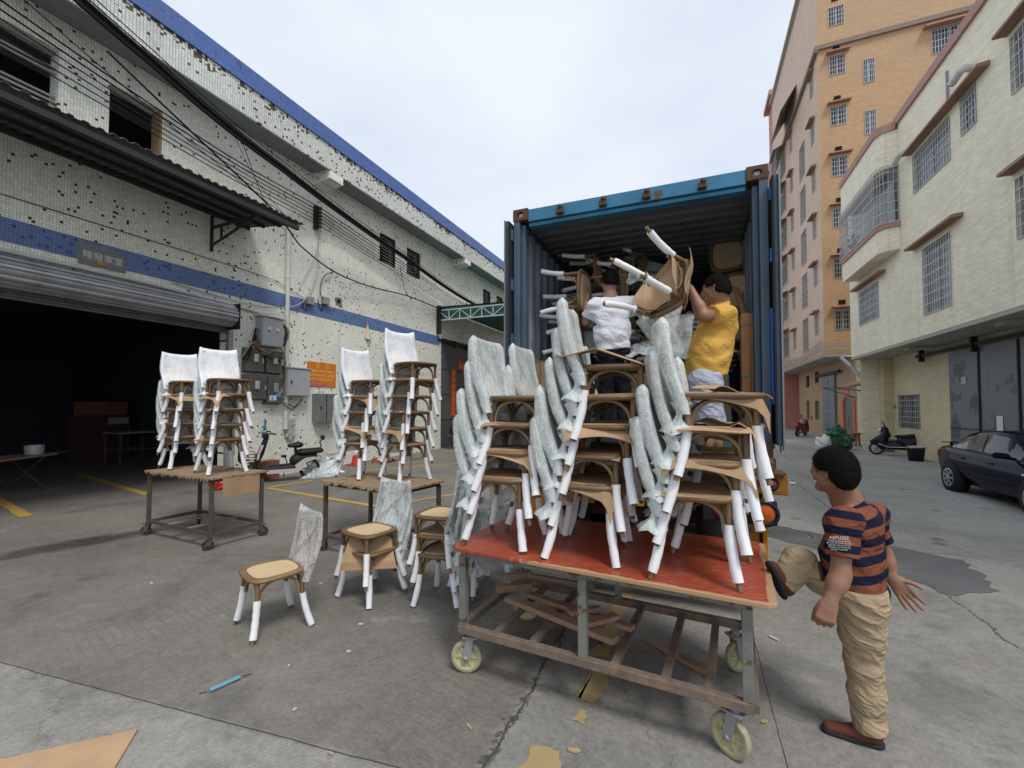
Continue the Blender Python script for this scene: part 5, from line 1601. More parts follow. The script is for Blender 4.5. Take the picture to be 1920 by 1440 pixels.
def wrap_mesh(seed, mat, thick=0.045, tail=True, flat=False):
    """foam net pulled over the chair back like a tight bag: hugs both uprights, dips between them, pointed top corners, gathered hem"""
    rd = random.Random(seed)
    NA, NT = 56, 34
    ofs = Vector((rd.uniform(0, 50), rd.uniform(0, 50), rd.uniform(0, 50)))
    ear = [rd.uniform(0.0, 0.018), rd.uniform(0.0, 0.018)]
    tw = rd.uniform(-0.007, 0.007)
    if flat: ear = [rd.uniform(0.02, 0.045), rd.uniform(0.02, 0.045)]
    lowc = [rd.uniform(-0.10, 0.02), rd.uniform(-0.10, 0.02)]
    sl = rd.uniform(0.9, 1.15)
    vs = []
    for j in range(NT + 1):
        tt = j / NT
        for i in range(NA):
            a = 2 * PI * i / NA
            ca, sa = math.cos(a), math.sin(a)
            # stadium-like loop: y across, d = distance fore/aft of the back plane
            yy = math.copysign(min(1.0, abs(ca) ** 0.55), ca)
            ex = abs(yy)
            s01 = (yy + 1) / 2
            low = -0.12 * (1 if tail else 0.2) + (lowc[0] * (1 - s01) + lowc[1] * s01)
            t = low + (1.0 - low) * tt
            mid = 1 - ex ** 2.2
            end = thick * (0.86 + 0.14 * math.sin(PI * min(1, max(0, t)))) * sl
            th = end * (1 - 0.60 * mid) * (0.82 if flat else 1)
            cl_ = max(0.0, (tt - 0.93) / 0.07)
            clos = math.sqrt(max(0.0, 1 - cl_ * cl_))
            th *= 0.10 + 0.90 * clos
            if tail: th *= 0.7 + 0.3 * min(1, tt / 0.12)
            p = up(1 if yy > 0 else -1, min(1.0, max(-0.15, t)))
            hw = max(abs(p.y), 0.186) + (end * 0.8 * (0.55 + 0.45 * clos) if not flat else end * 0.75 + 0.025 * (1 - min(1, max(0, t))))
            th = max(th, (0.030 + 0.006 * max(0, t)) * (0.30 + 0.70 * clos)) if t > 0.05 else th
            x = p.x + math.copysign(abs(sa) ** 0.7, sa) * th - 0.033 * mid * max(0, t) ** 2 * (1 - 0.0 * ex)
            y = yy * hw
            z = p.z
            if tt > 0.86:
                k = (tt - 0.86) / 0.14
                z += k * 0.022 + k * k * ((ear[0] * (1 - s01) + ear[1] * s01) * ex ** 3 + 0.012)
            z -= 0.03 * mid * max(0, tt - 0.6) / 0.4 * (0 if flat else 1) * 0
            x += tw * max(0, t) * yy
            q = Vector((x * 9, y * 9, z * 5)) + ofs
            n1 = mnoise.noise(q) * 0.007 + mnoise.noise(Vector((x * 24, y * 24, z * 6)) + ofs) * 0.005 + (0.5 - abs(mnoise.noise(Vector((x * 30, y * 22 + z * 12, z * 16)) + ofs))) * 0.006
            n1 *= 0.4 + 0.6 * clos
            x += math.copysign(1, sa) * n1 * min(1, abs(sa) * 3) * 0.9
            y += math.copysign(1, ca) * n1 * ex * 0.6
            vs.append((x, y, z))
    fs = [(j * NA + i, j * NA + (i + 1) % NA, (j + 1) * NA + (i + 1) % NA, (j + 1) * NA + i) for j in range(NT) for i in range(NA)]
    for i in range(1, NA // 2): fs.append((NT * NA + i - 0, NT * NA + (NA - i), NT * NA + (NA - i - 1) % NA, NT * NA + i + 1) if i < NA // 2 - 1 else (NT * NA + i, NT * NA + (NA - i), NT * NA + NA // 2))
    fs.append((NT * NA, NT * NA + NA - 1, NT * NA + 1))
    b = MB().add(vs, fs, True)
    if tail:      # knotted, crumpled hem at each upright
        for sy in (-1, 1):
            base = up(sy, -0.05)
            def tuft(u, v, sy=sy, base=base):
                a = 2 * PI * v
                r = (0.05 - 0.038 * math.sin(PI * min(1, u * 1.15))) * (1 + 0.25 * math.sin(5 * a + seed)) * (1 + 0.5 * u * u)
                return (base.x - 0.01 - 0.03 * u + r * math.cos(a), base.y + 0.02 * sy + r * math.sin(a) * 0.9 - sy * 0.02 * u, base.z + 0.03 - 0.16 * u + 0.012 * math.sin(3 * a + seed))
            b.grid(tuft, 7, 14)
    return b.mesh('plastic_wrap', mat)

CH = {'seat': ring_mesh(), 'cane': cane_mesh(), 'back': back_mesh(), 'arch': [arch_mesh(i) for i in range(4)],
      'leg': {(a, c): leg_mesh(a, c) for a in (-1, 1) for c in (-1, 1)},
      'foam': {(a, c): [foam_mesh(a, c, 10 * i + 3 * a + c) for i in range(5)] for a in (-1, 1) for c in (-1, 1)},
      'wrap': [wrap_mesh(i, M['wrap'], 0.054 + 0.005 * (i % 3)) for i in range(1, 7)],
      'wrapw': [wrap_mesh(5, M['wrapw'], 0.05, True, True), wrap_mesh(6, M['wrapw'], 0.055, True, True)],
      'net': [wrap_mesh(8, M['net'], 0.05, False, True)], 'film': [wrap_mesh(9, M['film'], 0.05, True, True), wrap_mesh(11, M['film'], 0.055, True, True)]}
PROTO = {}
def chair_proto(kind, vi):
    key = (kind, vi)
    if key in PROTO: return PROTO[key]
    parts = [('seat', CH['seat'], [('cane_panel', CH['cane'])])]
    for i, (a, c) in enumerate(((1, 1), (1, -1), (-1, 1), (-1, -1))):
        parts.append(('leg', CH['leg'][(a, c)], [('foam_sleeve', CH['foam'][(a, c)][(vi * 2 + i * 3) % 5])]))
    for q in CH['arch']: parts.append(('brace', q, []))
    parts.append(('back_frame', CH['back'], []))
    if kind: parts.append(('plastic_wrap', CH[kind][vi % len(CH[kind])], []))
    PROTO[key] = parts
    return parts
def chair(loc_, rot, label, group, kind='wrap', vi=0, name='dining_chair'):
    o = empty(name, loc_, 0, label, 'chair', group, rot=rot)
    for nm, me, subs in chair_proto(kind, vi):
        p = inst(nm, me, o)
        for n2, m2 in subs: inst(n2, m2, p)
    return o

# cardboard interleaves
def card_mesh(seed, w_=0.44, d_=0.42, droop=0.06, th=0.004):
    rd = random.Random(seed)
    ph = [rd.uniform(0, 6) for _ in range(6)]
    dr_ = [rd.uniform(0.2, 1.2) * droop for _ in range(4)]
    cor = [(rd.uniform(-.05, .05), rd.uniform(-.05, .05)) for _ in range(4)]
    def fn(u, v):
        x = (u - 0.5) * d_ + (cor[0][0] * (1 - u) + cor[1][0] * u) * v
        y = (v - 0.5) * w_ + (cor[2][1] * (1 - v) + cor[3][1] * v) * u
        z = 0.006 + 0.005 * math.sin(7 * x + ph[0]) * math.cos(8 * y + ph[1])
        for (e, k) in ((abs(x) - 0.185, 0 if x > 0 else 1), (abs(y) - 0.19, 2 if y > 0 else 3)):
            if e > 0: z -= e * 18 * dr_[k] * (1 + 0.3 * math.sin(ph[2 + k % 3] + 9 * (x + y)))
        x += 0.008 * math.sin(23 * y + ph[4]) * (abs(u - 0.5) > 0.45)
        y += 0.008 * math.sin(21 * x + ph[5]) * (abs(v - 0.5) > 0.45)
        return (x, y, z)
    return MB().sheet(fn, 14, 14, th, False).mesh('cardboard_sheet', M['card'])
CARDS = [card_mesh(40 + i, 0.41 + 0.035 * (i % 3), 0.41 + 0.05 * (i % 2), 0.06 + 0.035 * (i % 4)) for i in range(6)]
def cardboard(loc_, rz, label, i, group=None):
    o = inst('cardboard_sheet', CARDS[i % 6], None, loc_, (0, 0, rz))
    return tag(o, label, 'cardboard', group or 'cardboard sheets between stacked chairs')

ORD = ['bottom', 'second', 'third', 'fourth', 'fifth', 'sixth']
def ordinal(k, n):
    return 'bottom' if k == 0 else 'top' if k == n - 1 else ORD[k] + ' from bottom'
def stack(x, y, z, yaw, n, where, kinds, pitch=0.182, shift=0.042, cards=(), seed=0, lean=0.0):
    rd = random.Random(seed)
    d = Vector((math.cos(yaw), math.sin(yaw)))
    for k in range(n):
        px_, py_ = x + d.x * shift * k + rd.uniform(-.006, .006), y + d.y * shift * k + rd.uniform(-.006, .006)
        kd = kinds[k] if isinstance(kinds, (list, tuple)) else kinds
        ya = yaw + rd.uniform(-0.09, 0.09)
        chair((px_, py_, z + pitch * k), (0, 0, ya), 'brown bentwood chair, %s of the %s' % (ordinal(k, n), where), 'stacked chairs', kd, seed + k)
        if k in cards:
            cardboard((px_ + rd.uniform(-.02, .02), py_ + rd.uniform(-.02, .02), z + pitch * k + SEAT), ya + rd.uniform(-.2, .2), 'cardboard on %s seat, %s' % (ordinal(k, n), where), seed + k)

# ------------------------------------------------------------------ red cart
RZ = 0.86
redm = MT('worn_red_plywood')
x, y, z = redm.pos(True)
n_ = redm.noise(5, 6, 0.7)
sc_ = redm.noise(1.0, 5, 0.75, vec=redm.vec(x * 3.0 + y * 9, y * 30.0 - x * 20, 0.0))
edge = (x.abs() - 0.905).max(y.abs() - 0.495)
chip = (n_ * 0.30 + edge * 3.2).gt(0.245)
cc = redm.mix(sc_.step(0.545, 0.62) * 0.6, redm.scale((0.32, 0.055, 0.025), (redm.noise(2.2, 4) - 0.5) * 0.6 + 1.0), (0.42, 0.20, 0.10))
cc = redm.mix(redm.noise(2.6, 6, 0.75).step(0.66, 0.68) * 0.8, cc, (0.40, 0.24, 0.13))
redm.col(redm.mix(chip, cc, (0.43, 0.26, 0.14)))
redm.set('Roughness', 0.42 + 0.0)
redm.bump(n_, 0.003, 0.4)
RC = empty('red_cart', (-0.565, 3.03, 0), R(-4.5), 'long trolley with worn red plywood top on big yellow castor wheels', 'cart')
tp_ = [(-0.93, -0.46), (-0.88, -0.52), (0.93, -0.545), (0.97, -0.51), (0.965, 0.50), (0.93, 0.53), (-0.90, 0.53), (-0.93, 0.50)]
MB().prism(tp_, RZ - 0.028, RZ).build('table_top', redm.m, RC, 0.006)
gs = pm('grey_green_frame_paint', (0.20, 0.205, 0.185), 0.6, 0.2, var=0.3, sc=7, c2=(0.13, 0.07, 0.04), mixat=0.60, bump=0.3)
gs2 = pm('dusty_frame_paint', (0.17, 0.135, 0.11), 0.75, 0.1, var=0.35, sc=9, c2=(0.24, 0.16, 0.11), mixat=0.55, bump=0.3)
fx0, fx1, fy0, fy1 = -0.86, 0.84, -0.44, 0.44
ZB = 0.30
for (xx, yy) in ((fx0, fy0), (fx1, fy0), (fx0, fy1), (fx1, fy1), (-0.02, fy0), (-0.02, fy1)):
    MB().box(xx - 0.025, xx + 0.025, yy - 0.025, yy + 0.025, ZB + 0.026, RZ - 0.075).build('post', gs, RC, 0.003)
for (a, c) in (((fx0, fy0), (fx1, fy0)), ((fx0, fy1), (fx1, fy1)), ((fx0, fy0), (fx0, fy1)), ((fx1, fy0), (fx1, fy1))):
    hz = 0.0 if a[1] == c[1] else 0.003
    MB().bar((a[0], a[1], RZ - 0.052 - hz), (c[0], c[1], RZ - 0.052 - hz), 0.045, 0.045).build('top_rail', gs, RC)
    MB().bar((a[0] * 1.03, a[1] * 1.02, ZB - hz), (c[0] * 1.03, c[1] * 1.02, ZB - hz), 0.05, 0.05).build('bottom_rail', gs2, RC, 0.003)
for xx in (-0.62, -0.36, 0.16, 0.44, 0.66):
    MB().bar((xx, fy0, ZB + 0.004), (xx, fy1, ZB + 0.004), 0.045, 0.03).build('cross_bar', gs2, RC)
wy = pm('cream_castor', (0.46, 0.43, 0.24), 0.55, var=0.3, sc=9, grime=0.35)
wr = pm('castor_tread', (0.38, 0.36, 0.25), 0.7, var=0.3, sc=9, grime=0.5)
def castor(par, x, y, r, wd, steer, mat=wy, tread=wr, fork=None, ztop=None):
    fork = fork or M['greymetal']
    e = inst('castor', MB().cyl((0, 0, 2 * r + 0.02), (0, 0, (ztop or 2 * r + 0.05)), 0.03, n=10).cbox((0, 0, 2 * r + 0.035), (0.10, 0.09, 0.012)).mesh('castor', fork), par, (x, y, 0), (0, 0, steer))
    off = 0.03
    f = MB()
    for s_ in (-1, 1):
        f.bar((0, s_ * (wd / 2 + 0.012), 2 * r + 0.03), (off, s_ * (wd / 2 + 0.012), r - 0.01), 0.05, 0.008, (0, 1, 0))
        f.lathe([(0, 0), (0.016, 0), (0.016, 0.012), (0, 0.012)], 8, (off, s_ * (wd / 2 + 0.014) - 0.006, r), 'y')
    inst('fork', f.mesh('fork', fork), e)
    w1 = MB().lathe([(r * 0.78, -wd / 2 + 0.004), (r * 0.94, -wd / 2), (r, -wd / 3), (r, wd / 3), (r * 0.94, wd / 2), (r * 0.78, wd / 2 - 0.004)], 28, (off, 0, r), 'y')
    wh = inst('wheel', w1.mesh('wheel', tread), e)
    h = MB()
    for s_ in (-1, 1):
        h.lathe([(0.0, s_ * wd * 0.42), (r * 0.28, s_ * wd * 0.40), (r * 0.30, s_ * wd * 0.20), (r * 0.68, s_ * wd * 0.18), (r * 0.72, s_ * wd * 0.45), (r * 0.80, s_ * wd * 0.46)], 28, (off, 0, r), 'y')
        for k in range(6):
            a = PI * k / 3
            h.bar((off + r * 0.28 * math.cos(a), s_ * wd * 0.24, r + r * 0.28 * math.sin(a)), (off + r * 0.70 * math.cos(a), s_ * wd * 0.24, r + r * 0.70 * math.sin(a)), 0.012, 0.012, (0, 1, 0))
    inst('hub', h.mesh('hub', mat), wh)
    return e
for (xx, yy, st_) in ((fx0 + 0.04, fy0 + 0.03, R(200)), (fx1 - 0.06, fy0 + 0.02, R(150)), (fx1 - 0.06, fy1 - 0.03, R(40)), (fx0 + 0.04, fy1 - 0.03, R(20))):
    castor(RC, xx, yy, 0.105, 0.042, st_, ztop=0.278)
# scrap wood lying on the cart's lower frame
wd_ = pm('scrap_wood', (0.30, 0.20, 0.13), 0.85, var=0.35, sc=12, bump=0.2, rnd=0.2)
def plank(a, c, wd, th, label, nm='plank'):
    a, c = Vector(a), Vector(c)
    o0 = a.copy()
    o = MB().bar(a - o0, c - o0, wd, th).build(nm, wd_, None, 0.003)
    o.location = o0
    return tag(o, label, 'wood', 'scrap wood on the red cart')
plank((-1.32, 3.10, 0.345), (-0.46, 2.78, 0.355), 0.075, 0.035, 'long dusty batten lying aslant on the lower frame of the red cart')
plank((-1.2, 3.22, 0.345), (-0.38, 2.98, 0.352), 0.065, 0.03, 'second dusty batten lying behind the first under the red cart')
plank((-0.66, 2.84, 0.395), (-0.50, 3.03, 0.390), 0.07, 0.03, 'short wood block across the ends of the two battens')
plank((-0.80, 2.95, 0.392), (-0.62, 3.10, 0.390), 0.06, 0.03, 'smaller wood block behind the short block on the battens')
plank((-1.42, 3.10, 0.40), (-1.18, 3.24, 0.41), 0.07, 0.05, 'stubby wood offcut on the left end of the lower frame')
plank((-1.38, 3.20, 0.455), (-1.22, 3.34, 0.46), 0.06, 0.05, 'pale split offcut on top of the pile at the left end')
plank((-1.25, 3.3, 0.46), (-0.75, 3.50, 0.37), 0.03, 0.03, 'thin pale lath sticking out under the back of the red cart')
plank((-0.35, 3.55, 0.02), (0.10, 3.22, 0.02), 0.05, 0.03, 'rough lath lying on the ground under the red cart')

FRONT = [(-1.225, 2.86, 4, 'front left stack on the red cart', (0, 1, 2), 0.02), (-0.63, 2.83, 5, 'tall middle front stack on the red cart', (0, 1, 2, 3), 0.04), (0.0, 2.745, 4, 'front right stack on the red cart', (0, 1, 2, 3), 0.0)]
for i, (x_, y_, n__, wh, cds, ya) in enumerate(FRONT):
    stack(x_ - 0.003, y_, RZ, ya, n__, wh, 'wrap', cards=cds, seed=3 * i)
BACK = [(-1.12, 3.33, 4, 'back left stack on the red cart', (1, 2), 0.05), (-0.64, 3.36, 4, 'middle back stack on the red cart', (1, 2), -0.04), (0.10, 3.24, 3, 'back right stack on the red cart', (0, 1), 0.03)]
for i, (x_, y_, n__, wh, cds, ya) in enumerate(BACK):
    stack(x_ - 0.003, y_, RZ, ya, n__, wh, 'wrap', cards=cds, seed=20 + 3 * i)
# folded sheet of cardboard tented over the tall middle stack
b = MB()
def tent(u, v):
    x = (u - 0.5) * 0.62
    y = (v - 0.5) * 0.50
    z = 0.085 * (1 - abs(u - 0.38) * 2.2) + 0.012 * math.sin(9 * y) + (0.03 if u < 0.05 else 0)
    return (x, y, z)
b.sheet(tent, 16, 8, 0.004, False)
o = b.build('cardboard_sheet', M['card'])
o.location = (-0.50, 2.83, RZ + 0.182 * 4 + SEAT + 0.03)
o.rotation_euler = (R(4), R(4), R(8))
tag(o, 'large creased cardboard sheet tented over the tall middle stack', 'cardboard', 'cardboard sheets between stacked chairs')
# torn cardboard hanging off the right stack
for k, (dz, dx, ti, lab) in enumerate([(3, 0.06, 14, 'torn cardboard poking out from the top of the front right stack'), (2, 0.09, -10, 'torn cardboard flap bent down at the right stack second from top')]):
    b = MB().sheet(lambda u, v: ((u - .5) * 0.30, (v - .5) * 0.34 + 0.03 * math.sin(6 * u), 0.02 * math.sin(8 * u + k) - 0.10 * max(0, u - 0.75) * (2 + k)), 12, 6, 0.004, False)
    o = b.build('cardboard_sheet', M['card'])
    o.location = (0.0 + 0.042 * dz + dx, 2.74, RZ + 0.182 * dz + SEAT + 0.02)
    o.rotation_euler = (R(3), R(ti) * 0.3, R(20 - 30 * k))
    tag(o, lab, 'cardboard', 'cardboard sheets between stacked chairs')

# ------------------------------------------------------------------ small carts on the left
top_m = pm('worn_board_top', (0.30, 0.205, 0.125), 0.85, var=0.3, sc=7, c2=(0.17, 0.115, 0.07), mixat=0.6, bump=0.3)
def small_cart(o, rz, w_, d_, h, label, seed):
    e = empty('steel_cart', o, rz, label, 'cart', 'small steel carts')
    rd = random.Random(seed)
    N = 60
    pts = []
    for (a, c) in (((-1, -1), (1, -1)), ((1, -1), (1, 1)), ((1, 1), (-1, 1)), ((-1, 1), (-1, -1))):
        for k in range(N // 4):
            t = k / (N // 4)
            pts.append(((a[0] + (c[0] - a[0]) * t) * (w_ / 2 + 0.06) + rd.uniform(-.008, .012), (a[1] + (c[1] - a[1]) * t) * (d_ / 2 + 0.05) + rd.uniform(-.012, .012)))
    tpo = MB().prism(pts, h - 0.022, h).build('board_top', top_m, e)
    # frayed torn edge strips
    q = MB()
    for k in range(46):
        s_ = rd.uniform(-1, 1)
        x_ = s_ * w_ / 2
        L = rd.uniform(0.02, 0.06)
        q.add([(x_, -d_ / 2 - 0.055, h - 0.004), (x_ + rd.uniform(.02, .06), -d_ / 2 - 0.057, h - 0.006), (x_ + rd.uniform(-.01, .05), -d_ / 2 - 0.062 - rd.uniform(0, .02), h - L), (x_ - 0.01, -d_ / 2 - 0.056, h - L * 0.6)], [(0, 1, 2, 3)])
    tag(q.build('frayed_edge', top_m, tpo), kind='stuff')
    for sx in (-1, 1):
        for sy in (-1, 1):
            MB().box(sx * w_ / 2 - 0.022, sx * w_ / 2 + 0.022, sy * d_ / 2 - 0.022, sy * d_ / 2 + 0.022, 0.16, h - 0.062).build('post', M['steel'], e, 0.003)
            castor(e, sx * w_ / 2, sy * d_ / 2, 0.062, 0.034, rd.uniform(0, 6), M['steel'], M['rubber'], M['steel'], 0.165)
    for z_, nm in ((h - 0.042, 'top_rail'), (0.19, 'bottom_rail')):
        for sy in (-1, 1): MB().bar((-w_ / 2, sy * d_ / 2, z_), (w_ / 2, sy * d_ / 2, z_), 0.04, 0.036).build(nm, M['steel'], e)
        for sx in (-1, 1): MB().bar((sx * w_ / 2, -d_ / 2, z_ - 0.003), (sx * w_ / 2, d_ / 2, z_ - 0.003), 0.04, 0.036).build(nm, M['steel'], e)
    for x_ in (-0.15 * w_, 0.15 * w_): MB().bar((x_, -d_ / 2, 0.205), (x_, d_ / 2, 0.205), 0.05, 0.02).build('shelf_slat', wd_, e)
    return e
C1 = (-6.33, 4.05, 0)
small_cart(C1, R(-3.5), 1.46, 0.66, 0.90, 'rusty steel cart with torn board top near the dark gateway', 5)
C2 = (-3.62, 4.48, 0)
small_cart(C2, R(-8), 1.22, 0.72, 0.87, 'rusty steel cart with frayed board top behind the loose chairs', 6)
# cardboard panel hanging from the cart near the gateway
b = MB().sheet(lambda u, v: ((u - .5) * 0.50, (v - .5) * 0.24, 0.006 * math.sin(9 * u)), 10, 4, 0.005, False)
o = b.build('cardboard_sheet', M['card'])
o.location = (-5.545, 4.02, 0.755)
o.rotation_euler = (R(90), 0, R(88))
tag(o, 'plain cardboard panel hanging from the side of the cart by the gateway', 'cardboard')
stack(-6.98, 4.14, 0.90, R(-8), 5, 'left stack on the gateway cart', ['wrap', 'wrap', 'wrap', 'wrap', 'wrapw'], cards=(0, 2, 3), seed=40, pitch=0.2, shift=0.038)
stack(-5.93, 4.0, 0.90, R(-14), 5, 'right stack on the gateway cart', ['wrap', 'wrap', 'wrap', 'wrap', 'wrapw'], cards=(0, 2, 3), seed=50, pitch=0.2, shift=0.038)
stack(-4.05, 4.60, 0.87, R(-5), 5, 'left stack on the far cart', ['wrap', 'wrap', 'wrap', 'wrap', 'wrapw'], cards=(0, 1, 3), seed=60, pitch=0.2, shift=0.038)
stack(-3.38, 4.62, 0.87, R(-18), 6, 'right stack on the far cart', ['wrap', 'wrap', 'wrap', 'wrap', 'wrap', 'wrapw'], cards=(0, 1, 2, 4), seed=70, pitch=0.2, shift=0.038)

# ------------------------------------------------------------------ loose chairs on the ground
chair((-3.22, 2.62, 0), (0, 0, R(-112)), 'single brown chair with cane seat and netted back standing alone on the ground', 'chairs on the ground', 'net', 1)
stack(-2.86, 3.40, 0, R(-104), 2, 'pair of chairs with film-wrapped backs on the ground', ['film', 'film'], cards=(), seed=80, pitch=0.17, shift=0.03)
b = MB().sheet(lambda u, v: ((u - .5) * 0.32, (v - .5) * 0.44 * (0.8 + 0.35 * u), 0.03 * math.sin(PI * v) + 0.012 * math.sin(5 * u + 2 * v) - 0.16 * max(0, u - 0.80)), 14, 8, 0.004, False)
o = b.build('cardboard_sheet', M['card'])
o.location = (-2.80, 3.29, 0.455)
o.rotation_euler = (R(-6), R(66), R(-58))
tag(o, 'large cardboard flap hanging in front of the pair of chairs on the ground', 'cardboard', 'cardboard sheets between stacked chairs')
stack(-2.16, 3.60, 0, R(184), 3, 'group of three chairs by the red cart', ['wrap', 'film', 'film'], cards=(1,), seed=90, pitch=0.17, shift=0.02)
chair((-1.98, 3.95, 0), (0, 0, R(150)), 'brown chair in grey film at the back left of the red cart', 'chairs on the ground', 'film', 0)
# ================================================================== PEOPLE
CAM_R = Matrix.Rotation(YAW, 3, 'Z') @ Matrix.Rotation(R(1.8), 3, 'X')
def at(u, v, d):
    """world point seen at photo pixel (u, v) at camera depth d metres"""
    return CAM_R @ Vector(((u - 960) / 820 * d, d, -(v - 736) / 820 * d)) + Vector((0, 0, CAM_H))
VR = CAM_R @ Vector((1, 0, 0))        # to the right in the view
VA = Vector((-math.sin(YAW), math.cos(YAW), 0))   # away from the camera
UPV = Vector((0, 0, 1))

def skinmat(name, c):
    m = MT(name)
    m.pos(True)
    n = m.noise(9, 3)
    m.col(m.mix(n.step(0.4, 0.7) * 0.35, c, (c[0] * 1.15, c[1] * 0.86, c[2] * 0.8)))
    m.set('Roughness', 0.52)
    m.set('Subsurface Weight', 0.12)
    m.set('Subsurface Radius', (0.02, 0.008, 0.004))
    m.bump(m.noise(120, 2), 0.002, 0.25)
    return m.m
SKIN = skinmat('tan_skin', (0.27, 0.142, 0.088))
SKIN2 = skinmat('light_tan_skin', (0.34, 0.195, 0.13))
def clothmat(name, c, bands=None, var=0.12, fine=0.3):
    m = MT(name)
    x, y, z = m.pos(True)
    n = m.noise(5, 3)
    base = m.scale(c, (n - 0.5) * (2 * var) + 1.0)
    if bands:
        t = m.attr('band')
        f = (t + 0.0).fract()
        base = m.mix(f.step(0.49, 0.505) - f.step(0.975, 0.99), base, m.scale(bands, (n - 0.5) * 0.3 + 1.0))
    m.col(base)
    m.set('Roughness', 0.88)
    m.set('Specular IOR Level', 0.15)
    fold = m.noise(1.0, 2, 0.5, vec=m.vec(x * 7 + z * 5, y * 7 - z * 4, z * 10))
    rdg = (1.0 - (fold - 0.5).abs() * 5.0).max(0.0)
    m.bump(fold * 0.6 + rdg * rdg * 0.45 + m.noise(300, 2) * 0.02, 0.03, fine)
    return m.m
def hairmat():
    m = MT('black_hair')
    x, y, z = m.pos(True)
    n = m.noise(1.0, 4, 0.7, vec=m.vec(x * 190, y * 190, z * 14))
    m.col(m.scale((0.010, 0.009, 0.008), n + 0.5))
    m.set('Roughness', 0.7)
    m.set('Specular IOR Level', 0.06)
    m.bump(n, 0.005, 0.7)
    return m.m
HAIR = hairmat()

def np3(v): return np.array((v[0], v[1], v[2]), float)
def hand(S, wr, f, n, thumb, curl, spread=0.0, sc=1.0, tcurl=0.4):
    """palm with four fingers and a thumb. f: finger direction, n: side the fingers curl towards, thumb: +1/-1 side"""
    f = Vector(f).normalized()
    n = Vector(n)
    n = (n - f * n.dot(f)).normalized()
    l = f.cross(n).normalized() * thumb
    kn = []
    for i in range(4):
        s_ = (1.5 - i) * 0.0205 * sc
        k = wr + f * (0.088 - 0.004 * abs(i - 1.2)) * sc + l * s_
        S.cone(wr + f * 0.012 * sc + l * s_ * 0.6, k, 0.0165 * sc, 0.0125 * sc, 0.012)
        kn.append((k, i))
    S.cone(wr - f * 0.02, wr + f * 0.03 * sc, 0.025 * sc, 0.027 * sc, 0.02, sq=(n, 1.5))
    for k, i in kn:
        L = (0.044, 0.049, 0.046, 0.036)[i] * sc
        d0 = (f + l * (1.5 - i) * spread).normalized()
        p = k
        ang = 0
        for j in range(3):
            ang += curl[j] if isinstance(curl, (list, tuple)) else curl
            d = (d0 * math.cos(ang) + n * math.sin(ang)).normalized()
            q = p + d * L * (1.0, 0.68, 0.55)[j]
            S.cone(p, q, (0.0108 - 0.0008 * j) * sc, (0.0100 - 0.0009 * j) * sc, 0.0025)
            p = q
    p = wr + f * 0.022 * sc + l * 0.026 * sc
    d = ((f * 0.55 + l * 0.7 + n * 0.25) if tcurl < 0.8 else (f * 0.9 + l * 0.25 + n * 0.5)).normalized()
    for j in range(3):
        q = p + d * (0.040, 0.032, 0.026)[j] * sc
        S.cone(p, q, (0.0155 - 0.003 * j) * sc, (0.0125 - 0.0022 * j) * sc, 0.008)
        p = q
        d = (d + (f * 0.8 + n * 0.5 - l * 0.3) * tcurl).normalized()

def head(S, c, face, upv, sc=1.0, neck=None, ears=True):
    """skull, jaw, nose, brow, lips and ears; c is the centre of the skull"""
    face = Vector(face).normalized()
    upv = Vector(upv)
    upv = (upv - face * upv.dot(face)).normalized()
    sd_ = upv.cross(face)
    Mx = np.array([list(face), list(sd_), list(upv)]).T
    S.ell(np3(c), (0.098 * sc, 0.077 * sc, 0.105 * sc), Mx, 0.02)
    chin = c + face * 0.068 * sc - upv * 0.112 * sc
    jaw = c + face * 0.020 * sc - upv * 0.070 * sc
    for s_ in (-1, 1):
        S.cone(jaw + sd_ * s_ * 0.048 * sc, chin + sd_ * s_ * 0.012 * sc, 0.026 * sc, 0.024 * sc, 0.03)
        S.cone(c + face * 0.066 * sc + sd_ * s_ * 0.036 * sc - upv * 0.03 * sc, c + face * 0.045 * sc + sd_ * s_ * 0.05 * sc - upv * 0.04 * sc, 0.026 * sc, 0.022 * sc, 0.025)
        S.cone(c + face * 0.086 * sc + sd_ * s_ * 0.012 * sc + upv * 0.022 * sc, c + face * 0.076 * sc + sd_ * s_ * 0.045 * sc + upv * 0.018 * sc, 0.013 * sc, 0.011 * sc, 0.012)
        if ears:
            e = c + sd_ * s_ * 0.079 * sc - face * 0.008 * sc - upv * 0.018 * sc
            S.cone(e + upv * 0.022 * sc - face * 0.006, e - upv * 0.020 * sc + face * 0.004, 0.0165 * sc, 0.011 * sc, 0.006, sq=(sd_ + face * 0.35 * s_, 2.0))
    S.cone(c + face * 0.095 * sc + upv * 0.008 * sc, c + face * 0.113 * sc - upv * 0.036 * sc, 0.010 * sc, 0.0135 * sc, 0.012)
    S.cone(c + face * 0.096 * sc - upv * 0.037 * sc + sd_ * 0.012, c + face * 0.096 * sc - upv * 0.037 * sc - sd_ * 0.012, 0.010 * sc, 0.010 * sc, 0.01)
    S.cone(c + face * 0.090 * sc - upv * 0.066 * sc + sd_ * 0.02, c + face * 0.090 * sc - upv * 0.066 * sc - sd_ * 0.02, 0.011 * sc, 0.011 * sc, 0.01)
    if neck is not None:
        S.cone(c - upv * 0.05 * sc - face * 0.022 * sc, neck, 0.056 * sc, 0.064 * sc, 0.03)
        S.cone(jaw, neck + face * 0.02, 0.040 * sc, 0.05 * sc, 0.03)

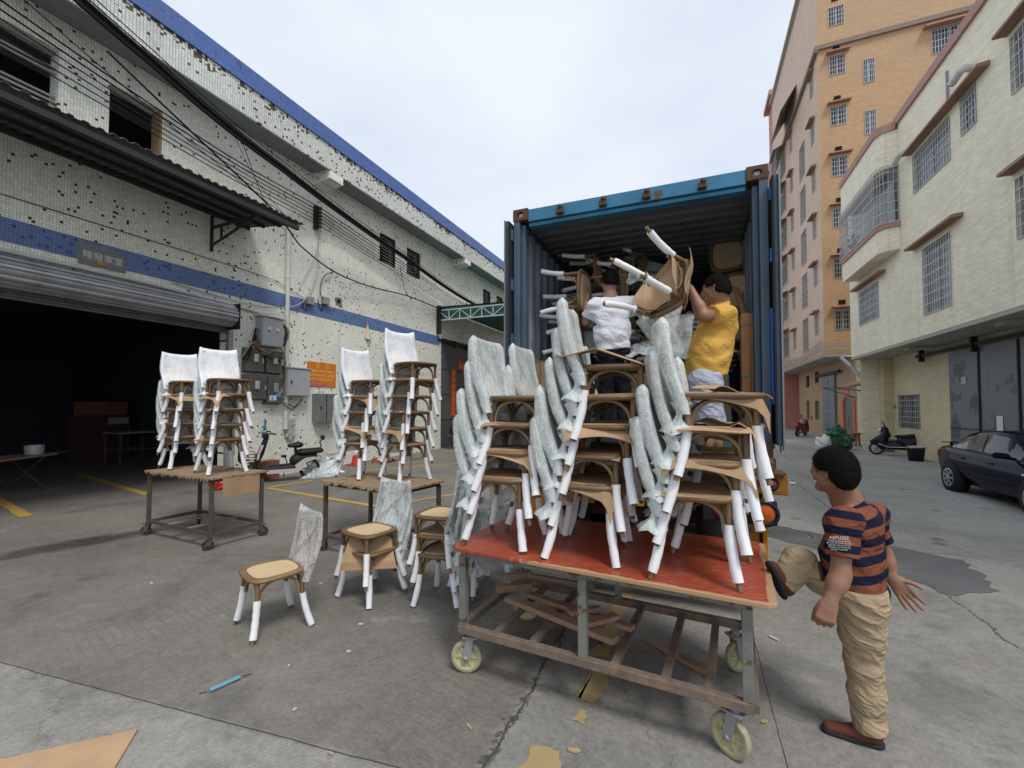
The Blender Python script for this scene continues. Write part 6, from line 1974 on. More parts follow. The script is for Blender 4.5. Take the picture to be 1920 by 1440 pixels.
def face_parts(par, off, c, face, upv, sc=1.0):
    face = Vector(face).normalized()
    upv = Vector(upv)
    upv = (upv - face * upv.dot(face)).normalized()
    sd_ = upv.cross(face)
    for s_ in (-1, 1):
        e = c + face * 0.078 * sc + sd_ * s_ * 0.031 * sc + upv * 0.000
        b = MB().lathe([(0.0, 0.0125), (0.007, 0.0105), (0.0115, 0.005), (0.0125, 0)], 12)
        q = Matrix((sd_, upv, face)).transposed()
        b.v = [tuple(q @ Vector(p) + e - off) for p in b.v]
        o = b.build('eye', M['white'], par)
        b = MB().lathe([(0.0, 0.0135), (0.0055, 0.0118)], 10)
        b.v = [tuple(q @ Vector(p) + e - off) for p in b.v]
        b.build('iris', M['black'], o)
        b = MB().tube([e + upv * 0.024 + face * 0.012 - sd_ * s_ * 0.014 - off, e + upv * 0.028 + face * 0.013 - off, e + upv * 0.022 + face * 0.004 + sd_ * s_ * 0.02 - off], 0.0035, 6)
        b.build('eyebrow', HAIR, par)

def hair(par, off, c, face, upv, sc=1.0, seed=0, low=0.06, fringe=0.02, vol=1.0):
    face = Vector(face).normalized()
    upv = Vector(upv)
    upv = (upv - face * upv.dot(face)).normalized()
    sd_ = upv.cross(face)
    Mx = np.array([list(face), list(sd_), list(upv)]).T
    lo, hi = np3(c) - 0.2, np3(c) + 0.2
    S = SDF(lo, hi, 0.0055)
    S.ell(np3(c + upv * 0.008 * sc - face * 0.008 * sc), (0.109 * sc * vol, 0.088 * sc * vol, 0.117 * sc * vol), Mx, 0.01)
    S.ell(np3(c - face * 0.045 * sc - upv * 0.035 * sc), (0.070 * sc, 0.078 * sc, 0.075 * sc), Mx, 0.03)
    # hairline: forehead, over the ears, down to the nape
    sl, (X, Y, Z) = S._sub(lo, hi)
    px_, py_, pz_ = X - c.x, Y - c.y, Z - c.z
    fa = px_ * face.x + py_ * face.y + pz_ * face.z
    ua = px_ * upv.x + py_ * upv.y + pz_ * upv.z
    sa = px_ * sd_.x + py_ * sd_.y + pz_ * sd_.z
    g_ = np.interp(fa, [-0.12, -0.06, -0.028, -0.012, 0.015, 0.035, 0.075, 0.11], [-low - 0.02, -low - 0.01, -0.05, 0.006, 0.010, -0.002, 0.040, 0.058]) * sc
    g_ = g_ + 0.004 * np.sin(sa * 230 + 3) + 0.003 * np.sin(fa * 300)
    S.F[sl] = np.maximum(S.F[sl], ((g_ - ua) * 0.8).astype(np.float32))
    rs_ = np.random.RandomState(seed)
    def disp(V):
        out = V.copy()
        for i in range(len(V)):
            p = Vector(V[i])
            d = p - c
            n_ = mnoise.noise(Vector((d.dot(sd_) * 55, d.dot(face) * 55, d.dot(upv) * 14)) + Vector((seed, 0, 0))) * 0.004 + mnoise.noise(Vector((d.dot(sd_) * 170, d.dot(face) * 170, d.dot(upv) * 14))) * 0.003
            out[i] = np3(p + d.normalized() * n_)
        return out
    me = S.mesh('hair', HAIR, disp, 1, off)
    # short strands growing out of the cap, combed down and back
    n = len(me.vertices)
    co = np.zeros(n * 3)
    me.vertices.foreach_get('co', co)
    no_ = np.zeros(n * 3)
    me.vertices.foreach_get('normal', no_)
    co, no_ = co.reshape(-1, 3), no_.reshape(-1, 3)
    rd = random.Random(seed + 77)
    b = MB()
    cl = c - off
    for _ in range(5200):
        i = rd.randrange(n)
        p, nn = Vector(co[i]), Vector(no_[i])
        flow = (-upv * 0.8 - face * 0.35 + sd_ * rd.uniform(-.35, .35) + face * (0.9 if (p - cl).dot(face) > 0.03 else 0))
        flow = (flow - nn * flow.dot(nn))
        if flow.length < 1e-4: continue
        flow = flow.normalized()
        d = (flow + nn * rd.uniform(0.12, 0.45)).normalized()
        s_ = flow.cross(nn).normalized() * rd.uniform(0.0006, 0.0013)
        L = rd.uniform(0.012, 0.028)
        if (p - cl).dot(upv) < -0.02: L *= 0.5
        b.add([p - s_ - nn * 0.001, p + s_ - nn * 0.001, p + d * L + flow * L * 0.2], [(0, 1, 2)])
    o = inst('hair', me, par)
    inst('hair_strands', b.mesh('hair_strands', HAIR), o)
    o.children[0]['kind'] = 'stuff'
    return o

def limb(S, pts, rs, k=0.03):
    for i in range(len(pts) - 1): S.cone(pts[i], pts[i + 1], rs[i], rs[i + 1], k)

def torso(S, ch, pel, lat, rc, rw, rh, wide, grow=0.0, depth=None, belly=0.0, fwd=None):
    """chest to pelvis volume from paired columns; lat = half shoulder vector direction (unit)"""
    mid = ch.lerp(pel, 0.52) + (fwd * belly if fwd is not None else Vector())
    for s_ in (-1, 1):
        a, b_, c_ = ch + lat * s_ * wide, mid + lat * s_ * wide * 0.80, pel + lat * s_ * wide * 0.80
        S.cone(a, b_, rc + grow, rw + grow, 0.07)
        S.cone(b_, c_, rw + grow, rh + grow, 0.07)
    S.cone(ch, mid, rc * 0.95 + grow, rw + grow, 0.07)
    S.cone(mid, pel, rw + grow, rh + grow, 0.07)

def folds(amp, sc, seed, dirv=None):
    def disp(V):
        out = V.copy()
        # approximate normals by noise gradient-free push: displace along a smooth pseudo-random direction
        for i in range(len(V)):
            p = Vector(V[i])
            q = Vector(((p.x + p.z * 0.7) * sc * 0.75, (p.y - p.z * 0.5) * sc * 0.75, p.z * sc * 0.95)) + Vector((seed, seed * 2, 0))
            n_ = mnoise.noise(q)
            r_ = 1 - abs(mnoise.noise(q * 1.7 + Vector((5, 1, 3)))) * 2.2
            out[i] = V[i] + np.array((n_ * amp, mnoise.noise(q + Vector((9, 0, 0))) * amp, 0.3 * n_ * amp)) + 0.0 * r_
        return out
    return disp

def band_attr(me, V_off, axes):
    """store the stripe coordinate per vertex: along the nearest axis (a, b, period, phase, bias)"""
    n = len(me.vertices)
    co = np.zeros(n * 3)
    me.vertices.foreach_get('co', co)
    P = co.reshape(-1, 3) + np.array(V_off)
    best = np.full(n, 1e9)
    val = np.zeros(n)
    for (a, b_, per, ph, rad) in axes:
        a_, b2 = np3(a), np3(b_)
        ab = b2 - a_
        L = np.linalg.norm(ab)
        t = ((P - a_) @ ab) / L
        tc_ = np.clip(t, 0, L)
        d = np.linalg.norm(P - (a_ + tc_[:, None] * ab / L), axis=1) - rad
        m_ = d < best
        best[m_] = d[m_]
        val[m_] = (t / per + ph)[m_]
    at_ = me.attributes.new('band', 'FLOAT', 'POINT')
    at_.data.foreach_set('value', val)

def bounds(pts, m):
    P = np.array([np3(p) for p in pts])
    return P.min(0) - m, P.max(0) + m

def shoe(par, off, heel, toe, upv, mat, sole, wd=0.045, name='shoe'):
    f = (toe - heel).normalized()
    upv = (upv - f * upv.dot(f)).normalized()
    L = (toe - heel).length
    lo, hi = bounds([heel, toe], 0.16)
    S = SDF(lo, hi, 0.006)
    S.cone(heel + f * 0.04 + upv * 0.045, heel + f * 0.10 + upv * 0.045, 0.040, 0.043, 0.02)
    S.cone(heel + f * 0.10 + upv * 0.04, toe - f * 0.05 + upv * 0.026, 0.044, 0.036, 0.02, sq=(upv, 1.25))
    S.cone(heel + f * 0.05 + upv * 0.06, heel + f * 0.07 + upv * 0.10, 0.042, 0.040, 0.02)
    S.plane_cut(np3(heel + upv * 0.018), np3(-upv))
    so_ = inst(name, S.mesh(name, mat, None, 1, off), par)
    S = SDF(lo, hi, 0.006)
    S.cone(heel + f * 0.035 + upv * 0.012, heel + f * 0.13 + upv * 0.012, 0.043, 0.044, 0.01)
    S.cone(heel + f * 0.13 + upv * 0.012, toe - f * 0.048 + upv * 0.012, 0.046, 0.042, 0.01)
    S.plane_cut(np3(heel + upv * 0.022), np3(upv))
    S.plane_cut(np3(heel + upv * 0.001), np3(-upv))
    inst('sole', S.mesh('sole', sole, None, 1, off), so_)
    return so_

# ------------------------------------------------------------------ man in the striped shirt, foot braced against the red cart
D = 2.41
pel, ch, nk, hd = at(1605, 1112, D + .02), at(1606, 992, D + .03), at(1588, 938, D + .02), at(1563, 879, D)
ls, rs_ = at(1580, 978, D - .17), at(1636, 968, D + .20)
le, lw = at(1576, 1078, D - .21), at(1556, 1128, D - .24)
re_, rw_ = at(1658, 1040, D + .23), at(1674, 1086, D + .18)
hipL, hipR = at(1612, 1130, D - .06), at(1594, 1112, D + .12)
knL, anL = at(1620, 1246, D - .04), at(1630, 1360, D - .065)
knR, anR = at(1497, 1050, D + .10), at(1470, 1092, D + .08)
lat = (rs_ - ls).normalized()
fwd = Vector((0, 0, 1)).cross(lat)
if fwd.dot(VR) > 0: fwd = -fwd
base = at(1610, 1395, D)
off = Vector((anL.x, anL.y, 0))
SM = empty('person', off, 0, 'person in rust and navy striped shirt and khaki trousers bracing a foot on the cart', 'person')
face = (-VR * 0.42 + VA * 0.90 + UPV * 0.04)
lo, hi = bounds([pel, ch, nk, hd, ls, rs_, le, lw, re_, rw_, knL, anL, knR, anR, at(1720, 1150, D)], 0.16)
S = SDF(lo, hi, 0.005)
head(S, hd, face, UPV - VR * 0.12, 1.0, nk)
limb(S, [ls, le], [0.050, 0.042])
limb(S, [le, le.lerp(lw, 0.35), lw], [0.041, 0.042, 0.027])
limb(S, [rs_, re_], [0.046, 0.038])
limb(S, [re_, re_.lerp(rw_, 0.35), rw_], [0.038, 0.037, 0.026])
S.cone(ls, rs_, 0.06, 0.06, 0.05)
torso(S, ch, pel, lat, 0.085, 0.08, 0.085, 0.08)
S.cone(nk, ch, 0.06, 0.08, 0.05)
limb(S, [hipL, knL, anL], [0.08, 0.05, 0.036])
limb(S, [hipR, knR, anR], [0.08, 0.05, 0.036])
hand(S, lw, (lw - le).normalized() + UPV * -0.35, VA * 0.8 + VR * 0.45, -1, (1.0, 1.25, 0.8), 0.06, 1.06, 0.9)
hand(S, rw_, VR * 0.50 - UPV * 0.72 - VA * 0.1, -VA * 0.9 + VR * -0.25, -1, 0.16, 0.13, 1.03)
inst('body', S.mesh('body', SKIN, None, 1, off), SM)
face_parts(SM, off, hd, face, UPV - VR * 0.12)
hair(SM, off, hd, face, UPV - VR * 0.12, 1.0, 1, 0.085, 0.0, 1.03)
# shirt
S = SDF(*bounds([pel, ch, nk, ls, rs_, le, re_], 0.2), 0.0075)
torso(S, ch - UPV * 0.0, pel + UPV * 0.02, lat, 0.108, 0.112, 0.120, 0.085, 0.0, None, 0.025, fwd)
S.cone(ls, rs_, 0.072, 0.072, 0.06)
S.cone(nk - UPV * 0.01, ch, 0.070, 0.10, 0.05)
S.cone(ls - lat * 0.0, ls.lerp(le, 0.66), 0.066, 0.072, 0.05)
S.cone(rs_, rs_.lerp(re_, 0.62), 0.062, 0.066, 0.05)
sleeve_n = np3((le - ls).normalized())
S.plane_cut(np3(ls.lerp(le, 0.66)), sleeve_n, np3(ls.lerp(le, 0.66)) - 0.115, np3(ls.lerp(le, 0.66)) + 0.115)
S.plane_cut(np3(rs_.lerp(re_, 0.62)), np3((re_ - rs_).normalized()), np3(rs_.lerp(re_, 0.62)) - 0.11, np3(rs_.lerp(re_, 0.62)) + 0.11)
S.plane_cut(np3(pel - UPV * 0.055), np3(-UPV + VR * 0.12))
S.plane_cut(np3(nk - UPV * 0.005 + fwd * -0.0), np3(UPV * 1.0 - VR * 0.35), np3(nk) - 0.16, np3(nk) + 0.2)
me = S.mesh('shirt', clothmat('striped_shirt', (0.20, 0.066, 0.036), (0.010, 0.011, 0.030), 0.1, 0.6), folds(0.016, 11, 3), 1, off)
band_attr(me, off, [(pel - UPV * 0.08, nk, 0.098, 0.55, 0.15), (ls, le, 0.082, 0.18, 0.07), (rs_, re_, 0.085, 0.1, 0.07)])
sh = inst('shirt', me, SM)
# printed block on the near sleeve
wt2 = pm('white_print', (0.7, 0.7, 0.7), 0.8)
sp = ls.lerp(le, 0.42)
ax = (sp - Vector(cam.location)).normalized()
sm_ = (sp - ax * 0.082 - VR * 0.012) - off
ez = R(math.degrees(YAW)) - math.atan((1572 - 960) / 820)
rr_ = (R(90), R(-7), ez)
text_mesh('AEPUSEE', 0.021, wt2, 'sleeve_print', sh, sm_ + Vector((0, 0, 0.022)), rr_, 0.0006)
for k in range(5):
    text_mesh(['STREET FASHION WEAR', 'BE ALWAYS TRUE TO YOU', 'LEISURE TIME CLOTHES', 'ORIGINAL STYLE SINCE', 'QUALITY GOODS'][k], 0.0085, wt2, 'sleeve_print', sh, sm_ + Vector((0, 0, 0.010 - 0.0105 * k)), rr_, 0.0006)
# trousers
S = SDF(*bounds([pel, hipL, hipR, knL, anL, knR, anR], 0.17), 0.0075)
S.cone(hipL + UPV * 0.04, hipR + UPV * 0.04, 0.125, 0.118, 0.06)
S.cone(pel + UPV * 0.03, pel - UPV * 0.03, 0.115, 0.12, 0.05)
limb(S, [hipL - UPV * 0.02, hipL.lerp(knL, 0.5), knL, knL.lerp(anL, 0.5), anL], [0.115, 0.098, 0.080, 0.077, 0.080], 0.04)
limb(S, [hipR, hipR.lerp(knR, 0.5), knR, knR.lerp(anR, 0.6), anR], [0.105, 0.095, 0.072, 0.072, 0.068], 0.04)
S.plane_cut(np3(anL - UPV * 0.012), np3(-UPV + VR * 0.18), np3(anL) - 0.15, np3(anL) + 0.12)
S.plane_cut(np3(anR + (anR - knR).normalized() * 0.02), np3((anR - knR).normalized()), np3(anR) - 0.13, np3(anR) + 0.13)
S.plane_cut(np3(pel + UPV * 0.06), np3(UPV), np3(pel) - np.array((0.17, 0.25, 0.1)), np3(pel) + 0.3)
kh = clothmat('khaki_trousers', (0.40, 0.305, 0.195), None, 0.1, 0.7)
inst('trousers', S.mesh('trousers', kh, folds(0.010, 17, 8), 1, off), SM)
sho = pm('brown_suede', (0.115, 0.035, 0.024), 0.8, var=0.25, sc=12)
sol = pm('dark_sole', (0.03, 0.03, 0.032), 0.8)
toe0, heel0 = at(1536, 1366, 2.445), at(1657, 1402, 2.305)
shoe(SM, off, Vector((heel0.x, heel0.y, 0.002)), Vector((toe0.x, toe0.y, 0.002)), UPV, sho, sol)
toeR, heelR = at(1436, 1052, D + .07), at(1466, 1122, D + .07)
shoe(SM, off, heelR - VR * 0.0, toeR - VR * 0.0, VR * 0.9 + UPV * 0.3, sho, sol)

# ------------------------------------------------------------------ man in yellow, lifting a chair, standing on the bumper
D = 3.70
pel, ch, nk, hd = at(1322, 712, D), at(1345, 610, D), at(1350, 566, D), at(1342, 540, D - .02)
ls, rs_ = at(1356, 592, D - .14), at(1340, 588, D + .16)
le, lw = at(1319, 592, D - .22), at(1294, 541, D - .14)
re_, rw_ = at(1310, 640, D + .16), at(1292, 634, D + .02)
lat = (rs_ - ls).normalized()
fwd = -VR
FZ = 1.264
hipL, hipR = at(1322, 725, D - .09), at(1322, 725, D + .09)
knL, knR = at(1326, 808, D - .09), at(1338, 808, D + .10)
anL = Vector((*at(1318, 880, D - .08).xy, FZ + 0.07))
anR = Vector((*at(1346, 880, D + .10).xy, FZ + 0.07))
off = Vector((anL.x, anL.y, FZ))
YM = empty('person', off, 0, 'person in yellow t-shirt and pale shorts lifting a wrapped chair into the container', 'person')
face = (-VR * 0.72 + VA * 0.68)
S = SDF(*bounds([pel, ch, nk, hd, ls, rs_, le, lw, re_, rw_, knL, anL, knR, anR], 0.19), 0.0075)
head(S, hd, face, UPV, 1.0, nk)
limb(S, [ls, le], [0.055, 0.046])
limb(S, [le, le.lerp(lw, 0.3), lw], [0.047, 0.045, 0.03])
limb(S, [rs_, re_], [0.052, 0.044])
limb(S, [re_, rw_], [0.043, 0.03])
S.cone(ls, rs_, 0.06, 0.06, 0.05)
torso(S, ch, pel, lat, 0.085, 0.085, 0.09, 0.07)
S.cone(nk, ch, 0.06, 0.08, 0.05)
limb(S, [hipL, knL, knL.lerp(anL, 0.35), anL], [0.08, 0.055, 0.056, 0.036])
limb(S, [hipR, knR, knR.lerp(anR, 0.35), anR], [0.08, 0.055, 0.056, 0.036])
hand(S, lw, -VR * 0.55 + UPV * 0.75 + VA * 0.1, -VR * 0.6 - UPV * 0.4 + VA * 0.3, 1, (0.75, 0.9, 0.5), 0.04, 1.05)
hand(S, rw_, -VR * 0.6 + UPV * 0.5, VA * 0.4 + UPV * 0.6, 1, (0.6, 0.7, 0.4), 0.04, 1.0)
for an in (anL, anR):
    S.cone(an - UPV * 0.03 + VR * 0.02, an - UPV * 0.045 - VR * 0.15 + VA * 0.05, 0.033, 0.026, 0.02)
inst('body', S.mesh('body', SKIN, None, 1, off), YM)
face_parts(YM, off, hd, face, UPV)
hair(YM, off, hd, face, UPV, 1.0, 2, 0.045, 0.0, 0.98)
S = SDF(*bounds([pel, ch, nk, ls, rs_, le, re_], 0.22), 0.008)
torso(S, ch, pel - UPV * 0.0, lat, 0.128, 0.142, 0.150, 0.062, 0.0, None, 0.03, fwd)
S.cone(ls, rs_, 0.078, 0.075, 0.06)
S.cone(nk - UPV * 0.02, ch, 0.075, 0.11, 0.05)
S.cone(ch + VR * 0.04, pel + VR * 0.02 + UPV * 0.2, 0.11, 0.10, 0.06)
S.cone(ls, ls.lerp(le, 0.62), 0.082, 0.086, 0.05)
S.cone(rs_, rs_.lerp(re_, 0.6), 0.075, 0.08, 0.05)
q = ls.lerp(le, 0.60)
S.plane_cut(np3(q), np3((le - ls).normalized()), np3(q) - 0.10, np3(q) + 0.10)
S.plane_cut(np3(pel + UPV * 0.02), np3(-UPV + VR * 0.10))
S.plane_cut(np3(nk - UPV * 0.012), np3(UPV - VR * 0.15), np3(nk) - 0.13, np3(nk) + 0.2)
inst('shirt', S.mesh('shirt', clothmat('yellow_shirt', (0.58, 0.34, 0.075), None, 0.08, 0.32), folds(0.02, 11, 5), 1, off), YM)
S = SDF(*bounds([pel, hipL, hipR, knL, knR], 0.2), 0.008)
S.cone(hipL + UPV * 0.05, hipR + UPV * 0.05, 0.135, 0.135, 0.06)
limb(S, [hipL, knL + UPV * 0.02], [0.125, 0.105], 0.05)
limb(S, [hipR, knR + UPV * 0.02], [0.125, 0.105], 0.05)
S.plane_cut(np3(knL + UPV * 0.03), np3(-UPV))
inst('shorts', S.mesh('shorts', clothmat('pale_blue_shorts', (0.40, 0.42, 0.50), None, 0.15, 0.6), folds(0.012, 14, 6), 1, off), YM)
sand = pm('dark_sandal', (0.03, 0.025, 0.025), 0.7)
for an in (anL, anR):
    hp = Vector((an.x, an.y, FZ + 0.001)) + VR * 0.05
    tpn = hp - VR * 0.25 + VA * 0.08
    f_ = (tpn - hp)
    b = MB()
    s_ = Vector((-f_.y, f_.x, 0)).normalized() * 0.045
    b.add([hp - s_ - off, hp + s_ - off, tpn + s_ - off, tpn - s_ - off, hp - s_ - off + UPV * 0.018, hp + s_ - off + UPV * 0.018, tpn + s_ - off + UPV * 0.014, tpn - s_ - off + UPV * 0.014], [(0, 1, 2, 3), (4, 5, 6, 7), (0, 1, 5, 4), (1, 2, 6, 5), (2, 3, 7, 6), (3, 0, 4, 7)])
    m_ = hp.lerp(tpn, 0.62) - off
    b.tube([m_ - s_ + UPV * 0.015, m_ - s_ * 0.7 + UPV * 0.06, m_ + UPV * 0.075, m_ + s_ * 0.7 + UPV * 0.06, m_ + s_ + UPV * 0.015], 0.010, 6)
    b.build('sandal', sand, YM)

# ------------------------------------------------------------------ man in white, inside the container
D = 4.72
pel, ch, nk, hd = at(1150, 655, D), at(1146, 585, D), at(1144, 556, D), at(1144, 526, D + .01)
ls, rs_ = at(1116, 572, D), at(1174, 566, D)
le, lw = at(1100, 604, D + .10), at(1098, 566, D + .20)
re_, rw_ = at(1204, 572, D + .12), at(1222, 560, D + .24)
FZ = CZ0 + 0.16
hipL, hipR = at(1138, 668, D), at(1164, 668, D)
knL, anL = Vector((hipL.x - .02, hipL.y + .05, FZ + 0.46)), Vector((hipL.x - .02, hipL.y, FZ + 0.08))
knR, anR = Vector((hipR.x + .02, hipR.y + .05, FZ + 0.46)), Vector((hipR.x + .02, hipR.y, FZ + 0.08))
lat = (rs_ - ls).normalized()
off = Vector((hipL.x, hipL.y, FZ))
WM = empty('person', off, 0, 'person in white t-shirt and black trousers seen from behind inside the container', 'person')
face = (VA * 0.98 - VR * 0.15)
S = SDF(*bounds([pel, ch, nk, hd, ls, rs_, le, lw, re_, rw_, anL, anR], 0.19), 0.008)
head(S, hd, face, UPV, 1.0, nk)
limb(S, [ls, le, le.lerp(lw, 0.35), lw], [0.052, 0.044, 0.043, 0.028])
limb(S, [rs_, re_, re_.lerp(rw_, 0.35), rw_], [0.052, 0.044, 0.043, 0.028])
S.cone(ls, rs_, 0.06, 0.06, 0.05)
torso(S, ch, pel, lat, 0.08, 0.08, 0.085, 0.085)
S.cone(nk, ch, 0.058, 0.08, 0.05)
limb(S, [hipL, knL, anL], [0.08, 0.055, 0.036])
limb(S, [hipR, knR, anR], [0.08, 0.055, 0.036])
hand(S, lw, UPV * 0.8 + VR * 0.1 + VA * 0.15, VA * 0.7 + VR * 0.4, 1, (0.35, 0.4, 0.3), 0.12, 1.0)
hand(S, rw_, VR * 0.6 + UPV * 0.3 + VA * 0.4, VA, -1, (0.4, 0.5, 0.3), 0.08, 1.0)
inst('body', S.mesh('body', SKIN2, None, 1, off), WM)
hair(WM, off, hd, face, UPV, 1.0, 3, 0.05, 0.0, 1.0)
S = SDF(*bounds([pel, ch, nk, ls, rs_, le, re_], 0.2), 0.0085)
torso(S, ch, pel - UPV * 0.03, lat, 0.105, 0.108, 0.115, 0.088)
S.cone(ls, rs_, 0.070, 0.070, 0.06)
S.cone(nk - UPV * 0.01, ch, 0.066, 0.09, 0.05)
for (a, c) in ((ls, le), (rs_, re_)):
    S.cone(a, a.lerp(c, 0.72), 0.072, 0.082, 0.05)
    q = a.lerp(c, 0.70)
    S.plane_cut(np3(q), np3((c - a).normalized()), np3(q) - 0.10, np3(q) + 0.10)
S.plane_cut(np3(pel - UPV * 0.01), np3(-UPV + VR * 0.10))
S.plane_cut(np3(nk - UPV * 0.008), np3(UPV), np3(nk) - 0.10, np3(nk) + 0.2)
inst('shirt', S.mesh('shirt', clothmat('white_shirt', (0.72, 0.72, 0.78), None, 0.05, 0.32), folds(0.02, 12, 9), 1, off), WM)
S = SDF(*bounds([pel, hipL, hipR, anL, anR], 0.18), 0.0095)
S.cone(hipL + UPV * 0.04, hipR + UPV * 0.04, 0.105, 0.105, 0.05)
limb(S, [hipL, knL, anL], [0.10, 0.075, 0.065], 0.04)
limb(S, [hipR, knR, anR], [0.10, 0.075, 0.065], 0.04)
S.plane_cut(np3(pel + UPV * 0.05), np3(UPV))
inst('trousers', S.mesh('trousers', clothmat('black_trousers', (0.012, 0.013, 0.017), None, 0.2, 0.4), folds(0.01, 14, 2), 1, off), WM)
for an in (anL, anR):
    shoe(WM, off, Vector((an.x, an.y - 0.06, FZ + 0.002)), Vector((an.x, an.y + 0.20, FZ + 0.002)), UPV, M['rubber'], sol)
kq = at(1172, 668, D - .13) - off
MB().tube([kq, kq + Vector((0.0, 0, -0.05)), kq + Vector((0.012, 0, -0.09))], 0.006, 6).build('key_strap', pm('blue_strap', (0.05, 0.12, 0.5), 0.5), WM)
MB().cbox(kq + Vector((0.01, 0, -0.11)), (0.022, 0.012, 0.04), (0, R(15), 0)).build('key', M['chrome'], WM)

# ------------------------------------------------------------------ helper in grey stripes, mostly hidden behind the man in yellow
D = 4.55
pel, ch, nk, hd = at(1350, 700, D), at(1340, 625, D), at(1332, 585, D), at(1328, 552, D)
ls, rs_ = at(1312, 605, D - .02), at(1378, 604, D + .02)
le, lw = at(1303, 650, D - .02), at(1298, 610, D + .1)
re_, rw_ = at(1397, 596, D - .06), at(1388, 563, D - .0)
hipL, hipR = at(1342, 700, D), at(1366, 700, D)
anL, anR = Vector((hipL.x, hipL.y, FZ + 0.08)), Vector((hipR.x, hipR.y, FZ + 0.08))
lat = (rs_ - ls).normalized()
off = Vector((hipL.x, hipL.y, FZ))
HM = empty('person', off, 0, 'person in grey striped shirt half hidden behind the one in yellow, arm raised', 'person')
face = (VA * 0.9 - VR * 0.3)
S = SDF(*bounds([pel, ch, nk, hd, ls, rs_, le, lw, re_, rw_, anL, anR], 0.18), 0.0095)
head(S, hd, face, UPV, 1.0, nk)
limb(S, [ls, le, lw], [0.05, 0.044, 0.03])
limb(S, [rs_, re_, rw_], [0.05, 0.044, 0.03])
S.cone(ls, rs_, 0.06, 0.06, 0.05)
torso(S, ch, pel, lat, 0.08, 0.08, 0.085, 0.085)
S.cone(nk, ch, 0.058, 0.08, 0.05)
limb(S, [hipL, anL], [0.07, 0.036])
limb(S, [hipR, anR], [0.07, 0.036])
hand(S, lw, UPV, VA, 1, 0.4, 0.08, 1.0)
hand(S, rw_, UPV * 0.9 - VR * 0.3, VA, -1, (0.4, 0.5, 0.3), 0.08, 1.0)
inst('body', S.mesh('body', SKIN, None, 1, off), HM)
hair(HM, off, hd, face, UPV, 1.0, 4, 0.05)
S = SDF(*bounds([pel, ch, nk, ls, rs_, le, re_], 0.2), 0.010)
torso(S, ch, pel, lat, 0.10, 0.105, 0.11, 0.09)
S.cone(ls, rs_, 0.07, 0.07, 0.06)
for (a, c) in ((ls, le), (rs_, re_)): S.cone(a, a.lerp(c, 0.6), 0.07, 0.076, 0.05)
S.plane_cut(np3(pel - UPV * 0.0), np3(-UPV))
me = S.mesh('shirt', clothmat('grey_striped_shirt', (0.22, 0.23, 0.26), (0.03, 0.03, 0.04), 0.1, 0.4), folds(0.012, 10, 12), 1, off)
band_attr(me, off, [(pel, nk, 0.05, 0, 0.1), (ls, le, 0.05, 0, 0.06), (rs_, re_, 0.05, 0, 0.06)])
inst('shirt', me, HM)
S = SDF(*bounds([pel, hipL, hipR, anL, anR], 0.18), 0.010)
S.cone(hipL + UPV * 0.03, hipR + UPV * 0.03, 0.105, 0.105, 0.05)
limb(S, [hipL, anL], [0.10, 0.07], 0.04)
limb(S, [hipR, anR], [0.10, 0.07], 0.04)
inst('trousers', S.mesh('trousers', clothmat('navy_trousers', (0.018, 0.028, 0.065), None, 0.2, 0.4), folds(0.01, 14, 2), 1, off), HM)
for an in (anL, anR):
    shoe(HM, off, Vector((an.x, an.y - 0.06, FZ + 0.002)), Vector((an.x, an.y + 0.20, FZ + 0.002)), UPV, M['rubber'], sol)

# ================================================================== CONTAINER LOAD
# chair being lifted: legs towards the upper left
def rot_from(fx, fz):
    """euler that takes local +x to fx and local +z to fz"""
    fx = Vector(fx).normalized()
    fz = Vector(fz)
    fz = (fz - fx * fz.dot(fx)).normalized()
    fy = fz.cross(fx)
    return Matrix((fx, fy, fz)).transposed().to_euler()
Rm = Matrix(((0.7387, -0.0455, 0.6725), (-0.6255, -0.418, 0.6588), (0.2511, -0.9073, -0.3372)))
eul = Rm.to_euler()
o0 = Vector((-0.479, 3.454, 2.893))
seat_c = o0 + Rm @ Vector((0, 0, 0.44))
chair(o0, eul, 'brown chair held up legs first by the person in yellow', None, 'film', 1)
oc = inst('cardboard_sheet', CARDS[3], None, seat_c + Rm @ Vector((0.0, 0, -0.035)), eul)
oc.scale = (0.8, 0.8, 1)
tag(oc, 'crumpled cardboard pressed on the seat of the chair being lifted', 'cardboard', 'cardboard sheets between stacked chairs')
b = MB().sheet(lambda u, v: ((u - .5) * 0.22, (v - .5) * 0.44, 0.02 * math.sin(6 * v) - 0.08 * max(0, u - .6)), 8, 8, 0.004, False)
oc = b.build('cardboard_sheet', M['card'])
oc.location = seat_c + Rm @ Vector((0.20, 0.0, 0.03))
oc.rotation_euler = (Rm @ Euler((0, R(35), 0)).to_matrix()).to_euler()
tag(oc, 'bent cardboard flap sticking up past the far edge of the lifted chair', 'cardboard', 'cardboard sheets between stacked chairs')
# film bag hanging from the lifted chair
def bag(u, v):
    a = 2 * PI * v
    r = 0.20 * (1 - 0.55 * u) * (1 + 0.12 * math.sin(3 * a) + 0.05 * math.sin(7 * a + 4 * u))
    return (r * math.cos(a) * 1.1 + 0.10 * u, r * math.sin(a) * 0.45, -0.36 * u + 0.03 * math.sin(2 * a) * (1 - u))
fb_ = MB().grid(bag, 14, 30).build('film_bag', M['film'])
fb_.location = at(1245, 596, 3.75)
tag(fb_, 'loose clear film bag hanging below the chair being lifted', 'plastic film')

